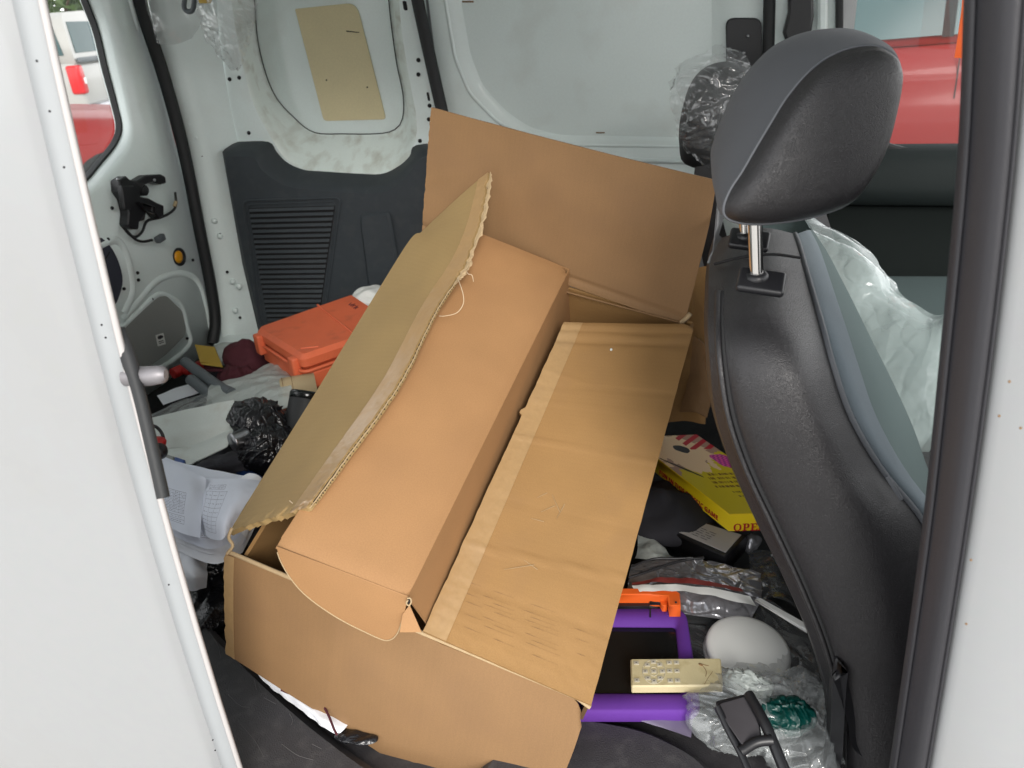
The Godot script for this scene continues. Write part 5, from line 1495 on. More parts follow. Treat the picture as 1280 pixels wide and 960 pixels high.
	board(s, ruffle(net([[V(-0.947,0.655,-1.077),V(-0.9128,0.66,-1.1018),V(-0.8627,0.66,-1.1492)],[V(-0.9046,0.67,-1.0358),V(-0.868,0.675,-1.0597),V(-0.8298,0.67,-1.1005)],[V(-0.9116,0.64,-1.054),V(-0.8806,0.645,-1.072),V(-0.8206,0.65,-1.0879)]], 24, 16), 0.006, 18.0, 54), 0.006)
	put(s, "fold", M.navy_cloth, cl)
	var bc := thing("card_scrap", "small brown card scrap under the dark navy cloth", "card scrap", V(-0.9317,0.6,-1.1631))
	s = ST()
	board(s, bilinear(V(-0.8849,0.655,-1.0615), V(-0.8516,0.665,-1.1062), V(-0.834,0.655,-1.1012), V(-0.8708,0.645,-1.0566), 4, 4), 0.003)
	put(s, "scrap", M.card_out, bc)
	var pk := thing("small_packet", "small white and blue packet tucked between white card and papers", "packet", V(-0.9853,0.66,-1.0938))
	s = ST()
	slab(s, [V(-0.9694,0.7,-1.0562),V(-0.9362,0.7,-1.0455),V(-0.9213,0.7,-1.0193),V(-0.9572,0.7,-1.0319)], V(0, -0.012, 0), 0.002)
	put(s, "clear_end", M.grey_panel, pk)
	s = ST()
	slab(s, [V(-0.934,0.701,-1.0441),V(-0.9073,0.701,-1.0358),V(-0.8978,0.701,-1.0122),V(-0.9192,0.701,-1.0179)], V(0, -0.012, 0), 0.002)
	put(s, "blue_end", M.blue, pk)
	var bs := thing("blue_scrap", "scrap of blue plastic showing beneath the black rubbish bag", "scrap", V(-0.8654,0.6,-1.1496))
	s = ST()
	lump(s, Transform3D(Basis(), V(-0.8389,0.62,-1.1214)), V(0.03, 0.015, 0.02), 0.006, 30.0, 56, 24, 16)
	put(s, "scrap", M.blue, bs)
	# ---- headset ----
	var hs := thing("headset", "black wire headset with a dark red ear pad beside the sliding door edge", "headset", V(-1.054,0.66,-1.1289))
	s = ST()
	tube(s, curve([V(-0.8269,0.8528,-0.8729),V(-0.827,0.8577,-0.8868),V(-0.8218,0.8523,-0.897),V(-0.8117,0.8426,-0.8948),V(-0.8075,0.8288,-0.8891),V(-0.804,0.8227,-0.8754)], 24), 0.0026, 7)
	put(s, "headband", M.black_plastic, hs)
	s = ST()
	lump(s, Transform3D(Basis(), V(-0.8117,0.8344,-0.8792)), V(0.014, 0.009, 0.012), 0.002, 20.0, 57, 20, 14)
	put(s, "ear_pad", M.red, hs)
	s = ST()
	lump(s, Transform3D(Basis(), V(-0.8032,0.8268,-0.8662)), V(0.014, 0.011, 0.012), 0.002, 20.0, 58, 20, 14)
	put(s, "ear_cup", M.black_plastic, hs)

	# ---- things at the far rear of the floor ----
	var yp := thing("yellow_packet", "flat yellow packet standing at the foot of the rear door", "packet", V(-1.3572,0.56,-1.7425))
	s = ST()
	slab(s, [V(-1.2863,0.6675,-1.6234),V(-1.2472,0.6508,-1.6485),V(-1.1851,0.6328,-1.5755),V(-1.2266,0.6518,-1.5509)], V(0.01, -0.004, 0.01), 0.002)
	put(s, "packet", M.yellow_dim, yp)
	var cp := thing("clear_package", "long clear bubble package lying along the foot of the rear corner pillar", "package", V(-1.2763,0.56,-1.7866))
	s = ST()
	lump(s, Transform3D(Basis(Vector3.UP, 0.3), V(-1.2366,0.6,-1.7163)), V(0.085, 0.03, 0.05), 0.006, 25.0, 61, 50, 30, 5)
	put(s, "wrap", M.film_white, cp)
	var mc := thing("maroon_bag", "maroon cloth bag slumped left of the orange tool case", "bag", V(-1.2109,0.56,-1.7101))
	s = ST()
	lump(s, Transform3D(Basis(Vector3.FORWARD, 0.5), V(-1.1449,0.615,-1.6369)), V(0.07, 0.045, 0.06), 0.014, 14.0, 62, 40, 28, 0)
	put(s, "body", M.maroon, mc)
	s = ST()
	lump(s, Transform3D(Basis(), V(-1.1382,0.6,-1.5717)), V(0.06, 0.025, 0.04), 0.012, 18.0, 63, 40, 28)
	put(s, "strap_end", M.maroon, mc)
	var cut := thing("red_cutters", "pair of cutters with red handles and thin red shafts on the dark floor", "cutters", V(-1.3579,0.56,-1.6734))
	s = ST()
	tube(s, curve([V(-1.2916,0.63,-1.5211),V(-1.2806,0.63,-1.5457),V(-1.2508,0.63,-1.5431)], 8), 0.014, 10)
	tube(s, curve([V(-1.2681,0.62,-1.5825),V(-1.2661,0.62,-1.5975),V(-1.2479,0.62,-1.5988)], 8), 0.012, 10)
	put(s, "handle", M.red, cut)
	s = ST()
	tube(s, [V(-1.2701,0.62,-1.5677),V(-1.2045,0.62,-1.5677),V(-1.1338,0.62,-1.5728)], 0.004, 8)
	tube(s, [V(-1.2463,0.62,-1.589),V(-1.1918,0.62,-1.5734),V(-1.129,0.62,-1.5495)], 0.004, 8)
	put(s, "shaft", M.maroon, cut)
	for q in [[[V(-1.1995,0.6926,-1.4636),V(-1.138,0.6816,-1.4285),V(-1.0606,0.6763,-1.3775),V(-0.9931,0.6829,-1.3299)], "upper of two grey plastic pipes lying across the rear floor"], [[V(-1.1467,0.6778,-1.4012),V(-1.0885,0.6686,-1.3662),V(-1.0128,0.6655,-1.3159)], "lower and shorter of two grey plastic pipes on the rear floor"]]:
		var pipe := thing("grey_pipe", q[1], "pipe", q[0][1] + V(0, -0.05, 0), "grey pipes on the rear floor")
		s = ST()
		tube(s, curve(q[0], 12), 0.0125, 14)
		put(s, "pipe", M.grey_pipe, pipe)
	var dk := thing("dark_blanket", "dark crumpled blanket covering the rear floor beneath the clutter", "blanket", V(-1.0, 0.55, -1.4))
	s = ST()
	grid(s, ruffle(ruffle(bilinear(V(-1.38, 0.575, -1.85), V(-0.45, 0.59, -1.95), V(-0.45, 0.60, -1.0), V(-1.15, 0.575, -0.80), 70, 70), 0.035, 3.5, 65), 0.012, 14.0, 66))
	put(s, "blanket", M.navy_cloth, dk)

	# ---- paper sheets ----
	var ps := thing("paper_stack", "stack of curled white printed sheets beside the left flap of the open carton", "papers", V(-0.8385,0.62,-0.969))
	var pm1 := mat("print_a", Color.WHITE, 0.8, {"tex": table_print(3, 512, 512, [[Rect2i(70, 190, 230, 170), 4, 7], [Rect2i(60, 380, 250, 60), 1, 2]]), "back": 0.15})
	var pm2 := mat("print_b", Color.WHITE, 0.8, {"tex": table_print(8, 512, 512, [[Rect2i(40, 120, 200, 330), 3, 5], [Rect2i(60, 60, 150, 40), 1, 2]]), "back": 0.15})
	var sheets := [
		[[[V(-0.9884,0.7,-1.0513),V(-0.8902,0.705,-1.0147),V(-0.7887,0.71,-0.9918),V(-0.7272,0.7,-0.9915)],[V(-0.91,0.71,-0.9523),V(-0.8209,0.715,-0.9258),V(-0.7425,0.72,-0.9206),V(-0.6981,0.71,-0.9338)],[V(-0.8481,0.7,-0.8794),V(-0.7657,0.71,-0.8499),V(-0.713,0.71,-0.8566),V(-0.689,0.7,-0.8885)],[V(-0.8178,0.69,-0.8449),V(-0.7521,0.69,-0.8209),V(-0.709,0.69,-0.8148),V(-0.6862,0.69,-0.8458)]], pm1, 0.003],
		[[[V(-0.8028,0.725,-0.9467),V(-0.7559,0.735,-0.9368),V(-0.7157,0.74,-0.9337),V(-0.6961,0.73,-0.9466)],[V(-0.7683,0.73,-0.8912),V(-0.7234,0.745,-0.8702),V(-0.6822,0.76,-0.8619),V(-0.6674,0.75,-0.8918)],[V(-0.7504,0.72,-0.8528),V(-0.7044,0.74,-0.8206),V(-0.6633,0.76,-0.8022),V(-0.6568,0.755,-0.8425)],[V(-0.7406,0.7,-0.8335),V(-0.6948,0.72,-0.8011),V(-0.6599,0.74,-0.7795),V(-0.6555,0.745,-0.8002)]], pm2, 0.002],
		[[[V(-0.9463,0.725,-1.0089),V(-0.8912,0.73,-0.9798),V(-0.8331,0.735,-0.9526),V(-0.7867,0.735,-0.9332)],[V(-0.8793,0.73,-0.9252),V(-0.8334,0.735,-0.9038),V(-0.7854,0.74,-0.8881),V(-0.767,0.73,-0.896)],[V(-0.8323,0.725,-0.8681),V(-0.7961,0.73,-0.8523),V(-0.7668,0.73,-0.8474),V(-0.7423,0.725,-0.8469)],[V(-0.8023,0.715,-0.832),V(-0.776,0.715,-0.821),V(-0.7503,0.715,-0.8122),V(-0.7278,0.71,-0.8139)]], pm1, 0.002]]
	for q in sheets:
		s = ST()
		var g := ruffle(net(q[0], 40, 40), q[2], 14.0, 67, 0)
		s.set_smooth_group(0)
		for j in 39:
			for i in 39:
				quad(s, g[j][i], g[j][i + 1], g[j + 1][i + 1], g[j + 1][i], Vector2(i, j) / 39.0, Vector2(i + 1, j) / 39.0, Vector2(i + 1, j + 1) / 39.0, Vector2(i, j + 1) / 39.0)
		put(s, "printed_sheet", q[1], ps)
	for k in 2:
		s = ST()
		var d := V(0.006 * k, -0.010 - 0.012 * k, 0.008 * k)
		var rows := []
		for r in ruffle(net(sheets[0][0], 34, 34), 0.004, 14.0, 70 + k, 5): rows.append(shift(r, d))
		grid(s, rows)
		put(s, "sheet", M.paper, ps)
	# curled fold at the right end of the stack
	s = ST()
	var fold := []
	for q in [Vector2(0.0, 0.0), Vector2(0.012, 0.016), Vector2(0.006, 0.032), Vector2(-0.012, 0.036), Vector2(-0.03, 0.026)]:
		fold.append([V(-0.7134,0.715,-0.9627) + V(q.x, q.y - 0.02, 0), V(-0.6895,0.715,-0.8958) + V(q.x, q.y - 0.02, 0), V(-0.6765,0.7,-0.8339) + V(q.x, q.y - 0.02, 0)])
	grid(s, net(fold, 14, 20))
	put(s, "curled_sheet", M.paper, ps)
	var cr := thing("crumpled_paper", "crumpled white paper sleeve hanging below the printed sheets", "paper", V(-0.806,0.58,-0.8495))
	s = ST()
	grid(s, ruffle(net([[V(-0.822,0.66,-0.8504),V(-0.7761,0.67,-0.8395),V(-0.7536,0.66,-0.8473)],[V(-0.7872,0.655,-0.8111),V(-0.7496,0.665,-0.802),V(-0.7373,0.65,-0.8222)],[V(-0.7693,0.645,-0.7932),V(-0.7312,0.66,-0.7807),V(-0.7264,0.645,-0.803)],[V(-0.7729,0.62,-0.7959),V(-0.739,0.63,-0.7837),V(-0.7326,0.625,-0.7996)]], 34, 40), 0.004, 26.0, 71, 5))
	put(s, "sleeve", M.paper, cr)
	var wp := thing("white_bag", "white plastic bag with a dark red stripe lying below the crumpled paper sleeve", "plastic bag", V(-0.7979,0.58,-0.913))
	s = ST()
	grid(s, ruffle(net([[V(-0.7907,0.62,-0.885),V(-0.7789,0.62,-0.8952),V(-0.7695,0.62,-0.9094)],[V(-0.7793,0.61,-0.8678),V(-0.7615,0.615,-0.8702),V(-0.7572,0.61,-0.8854)],[V(-0.7783,0.59,-0.8576),V(-0.7672,0.595,-0.8613),V(-0.768,0.59,-0.8795)]], 20, 20), 0.004, 26.0, 73, 5))
	put(s, "bag", M.film_white, wp)
	for q in [[V(-0.7897,0.6,-0.8892), 0.055, 121, "small knotted black bag between the white striped bag and the open carton"], [V(-0.9153,0.63,-1.0606), 0.05, 122, "black bag bulging behind the printed sheets"]]:
		var kb := thing("black_bag", q[3], "plastic bag", q[0] - V(0, 0.03, 0), "black bags left of the open carton")
		s = ST()
		lump(s, Transform3D(Basis(), q[0]), V(q[1], q[1] * 0.6, q[1]), 0.010, 18.0, q[2], 100, 70, 6)
		put(s, "bag", M.bag_black, kb)
	var fs := thing("flattened_sheet", "loose white sheet lying flat on the dark blanket behind the white card carton", "paper", V(-1.2376,0.6,-1.4597))
	s = ST()
	board(s, ruffle(net([[V(-1.2377,0.64,-1.3855),V(-1.2041,0.645,-1.4206),V(-1.1756,0.64,-1.468)],[V(-1.1888,0.64,-1.3412),V(-1.1487,0.645,-1.3711),V(-1.124,0.64,-1.4287)]], 20, 14), 0.003, 18.0, 123, 5), 0.0008)
	put(s, "sheet", M.paper, fs)
	var bk := thing("black_sack", "black plastic sack slumped on the floor left of the open carton", "sack", V(-0.7664,0.55,-0.8313))
	s = ST()
	lump(s, Transform3D(Basis(), V(-0.7659,0.56,-0.8489)), V(0.07, 0.03, 0.11), 0.012, 12.0, 74, 50, 34)
	put(s, "sack", M.bag_black, bk)
	# ---- under the front flap ----
	var up := thing("paper_scrap", "white paper scrap showing beneath the front flap of the open carton", "paper", V(-0.5067,0.585,-0.6455))
	s = ST()
	grid(s, ruffle(net([[V(-0.5962,0.585,-0.6931),V(-0.5344,0.59,-0.6778),V(-0.4583,0.59,-0.649),V(-0.4215,0.585,-0.6361)],[V(-0.5703,0.585,-0.6739),V(-0.5077,0.595,-0.6471),V(-0.4516,0.595,-0.6199),V(-0.4247,0.585,-0.618)],[V(-0.5468,0.58,-0.6626),V(-0.4963,0.585,-0.6366),V(-0.4559,0.585,-0.6177),V(-0.4324,0.58,-0.6135)]], 30, 16), 0.004, 24.0, 75, 5))
	put(s, "scrap", M.paper, up)
	var rw := thing("red_wire", "thin dark red wire lying over the white paper scrap", "wire", V(-0.4576,0.585,-0.6404))
	s = ST()
	tube(s, curve([V(-0.5258,0.604,-0.6494),V(-0.5123,0.604,-0.6462),V(-0.5015,0.604,-0.6479)], 12), 0.0022, 7)
	put(s, "wire_end", M.maroon, rw)
	s = ST()
	tube(s, curve([V(-0.4539,0.604,-0.6307),V(-0.441,0.604,-0.6176),V(-0.429,0.604,-0.6036),V(-0.4208,0.604,-0.5954)], 12), 0.0016, 7)
	put(s, "wire", M.maroon, rw)
	var bsc := thing("black_scraps", "black plastic scraps on the sill beneath the carton's front flap", "plastic bag", V(-0.3926,0.585,-0.6076))
	s = ST()
	lump(s, Transform3D(Basis(), V(-0.4057,0.58,-0.6131)), V(0.03, 0.004, 0.011), 0.004, 40.0, 76, 50, 30, 5)
	put(s, "scraps", M.bag_black, bsc)

	# ---- clear bag hanging from the ceiling in the rear corner ----
	var hb := thing("hanging_bag", "clear crinkled plastic bag hanging in the rear corner near the roof", "plastic bag", V(-1.1548,1.3612,-1.85))
	s = ST()
	grid(s, ruffle(net([[V(-1.2126,1.539,-1.86),V(-1.1388,1.541,-1.84),V(-1.069,1.5353,-1.84),V(-1.0252,1.5242,-1.86)],[V(-1.2234,1.4716,-1.86),V(-1.1457,1.4697,-1.82),V(-1.0751,1.4646,-1.82),V(-1.0459,1.4553,-1.86)],[V(-1.2145,1.4253,-1.86),V(-1.1396,1.4218,-1.81),V(-1.087,1.418,-1.82),V(-1.0629,1.4116,-1.86)],[V(-1.2061,1.3668,-1.87),V(-1.1509,1.3621,-1.83),V(-1.1123,1.3598,-1.83),V(-1.0995,1.3657,-1.87)],[V(-1.1727,1.3124,-1.88),V(-1.155,1.3048,-1.87),V(-1.1426,1.3004,-1.87),V(-1.1339,1.314,-1.88)]], 90, 110), 0.012, 12.0, 81, 6), 0)
	put(s, "front_layer", M.film, hb)
	s = ST()
	grid(s, ruffle(net([[V(-1.3188,1.547,-1.84),V(-1.2828,1.5531,-1.86),V(-1.2275,1.5492,-1.88),V(-1.1659,1.5358,-1.88)],[V(-1.3345,1.471,-1.84),V(-1.3003,1.4683,-1.86),V(-1.2508,1.4698,-1.88),V(-1.1996,1.4697,-1.88)],[V(-1.3307,1.4266,-1.84),V(-1.3104,1.421,-1.86),V(-1.2651,1.4209,-1.88),V(-1.2263,1.4216,-1.89)],[V(-1.3307,1.3834,-1.84),V(-1.3191,1.3779,-1.86),V(-1.3027,1.379,-1.89),V(-1.27,1.3875,-1.9)]], 40, 50), 0.006, 12.0, 82, 5), -1)
	put(s, "back_layer", M.film, hb)
	s = ST()
	tube(s, curve([V(-1.2202,1.4818,-1.84),V(-1.2314,1.4585,-1.84),V(-1.2258,1.4477,-1.84),V(-1.2097,1.45,-1.84),V(-1.1977,1.4767,-1.84)], 16), 0.006, 8)
	put(s, "hook", M.grey_pipe, hb)
	s = ST()
	slab(s, [V(-1.1808,1.4823,-1.83),V(-1.1367,1.4791,-1.83),V(-1.1505,1.4598,-1.83),V(-1.1801,1.4619,-1.83)], V(0, 0, 0.004), 0.001)
	put(s, "tag", M.yellow_dim, hb)

func game_art() -> ImageTexture:
	var w := 384
	var im := Image.create(w, w, false, Image.FORMAT_RGB8)
	var f := noise(5, 0.012, 0, 3)
	for y in w:
		for x in w:
			var u := float(x) / w
			var v := float(y) / w + 0.13
			var n := f.get_noise_2d(x, y)
			var c := Color(0.80, 0.72, 0.05)
			if v < 0.62 + 0.1 * n - 0.25 * u: c = Color(0.66, 0.52, 0.44)
			if Vector2((u - 0.42) / 0.42, (v - 0.36) / 0.26).length() + n * 0.5 < 1.0: c = Color(0.90, 0.78, 0.62)
			if Vector2((u - 0.50) / 0.10, (v - 0.33) / 0.05).length() + n * 0.3 < 1.0: c = Color(0.10, 0.06, 0.08)
			if Vector2((u - 0.18) / 0.06, (v - 0.22) / 0.04).length() + n * 0.3 < 1.0: c = Color(0.22, 0.12, 0.08)
			if u > 0.62 and v < 0.34 and int(v * 26.0 + u * 9.0) % 2 == 0: c = Color(0.70, 0.08, 0.16)
			if Vector2((u - 0.86) / 0.14, (v - 0.52) / 0.10).length() + n * 0.4 < 1.0: c = Color(0.86, 0.34, 0.62) if (int(u * 34) + int(v * 34)) % 2 == 0 else Color(0.62, 0.18, 0.52)
			if Vector2((u - 0.90) / 0.09, (v - 0.68) / 0.05).length() + n * 0.5 < 1.0: c = Color(0.10, 0.45, 0.50)
			if Vector2((u - 0.16) / 0.13, (v - 0.58 - (u - 0.16)) / 0.028).length() + n * 0.6 < 1.0: c = Color(0.16, 0.11, 0.05)
			for k in 4:
				var vv := 0.66 + 0.05 * k
				if v > vv and v < vv + 0.025 and u > 0.36 - 0.03 * k and u < 0.80 and f.get_noise_2d(x * 9.0, k * 60.0) > -0.05: c = Color(0.40, 0.26, 0.03)
			for k in 2:
				var vv := 0.88 + 0.05 * k
				if v > vv and v < vv + 0.02 and u > 0.4 and u < 0.9 and f.get_noise_2d(x * 12.0, k * 90.0 + 20.0) > 0.0: c = Color(0.30, 0.20, 0.03)
			im.set_pixel(x, y, c)
	return tex(im)

func build_front_clutter() -> void:
	var s := ST()
	# ---- yellow game box ----
	var gn: Vector3 = V(0.0569,0.655,-1.0504)
	var gl: Vector3 = V(-0.1193,0.655,-1.2748)
	var gr: Vector3 = V(0.1785,0.655,-1.0722)
	var gf: Vector3 = V(0.0023,0.655,-1.2966)
	var game := thing("game_box", "yellow board game box with red lettering, wedged between the carton and the near seat", "game box", gn.lerp(gf, 0.5) + V(0, -0.05, 0))
	s = ST()
	slab(s, [gn, gl, gf, gr], V(0, -0.034, 0), 0.0015)
	put(s, "lid", M.yellow, game)
	s = ST()
	var up1 := V(0, 0.0012, 0)
	quad(s, gl.lerp(gf, 0.0) + up1, gf + up1, gr + up1, gn + up1, Vector2(0, 0), Vector2(1, 0), Vector2(1, 1), Vector2(0, 1))
	put(s, "printed_top", mat("game_print", Color.WHITE, 0.35, {"tex": game_art()}), game, "lid print of loose colour patches over yellow")
	var fdir := (gr - gn).normalized()
	var fout := (gn - gl).normalized()
	line_text("OPERATION", 0.0135, M.red_ink, game, gn + fdir * 0.006 + fout * 0.0008 + V(0, -0.026, 0), fdir, V(0, 1, 0), "front_lettering", true)
	var ldir := (gn - gl).normalized()
	var lout := (gn - gr).normalized()
	line_text("FUN IN THIS CLASSIC GAME", 0.009, M.red_ink, game, gn - ldir * 0.19 + lout * 0.0008 + V(0, -0.024, 0), ldir, V(0, 1, 0), "side_lettering")

	# ---- black box with a printed label ----
	var lbx := thing("labelled_box", "black box with a small pale printed label on top, beneath the yellow game box", "box", V(0.0138,0.57,-1.0795))
	s = ST()
	slab(s, [V(-0.0342,0.615,-1.0482),V(0.0031,0.615,-1.0928),V(0.0862,0.615,-1.0556),V(0.0507,0.615,-0.9942)], V(0, -0.035, 0), 0.002)
	put(s, "box_body", M.black_plastic, lbx)
	s = ST()
	slab(s, [V(-0.0292,0.6155,-1.0504),V(0.0007,0.6155,-1.0828),V(0.0774,0.6155,-1.0516),V(0.052,0.6155,-1.0035)], V(0, 0.0012, 0), 0.0003)
	put(s, "paper_label", M.label_white, lbx)
	s = ST()
	for k in 5:
		var a: Vector3 = V(-0.0189,0.6172,-1.0473)
		var b: Vector3 = V(0.0387,0.6172,-1.0155)
		var c: Vector3 = V(0.0008,0.6172,-1.0716)
		var o := (c - a) * (0.15 + 0.18 * k)
		var n0 := 3 + (k * 2) % 4
		for q in n0:
			var t0 := float(q) / n0
			var p := a + o + (b - a) * (t0 + 0.02) * 0.75
			var e := a + o + (b - a) * (t0 + 0.75 / n0) * 0.75
			slab(s, [p, e, e + (c - a) * 0.03, p + (c - a) * 0.03], V(0, 0.0003, 0), 0.0001)
	put(s, "label_print", M.ink, lbx)

	# ---- crumpled white bits and dark bits left of it ----
	var wbt := thing("torn_wrapper", "torn pale wrapper beside the black labelled box and the carton's right flap", "wrapper", V(-0.0635,0.57,-1.0477))
	s = ST()
	grid(s, ruffle(net([[V(-0.0863,0.6,-1.0528),V(-0.0671,0.605,-1.0401),V(-0.043,0.6,-1.0246)],[V(-0.0859,0.6,-1.0167),V(-0.0607,0.61,-1.0012),V(-0.0296,0.6,-1.006)],[V(-0.0873,0.59,-1.0026),V(-0.0562,0.6,-0.9904),V(-0.0095,0.595,-1.0031)]], 24, 20), 0.005, 28.0, 91, 5))
	put(s, "wrapper", M.film_white, wbt)
	var dkb := thing("black_pouch", "black pouch in the dark gap between the carton flap and the game box", "pouch", V(-0.0505,0.56,-1.1772))
	s = ST()
	lump(s, Transform3D(Basis(Vector3.UP, 0.5), V(-0.0454,0.6,-1.1215)), V(0.08, 0.035, 0.09), 0.012, 14.0, 92, 40, 28, 0)
	put(s, "pouch", M.navy_cloth, dkb)
	var sil := thing("foil_scrap", "small crumpled pinkish foil scrap under the end of the game box", "foil", V(0.1016,0.56,-1.1043))
	s = ST()
	lump(s, Transform3D(Basis(), V(0.0969,0.59,-1.0689)), V(0.016, 0.015, 0.018), 0.005, 50.0, 93, 30, 20, 5)
	put(s, "foil", M.antistatic, sil)

	# ---- grey shielding bag with a red stripe ----
	var ab := thing("shielding_bag", "shiny grey see-through pouch with a red stripe, behind the purple tablet", "pouch", V(0.0093,0.56,-0.9804))
	s = ST()
	grid(s, ruffle(ruffle(net([[V(-0.0898,0.6,-0.974),V(-0.0409,0.61,-0.982),V(0.0255,0.615,-0.983),V(0.1029,0.6,-0.9819)],[V(-0.0914,0.605,-0.9372),V(-0.0388,0.615,-0.9401),V(0.0313,0.62,-0.9439),V(0.1034,0.6,-0.9474)],[V(-0.0904,0.605,-0.9012),V(-0.0371,0.612,-0.9079),V(0.0371,0.615,-0.9082),V(0.0996,0.6,-0.9174)],[V(-0.0878,0.6,-0.8728),V(-0.0353,0.6,-0.8773),V(0.032,0.6,-0.8742),V(0.0855,0.59,-0.8866)]], 110, 90), 0.004, 10.0, 95, 5), 0.006, 14.0, 96, 6))
	put(s, "pouch", M.antistatic, ab)
	s = ST()
	grid(s, ruffle(net([[V(-0.0835,0.625,-0.9037),V(-0.0261,0.632,-0.9142),V(0.0306,0.636,-0.9087),V(0.0713,0.625,-0.9119)],[V(-0.083,0.625,-0.8984),V(-0.0256,0.632,-0.9019),V(0.0306,0.636,-0.8983),V(0.0755,0.625,-0.9057)]], 40, 4), 0.004, 20.0, 97, 0))
	put(s, "red_stripe", M.stripe, ab)
	s = ST()
	grid(s, ruffle(net([[V(-0.0828,0.626,-0.8955),V(-0.0255,0.633,-0.899),V(0.0307,0.633,-0.8984),V(0.0845,0.62,-0.9043)],[V(-0.0768,0.626,-0.8807),V(-0.0249,0.633,-0.8853),V(0.0253,0.632,-0.8836),V(0.0928,0.615,-0.8896)]], 40, 6), 0.003, 24.0, 98, 5))
	put(s, "white_panel", M.white_plastic, ab)

	# ---- orange bracket ----
	var ob := thing("orange_bracket", "orange plastic bracket with a squared notch behind the purple tablet", "bracket", V(-0.0498,0.58,-0.9304))
	s = ST()
	slab(s, [V(-0.1165,0.628,-0.8831),V(-0.0241,0.628,-0.8964),V(-0.0136,0.628,-0.8876),V(-0.0116,0.628,-0.8612),V(-0.027,0.628,-0.859),V(-0.0301,0.628,-0.8784),V(-0.0503,0.628,-0.8772),V(-0.055,0.628,-0.8782),V(-0.1149,0.628,-0.8695)], V(0, -0.022, 0), 0.0015)
	put(s, "frame", M.orange, ob)
	s = ST()
	slab(s, [V(-0.1057,0.612,-0.8892),V(-0.0572,0.612,-0.8962),V(-0.0555,0.612,-0.871),V(-0.103,0.612,-0.864)], V(0, -0.01, 0), 0.001)
	slab(s, [V(-0.0561,0.616,-0.8798),V(-0.0336,0.616,-0.8831),V(-0.0333,0.616,-0.8781),V(-0.0558,0.616,-0.8748)], V(0, -0.006, 0), 0.001)
	put(s, "module", M.black_plastic, ob)
	s = ST()
	slab(s, [V(-0.0452,0.618,-0.8877),V(-0.0316,0.618,-0.8896),V(-0.0306,0.618,-0.8696),V(-0.0373,0.618,-0.8686)], V(0, -0.012, 0), 0.001)
	put(s, "inner_step", M.orange, ob)
	dot(ob, V(-0.0184,0.629,-0.8657), 0.0016, M.hole, "screw_hole")

	# ---- purple tablet ----
	var tb := thing("tablet", "purple foam cased tablet with a dark screen, partly under the right carton flap", "tablet", V(-0.0928,0.577,-0.7761))
	s = ST()
	var o1 := rounded([V(-0.1955,0.607,-0.8542),V(-0.004,0.607,-0.8825),V(0.0202,0.607,-0.7013),V(-0.1919,0.607,-0.6663)], 0.022, 7)
	var i1 := rounded([V(-0.1708,0.607,-0.8201),V(-0.016,0.607,-0.8419),V(-0.0025,0.607,-0.7238),V(-0.177,0.607,-0.6953)], 0.006, 7)
	var i2 := rounded([V(-0.1694,0.601,-0.8235),V(-0.0181,0.601,-0.8448),V(-0.0046,0.601,-0.7302),V(-0.1766,0.601,-0.7022)], 0.006, 7)
	var om := V(-0.0928,0.607,-0.7761)
	loft(s, [shift(scaled(o1, 0.97, om), V(0, -0.022, 0)), shift(o1, V(0, -0.014, 0)), shift(scaled(o1, 0.998, om), V(0, -0.006, 0)), shift(scaled(o1, 0.985, om), V(0, -0.0015, 0)), shift(scaled(o1, 0.965, om), V(0, 0, 0)), shift(i1, V(0, -0.0005, 0)), i2], true, false)
	var case_ := put(s, "foam_case", M.purple, tb)
	s = ST()
	cap(s, shift(i2, V(0, 0.0006, 0)))
	put(s, "screen", M.screen, tb)
	s = ST()
	slab(s, curve([V(-0.0326,0.6072,-0.8665),V(-0.0238,0.6072,-0.8711),V(-0.0148,0.6072,-0.8691),V(-0.0146,0.6072,-0.8643),V(-0.0233,0.6072,-0.8597),V(-0.0323,0.6072,-0.8616)], 20, true), V(0, 0.001, 0), 0.0004)
	put(s, "button_bump", M.purple, case_)
	s = ST()
	slab(s, [V(-0.0556,0.6073,-0.8729),V(-0.0534,0.6073,-0.8732),V(-0.052,0.6073,-0.8537),V(-0.0543,0.6073,-0.8534)], V(0, 0.0004, 0), 0.0001)
	put(s, "case_slit", M.hole, case_)

	# ---- cream remote control ----
	var rc := thing("remote_control", "cream remote control with a ring of keys lying across the purple tablet", "remote control", V(-0.0134,0.61,-0.7451))
	s = ST()
	slab(s, rounded([V(-0.0727,0.622,-0.7585),V(0.0422,0.622,-0.7779),V(0.0446,0.622,-0.7316),V(-0.0675,0.622,-0.7122)], 0.003, 4), V(0, -0.013, 0), 0.0018)
	put(s, "case", M.remote, rc)
	var raxes := axes(V(0.1149,0,-0.0194), Vector3.UP, Vector3.ZERO)
	var ks := ST()
	rbox(ks, Transform3D(), V(0.0066, 0.0006, 0.0060), 0.00025)
	ks.generate_normals()
	var km := ks.commit()
	for p in [V(-0.0304,0.6226,-0.7426),V(-0.0326,0.6226,-0.731),V(-0.0397,0.6226,-0.725),V(-0.0477,0.6226,-0.7284),V(-0.052,0.6226,-0.7389),V(-0.05,0.6226,-0.7506),V(-0.0427,0.6226,-0.7565),V(-0.0346,0.6226,-0.7532),V(-0.0226,0.6226,-0.7585),V(-0.0214,0.6226,-0.7446),V(-0.02,0.6226,-0.7289),V(-0.0134,0.6226,-0.7601),V(-0.0123,0.6226,-0.7462),V(-0.011,0.6226,-0.7305),V(-0.0643,0.6226,-0.7514),V(-0.0612,0.6226,-0.7227),V(-0.0412,0.6226,-0.7408)]:
		var o := MeshInstance3D.new()
		o.mesh = km
		o.material_override = M.remote_key
		o.name = "key"
		rc.add_child(o, true)
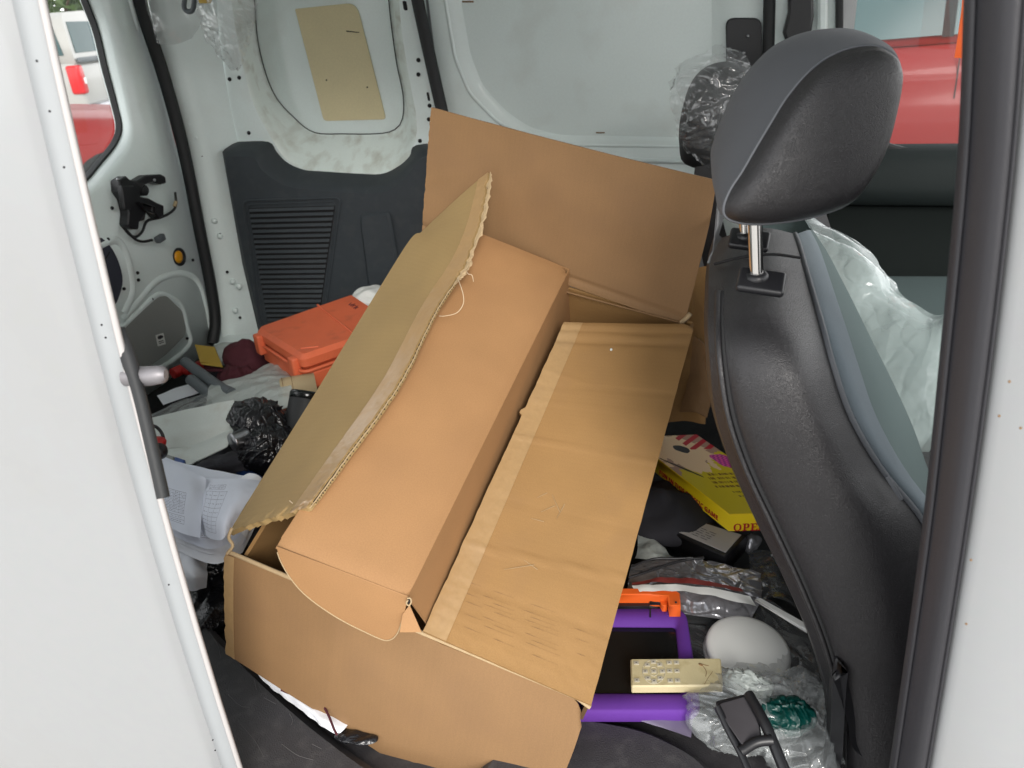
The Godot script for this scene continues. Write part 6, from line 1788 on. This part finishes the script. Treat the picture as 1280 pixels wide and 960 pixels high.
		o.transform = Transform3D(raxes.basis, p - rc.global_position)
		var m2 := MeshInstance3D.new()
		if not M.has("tiny"):
			var bm := BoxMesh.new()
			bm.size = V(0.0022, 0.0004, 0.0014)
			M["tiny"] = bm
		m2.mesh = M["tiny"]
		m2.material_override = M.key_print
		m2.name = "key_symbol"
		o.add_child(m2, true)
		m2.position = V(0, 0.0004, 0)
	s = ST()
	tube(s, [V(-0.027,0.6222,-0.7432),V(-0.027,0.6222,-0.738),V(-0.028,0.6222,-0.7329),V(-0.0299,0.6222,-0.7284),V(-0.0325,0.6222,-0.7248),V(-0.0357,0.6222,-0.7222),V(-0.0393,0.6222,-0.7209),V(-0.043,0.6222,-0.7209),V(-0.0466,0.6222,-0.7223),V(-0.0498,0.6222,-0.725),V(-0.0525,0.6222,-0.7287),V(-0.0544,0.6222,-0.7333),V(-0.0554,0.6222,-0.7383),V(-0.0555,0.6222,-0.7436),V(-0.0545,0.6222,-0.7486),V(-0.0527,0.6222,-0.7531),V(-0.05,0.6222,-0.7568),V(-0.0468,0.6222,-0.7594),V(-0.0431,0.6222,-0.7607),V(-0.0394,0.6222,-0.7606),V(-0.0357,0.6222,-0.7592),V(-0.0325,0.6222,-0.7566),V(-0.0298,0.6222,-0.7528),V(-0.028,0.6222,-0.7483)], 0.0004, 5, true)
	tube(s, [V(-0.0361,0.6222,-0.7416),V(-0.0362,0.6222,-0.7388),V(-0.0371,0.6222,-0.7362),V(-0.0386,0.6222,-0.7343),V(-0.0405,0.6222,-0.7334),V(-0.0425,0.6222,-0.7336),V(-0.0443,0.6222,-0.7349),V(-0.0457,0.6222,-0.7371),V(-0.0463,0.6222,-0.7399),V(-0.0462,0.6222,-0.7428),V(-0.0453,0.6222,-0.7454),V(-0.0438,0.6222,-0.7473),V(-0.0419,0.6222,-0.7482),V(-0.0399,0.6222,-0.7479),V(-0.0381,0.6222,-0.7466),V(-0.0368,0.6222,-0.7444)], 0.0004, 5, true)
	put(s, "key_ring", M.remote_key, rc)
	s = ST()
	tube(s, curve([V(0.0142,0.622,-0.7629),V(0.0202,0.622,-0.7592),V(0.0241,0.622,-0.7515),V(0.0235,0.622,-0.743)], 14), [0.0004, 0.0014, 0.0018, 0.0014, 0.0004], 6)
	tube(s, curve([V(0.0152,0.622,-0.764),V(0.0235,0.622,-0.7617),V(0.027,0.622,-0.7613)], 8), 0.0006, 5)
	tube(s, curve([V(0.0321,0.622,-0.7528),V(0.026,0.622,-0.7401),V(0.0221,0.622,-0.7301)], 8), 0.0003, 5)
	put(s, "scuff_mark", M.scuff, rc)

	# ---- white round light ----
	var wl := thing("round_lamp", "white domed round lamp disc lying inside a clear plastic bag", "lamp", V(0.0825,0.565,-0.8558))
	s = ST()
	lathe(s, V(0.0805,0.585,-0.8353), V(0.12, 1, 0.08), [Vector2(0.053, -0.012), Vector2(0.0565, -0.006), Vector2(0.0572, 0.0), Vector2(0.0565, 0.003), Vector2(0.0545, 0.0055), Vector2(0.050, 0.0075), Vector2(0.036, 0.0095), Vector2(0.015, 0.0105), Vector2(0.001, 0.0107)], 48)
	put(s, "diffuser", M.white_plastic, wl)
	s = ST()
	lathe(s, V(0.0805,0.585,-0.8353), V(0.12, 1, 0.08), [Vector2(0.0, -0.016), Vector2(0.055, -0.016), Vector2(0.0585, -0.013), Vector2(0.0585, -0.0085), Vector2(0.055, -0.008), Vector2(0.0, -0.008)], 48)
	put(s, "base_ring", M.label_white, wl)
	var cb := thing("clear_bag", "clear plastic bag round the white disc, flat and glossy", "plastic bag", V(0.0948,0.56,-0.8814))
	s = ST()
	grid(s, ruffle(net([[V(-0.0134,0.592,-0.9046),V(0.0612,0.592,-0.9329),V(0.1123,0.592,-0.9351),V(0.1559,0.592,-0.8808)],[V(-0.0119,0.588,-0.8644),V(0.0494,0.586,-0.892),V(0.1217,0.586,-0.9029),V(0.1742,0.592,-0.8385)],[V(-0.004,0.588,-0.8221),V(0.0432,0.586,-0.8285),V(0.1331,0.586,-0.8425),V(0.1737,0.592,-0.8005)],[V(0.0169,0.592,-0.781),V(0.0676,0.595,-0.7766),V(0.1328,0.595,-0.787),V(0.1597,0.592,-0.7795)]], 100, 100), 0.007, 12.0, 101, 6))
	put(s, "film", M.film_clear, cb)
	var cg := thing("crumpled_bag", "crumpled clear bag with a dark green wad inside, below the near seat", "plastic bag", V(0.1036,0.56,-0.7552))
	s = ST()
	lump(s, Transform3D(Basis(Vector3.UP, 0.4), V(0.0724,0.6,-0.7222)), V(0.072, 0.032, 0.066), 0.015, 16.0, 103, 150, 100, 6)
	put(s, "wrap", M.film, cg)
	s = ST()
	lump(s, Transform3D(Basis(Vector3.UP, -0.4), V(0.1364,0.59,-0.7162)), V(0.058, 0.033, 0.072), 0.015, 16.0, 104, 150, 100, 6)
	put(s, "wrap_end", M.film, cg)
	s = ST()
	lump(s, Transform3D(Basis(), V(0.1195,0.615,-0.7036)), V(0.032, 0.020, 0.028), 0.009, 24.0, 105, 80, 56, 6)
	put(s, "green_wad", M.green_film, cg, "dark green plastic wad")
	s = ST()
	lump(s, Transform3D(Basis(), V(0.0752,0.615,-0.7444)), V(0.032, 0.013, 0.017), 0.009, 24.0, 106, 80, 56, 6)
	put(s, "bunched_neck", M.film_white, cg)

	var c3 := thing("clear_sleeve", "glossy clear sleeve in the dark gap between the white disc and the near seat", "plastic sleeve", V(0.1463,0.57,-0.9885))
	s = ST()
	grid(s, ruffle(net([[V(0.0889,0.585,-1.0493),V(0.1194,0.59,-1.0512),V(0.137,0.585,-1.0358)],[V(0.092,0.59,-0.9849),V(0.1256,0.6,-0.974),V(0.1508,0.59,-0.9659)],[V(0.1012,0.59,-0.9358),V(0.1386,0.6,-0.9231),V(0.1653,0.59,-0.9083)]], 34, 34), 0.007, 24.0, 124, 5), -1)
	put(s, "film", M.film_clear, c3)
	# ---- black holder with two legs ----
	var ph := thing("phone_holder", "black plastic phone holder with two straps lying on the crumpled clear bag", "holder", V(0.0722,0.57,-0.7226))
	s = ST()
	slab(s, rounded([V(0.0323,0.6586,-0.6717),V(0.0702,0.6519,-0.6958),V(0.0824,0.6527,-0.6535),V(0.0839,0.6514,-0.6301),V(0.0636,0.6545,-0.6148),V(0.0452,0.6597,-0.6412)], 0.006, 4), V(0.0013,-0.0169,-0.0148), 0.003)
	put(s, "cradle", M.pillar_plastic, ph)
	s = ST()
	slab(s, rounded([V(0.0368,0.661,-0.6666),V(0.069,0.6555,-0.6885),V(0.0806,0.6557,-0.6503),V(0.0823,0.6534,-0.63),V(0.0637,0.6571,-0.6154),V(0.046,0.6633,-0.6391)], 0.006, 4), V(0, 0.001, 0.001), 0.0004)
	put(s, "face_pad", M.pad_grey, ph)
	s = ST()
	tube(s, curve([V(0.0356,0.6649,-0.6585),V(0.0488,0.6557,-0.6344),V(0.0622,0.6484,-0.6113),V(0.0755,0.6392,-0.5815)], 16), 0.0042, 10)
	tube(s, curve([V(0.0713,0.6591,-0.6882),V(0.0863,0.6591,-0.6519),V(0.0963,0.6517,-0.6279),V(0.1126,0.6364,-0.59)], 16), 0.0062, 10)
	tube(s, curve([V(0.0595,0.6525,-0.6127),V(0.0765,0.6563,-0.6249),V(0.0935,0.6574,-0.63)], 12), 0.006, 10)
	put(s, "strap", M.black_plastic, ph)

	# ---- stick, cable, purple film ----
	var stick := thing("white_strip", "narrow white plastic strip slanting down towards the near seat", "strip", V(0.1342,0.565,-0.9309))
	s = ST()
	slab(s, [V(0.092,0.61,-0.9117),V(0.0999,0.61,-0.9146),V(0.1615,0.61,-0.8687),V(0.1572,0.61,-0.8574)], V(0, -0.006, 0), 0.001)
	put(s, "strip", M.white_plastic, stick)
	var cab := thing("black_cable", "thin black cable crossing the shiny grey pouch", "cable", V(-0.0419,0.58,-1.0073))
	s = ST()
	tube(s, curve([V(-0.088,0.635,-0.9018),V(-0.0669,0.635,-0.9156),V(-0.0389,0.635,-0.936),V(-0.009,0.635,-0.9533),V(0.019,0.635,-0.9628)], 24), 0.0022, 7)
	tube(s, curve([V(-0.0853,0.637,-0.9252),V(-0.0686,0.637,-0.9388),V(-0.0491,0.637,-0.949),V(-0.022,0.637,-0.9527),V(0.0026,0.637,-0.958)], 24), 0.0018, 7)
	put(s, "cable", M.black_plastic, cab)
	var pf := thing("lilac_film", "glossy lilac film showing under the near edge of the purple tablet", "film", V(-0.0312,0.57,-0.7115))
	s = ST()
	grid(s, ruffle(net([[V(-0.1108,0.589,-0.6968),V(-0.0559,0.59,-0.7037),V(0.009,0.59,-0.7144)],[V(-0.075,0.588,-0.6936),V(-0.0353,0.59,-0.6935),V(0.0092,0.59,-0.701)],[V(-0.0489,0.587,-0.6902),V(-0.0201,0.588,-0.6834),V(0.0079,0.588,-0.6763)]], 30, 20), 0.002, 26.0, 111, 5))
	put(s, "film", mat("lilac", Color(0.20, 0.17, 0.25), 0.2, {"alpha": 0.8}), pf)
	var ss := thing("silver_strip", "short bright metal strip on the sill beside the carton corner", "strip", V(-0.098,0.585,-0.6911))
	s = ST()
	slab(s, [V(-0.1076,0.591,-0.688),V(-0.0894,0.591,-0.6874),V(-0.0891,0.591,-0.6849),V(-0.1071,0.591,-0.6844)], V(0, 0.002, 0), 0.0005)
	put(s, "strip", M.chrome, ss)

func putl(st, called: String, m, parent: Node, label := "") -> MeshInstance3D:
	var o := MeshInstance3D.new()
	if st is SurfaceTool:
		st.generate_normals()
		o.mesh = st.commit()
	else:
		o.mesh = st
	o.material_override = m
	o.name = called
	parent.add_child(o, true)
	if label != "": o.set_meta("label", label)
	return o

func make_car(label: String, at: Vector3, turn: float) -> Node3D:
	var car := thing("parked_car", label, "car", at)
	car.rotation.y = turn
	var s := ST()
	var loops := []
	# x, half width, deck height, sill height
	for q in [[2.12, 0.55, 0.62, 0.40], [2.05, 0.70, 0.74, 0.26], [1.85, 0.80, 0.82, 0.22], [1.4, 0.86, 0.90, 0.22], [0.85, 0.88, 0.97, 0.22], [0.2, 0.89, 1.0, 0.22], [-0.8, 0.89, 1.02, 0.22], [-1.4, 0.88, 1.03, 0.22], [-1.9, 0.82, 0.98, 0.25], [-2.1, 0.66, 0.88, 0.35]]:
		var w: float = q[1]
		var h: float = q[2]
		var lo: float = q[3]
		var lp := []
		var half := [[0.90, lo], [0.985, lo + 0.08], [1.0, lo + (h - lo) * 0.40], [1.0, lo + (h - lo) * 0.60], [0.985, lo + (h - lo) * 0.63], [0.985, lo + (h - lo) * 0.78], [0.955, lo + (h - lo) * 0.88], [0.88, lo + (h - lo) * 0.975], [0.80, h], [0.4, h + 0.03]]
		for p in half: lp.append(V(q[0], p[1], w * p[0]))
		for k in half.size(): lp.append(V(q[0], half[half.size() - 1 - k][1], -w * half[half.size() - 1 - k][0]))
		loops.append(lp)
	loft(s, loops)
	putl(s, "body", M.car_red, car)
	s = ST()
	loops = []
	for q in [[0.95, 0.74, 0.97, 0.98], [0.45, 0.66, 0.99, 1.30], [0.05, 0.60, 1.0, 1.42], [-0.7, 0.58, 1.01, 1.43], [-1.2, 0.60, 1.02, 1.33], [-1.75, 0.68, 1.0, 1.02]]:
		loops.append([V(q[0], q[2], 0.77), V(q[0], q[3] - 0.03, q[1]), V(q[0], q[3], q[1] * 0.8), V(q[0], q[3] + 0.01, 0), V(q[0], q[3], -q[1] * 0.8), V(q[0], q[3] - 0.03, -q[1]), V(q[0], q[2], -0.77)])
	loft(s, loops, true, true, true)
	putl(s, "roof", M.car_red, car)
	s = ST()
	quad(s, V(0.98, 1.0, -0.68), V(0.98, 1.0, 0.68), V(0.10, 1.425, 0.53), V(0.10, 1.425, -0.53))
	putl(s, "windscreen", M.car_glass, car)
	for sg in [-1.0, 1.0]:
		s = ST()
		slab(s, [V(0.84, 1.03, 0.782 * sg), V(0.36, 1.285, 0.698 * sg), V(0.02, 1.385, 0.655 * sg), V(-0.38, 1.395, 0.648 * sg), V(-0.36, 1.05, 0.778 * sg)], V(0, 0, 0.004 * sg), 0.001)
		slab(s, [V(-0.42, 1.05, 0.778 * sg), V(-0.44, 1.395, 0.648 * sg), V(-0.9, 1.38, 0.655 * sg), V(-1.3, 1.22, 0.715 * sg), V(-1.42, 1.06, 0.772 * sg)], V(0, 0, 0.004 * sg), 0.001)
		putl(s, "side_window", M.car_glass, car)
		s = ST()
		slab(s, [V(-0.36, 1.04, 0.784 * sg), V(-0.38, 1.41, 0.65 * sg), V(-0.44, 1.41, 0.65 * sg), V(-0.42, 1.04, 0.784 * sg)], V(0, 0, 0.006 * sg), 0.001)
		putl(s, "window_pillar", M.hole, car)
		s = ST()
		slab(s, [V(-0.46, 0.3, 0.886 * sg), V(-0.45, 0.95, 0.872 * sg), V(-0.443, 0.95, 0.872 * sg), V(-0.453, 0.3, 0.886 * sg)], V(0, 0, 0.003 * sg), 0.0005)
		putl(s, "door_gap", M.hole, car)
		for wx in [1.32, -1.32]:
			s = ST()
			lathe(s, V(wx, 0.33, 0.70 * sg), V(0, 0, sg), [Vector2(0.0, 0.0), Vector2(0.37, 0.0), Vector2(0.375, 0.185), Vector2(0.35, 0.19), Vector2(0.0, 0.17)], 30)
			putl(s, "wheel_arch", M.hole, car)
			s = ST()
			lathe(s, V(wx, 0.32, 0.72 * sg), V(0, 0, sg), [Vector2(0.2, 0.0), Vector2(0.30, 0.0), Vector2(0.32, 0.03), Vector2(0.32, 0.15), Vector2(0.30, 0.18), Vector2(0.21, 0.175)], 30)
			var ty := putl(s, "wheel", M.tyre, car)
			s = ST()
			lathe(s, V(wx, 0.32, 0.76 * sg), V(0, 0, sg), [Vector2(0.0, 0.1), Vector2(0.07, 0.1), Vector2(0.19, 0.11), Vector2(0.21, 0.135), Vector2(0.20, 0.0)], 24)
			putl(s, "wheel_rim", M.rim_alloy, ty)
		s = ST()
		rbox(s, Transform3D(Basis(), V(2.0, 0.66, 0.58 * sg)), V(0.12, 0.12, 0.26), 0.05)
		putl(s, "headlight", M.car_glass, car)
	s = ST()
	rbox(s, Transform3D(Basis(), V(2.08, 0.45, 0)), V(0.12, 0.2, 0.9), 0.04)
	putl(s, "grille", M.black_plastic, car)
	return car

func make_truck() -> void:
	var t := thing("pickup_truck", "white pickup truck with windowed cap and red tail light beyond the rear window", "pickup truck", V(-9,0,-10.4727))
	t.rotation.y = 0.30
	var s := ST()
	rbox(s, Transform3D(Basis(), V(-2.6, 0.78, -0.92)), V(5.2, 0.72, 1.84), 0.09)
	putl(s, "body", M.truck_white, t)
	s = ST()
	var loops := []
	for q in [[-0.02, 0.06, 0.0], [-1.0, 0.05, 0.02], [-2.0, 0.05, 0.02]]:
		loops.append([V(q[0], 1.12, -0.04), V(q[0] - 0.06, 1.72, -0.14), V(q[0] - 0.08, 1.80, -0.24), V(q[0] - 0.08, 1.83, -0.92), V(q[0] - 0.08, 1.80, -1.6), V(q[0] - 0.06, 1.72, -1.7), V(q[0], 1.12, -1.8)])
	loft(s, loops, true, true, false)
	putl(s, "cap", M.truck_white, t)
	s = ST()
	loops = []
	for q in [[-2.05, 1.78], [-2.2, 1.86], [-3.0, 1.86], [-3.5, 1.72], [-3.9, 1.16]]:
		loops.append([V(q[0], 1.1, -0.05), V(q[0], q[1] - 0.05, -0.2), V(q[0], q[1], -0.3), V(q[0], q[1], -1.54), V(q[0], q[1] - 0.05, -1.64), V(q[0], 1.1, -1.79)])
	loft(s, loops)
	putl(s, "cab", M.truck_white, t)
	s = ST()
	slab(s, [V(-0.16, 1.24, -0.055), V(-0.24, 1.64, -0.118), V(-1.85, 1.64, -0.118), V(-1.85, 1.24, -0.055)], V(0, 0, 0.012), 0.003)
	putl(s, "side_window", M.car_glass, t)
	s = ST()
	slab(s, [V(-0.035, 1.26, -0.16), V(-0.078, 1.68, -0.24), V(-0.078, 1.68, -1.60), V(-0.035, 1.26, -1.68)], V(0.012, 0, 0), 0.003)
	putl(s, "rear_window", M.car_glass, t)
	s = ST()
	rbox(s, Transform3D(Basis(), V(-0.07, 0.90, -0.05)), V(0.20, 0.40, 0.17), 0.04)
	putl(s, "tail_light", M.tail_red, t)
	s = ST()
	rbox(s, Transform3D(Basis(), V(0.005, 0.88, -0.08)), V(0.06, 0.10, 0.09), 0.02)
	putl(s, "reversing_light", M.white_plastic, t)
	s = ST()
	rbox(s, Transform3D(Basis(), V(-0.07, 0.90, -1.79)), V(0.20, 0.40, 0.17), 0.04)
	putl(s, "tail_light", M.tail_red, t)
	s = ST()
	rbox(s, Transform3D(Basis(), V(0.02, 1.16, -0.92)), V(0.06, 0.07, 1.7), 0.02)
	putl(s, "tailgate_handle", M.grey_pipe, t)
	s = ST()
	rbox(s, Transform3D(Basis(), V(0.08, 0.46, -0.92)), V(0.2, 0.2, 1.8), 0.05)
	putl(s, "bumper", M.steel, t)
	for wx in [-1.15, -4.2]:
		for wz in [-0.1, -1.74]:
			s = ST()
			lathe(s, V(wx, 0.37, wz - 0.12), V(0, 0, 1), [Vector2(0.0, 0.02), Vector2(0.22, 0.0), Vector2(0.34, 0.0), Vector2(0.37, 0.03), Vector2(0.37, 0.2), Vector2(0.34, 0.24), Vector2(0.22, 0.24), Vector2(0.0, 0.2)], 28)
			putl(s, "wheel", M.tyre, t)

func bush(called: String, label: String, at: Vector3, rad: Vector3, seed_: int, m) -> void:
	var b := thing(called, label, "tree", at, "trees beyond the parked vehicles")
	var r := RandomNumberGenerator.new()
	r.seed = seed_
	var s := ST()
	for k in 6:
		var a := r.randf() * TAU
		tube(s, [V(0.1 * cos(a), 0, 0.1 * sin(a)), V(0.3 * rad.x * cos(a), rad.y * 0.7, 0.3 * rad.z * sin(a)), V(0.6 * rad.x * cos(a), rad.y * 1.3, 0.6 * rad.z * sin(a))], [0.12, 0.07, 0.02], 6)
	putl(s, "trunk", M.bark, b)
	s = ST()
	var f := noise(seed_, 0.5, 0, 2)
	for k in 4200:
		var d := V(r.randfn(), r.randfn(), r.randfn()).normalized()
		var q := pow(r.randf(), 0.4)
		var p := V(d.x * rad.x, d.y * rad.y, d.z * rad.z) * q
		p *= 1.0 + 0.35 * f.get_noise_3d(p.x * 2.0, p.y * 2.0, p.z * 2.0)
		p.y += rad.y * 1.05
		if f.get_noise_3d(p.x * 3.0, p.y * 3.0, p.z * 3.0 + 40.0) < -0.18: continue
		var u := V(r.randfn(), r.randfn() * 0.5, r.randfn()).normalized() * r.randf_range(0.08, 0.17)
		var w := u.cross(V(r.randfn(), r.randfn(), r.randfn())).normalized() * u.length() * 0.5
		s.set_smooth_group(-1)
		tri(s, p - u, p + w, p + u)
		tri(s, p - u, p + u, p - w)
	putl(s, "crown", m, b)

func build_outside() -> void:
	var s := ST()
	quad(s, V(-120, 0, 120), V(120, 0, 120), V(120, 0, -120), V(-120, 0, -120))
	structure(s, "ground", M.gravel)
	make_car("red parked car whose side shows through the driver's window", V(0.93, 0.03, -6.05), PI)
	make_car("red parked car whose bonnet shows through the rear door window", V(-5.6, 0, -4.55), 0.75)
	make_truck()
	var q := thing("orange_flag", "orange plastic flag hanging in the driver's window beside the near pillar", "flag", V(0.5174,1.2385,-1.9))
	s = ST()
	board(s, ruffle(net([[V(0.4869,1.4048,-1.9),V(0.51,1.403,-1.9),V(0.5359,1.4009,-1.9)],[V(0.4939,1.3181,-1.9),V(0.525,1.316,-1.9),V(0.5514,1.3142,-1.9)],[V(0.4947,1.2399,-1.9),V(0.5327,1.2361,-1.9),V(0.5659,1.2327,-1.9)]], 14, 20), 0.003, 12.0, 131, 0), 0.002)
	put(s, "flag", M.cone, q)
	var k := 0
	for p in [[V(-14.5, 0, -15.5), V(2.2, 1.7, 2.0)], [V(-17.5, 0, -19.5), V(2.4, 2.2, 2.2)], [V(-13.5, 0, -19.0), V(2.2, 2.0, 2.2)], [V(-18.5, 0, -14.0), V(2.4, 2.3, 2.2)]]:
		bush("tree", ["low dense green tree right behind the white pickup", "tall green tree furthest behind the pickup", "bright green tree on the near side behind the pickup", "broad green tree at the far left behind the pickup"][k], p[0], p[1], 200 + k, M.leaf_light if k % 2 else M.leaf)
		k += 1

func _ready() -> void:
	# ---- camera, sky, sun, exposure ----
	var cam := Camera3D.new()
	cam.name = "camera"
	add_child(cam)
	cam.transform = Transform3D(Basis(V(0.9719,-0.0721,-0.2241), V(-0.0352,0.8967,-0.4413), V(0.2328,0.4368,0.8689)), V(0, 1.4000, 0))
	cam.fov = 52.8
	cam.near = 0.05
	cam.far = 400.0
	cam.current = true
	var lens := CameraAttributesPhysical.new()
	lens.frustum_focal_length = 24.17
	lens.frustum_focus_distance = 1.05
	lens.frustum_near = 0.05
	lens.frustum_far = 400.0
	lens.exposure_aperture = 9.0
	cam.attributes = lens
	var env := Environment.new()
	var sky := Sky.new()
	var sm := ProceduralSkyMaterial.new()
	sm.sky_top_color = Color(0.68, 0.70, 0.72)
	sm.sky_horizon_color = Color(1.25, 1.25, 1.25)
	sm.sky_curve = 0.5
	sm.ground_bottom_color = Color(0.30, 0.29, 0.27)
	sm.ground_horizon_color = Color(0.80, 0.81, 0.81)
	sm.sky_energy_multiplier = 0.9
	sky.sky_material = sm
	env.background_mode = Environment.BG_SKY
	env.sky = sky
	env.ambient_light_source = Environment.AMBIENT_SOURCE_SKY
	env.tonemap_mode = Environment.TONE_MAPPER_LINEAR
	env.tonemap_exposure = 2.65
	env.sdfgi_enabled = true
	env.ssao_enabled = true
	env.ssil_enabled = true
	var we := WorldEnvironment.new()
	we.name = "environment"
	we.environment = env
	add_child(we)
	var sun := DirectionalLight3D.new()
	sun.name = "sun"
	sun.light_energy = 0.45
	sun.light_color = Color(1.0, 0.985, 0.965)
	sun.light_angular_distance = 26.0
	sun.shadow_enabled = true
	add_child(sun)
	sun.look_at_from_position(V(3.4, 4.6, 6.0), V(0, 0.6, -0.9))
	materials()
	build_van()
	build_seats()
	build_cartons()
	build_rear_clutter()
	build_front_clutter()
	build_outside()
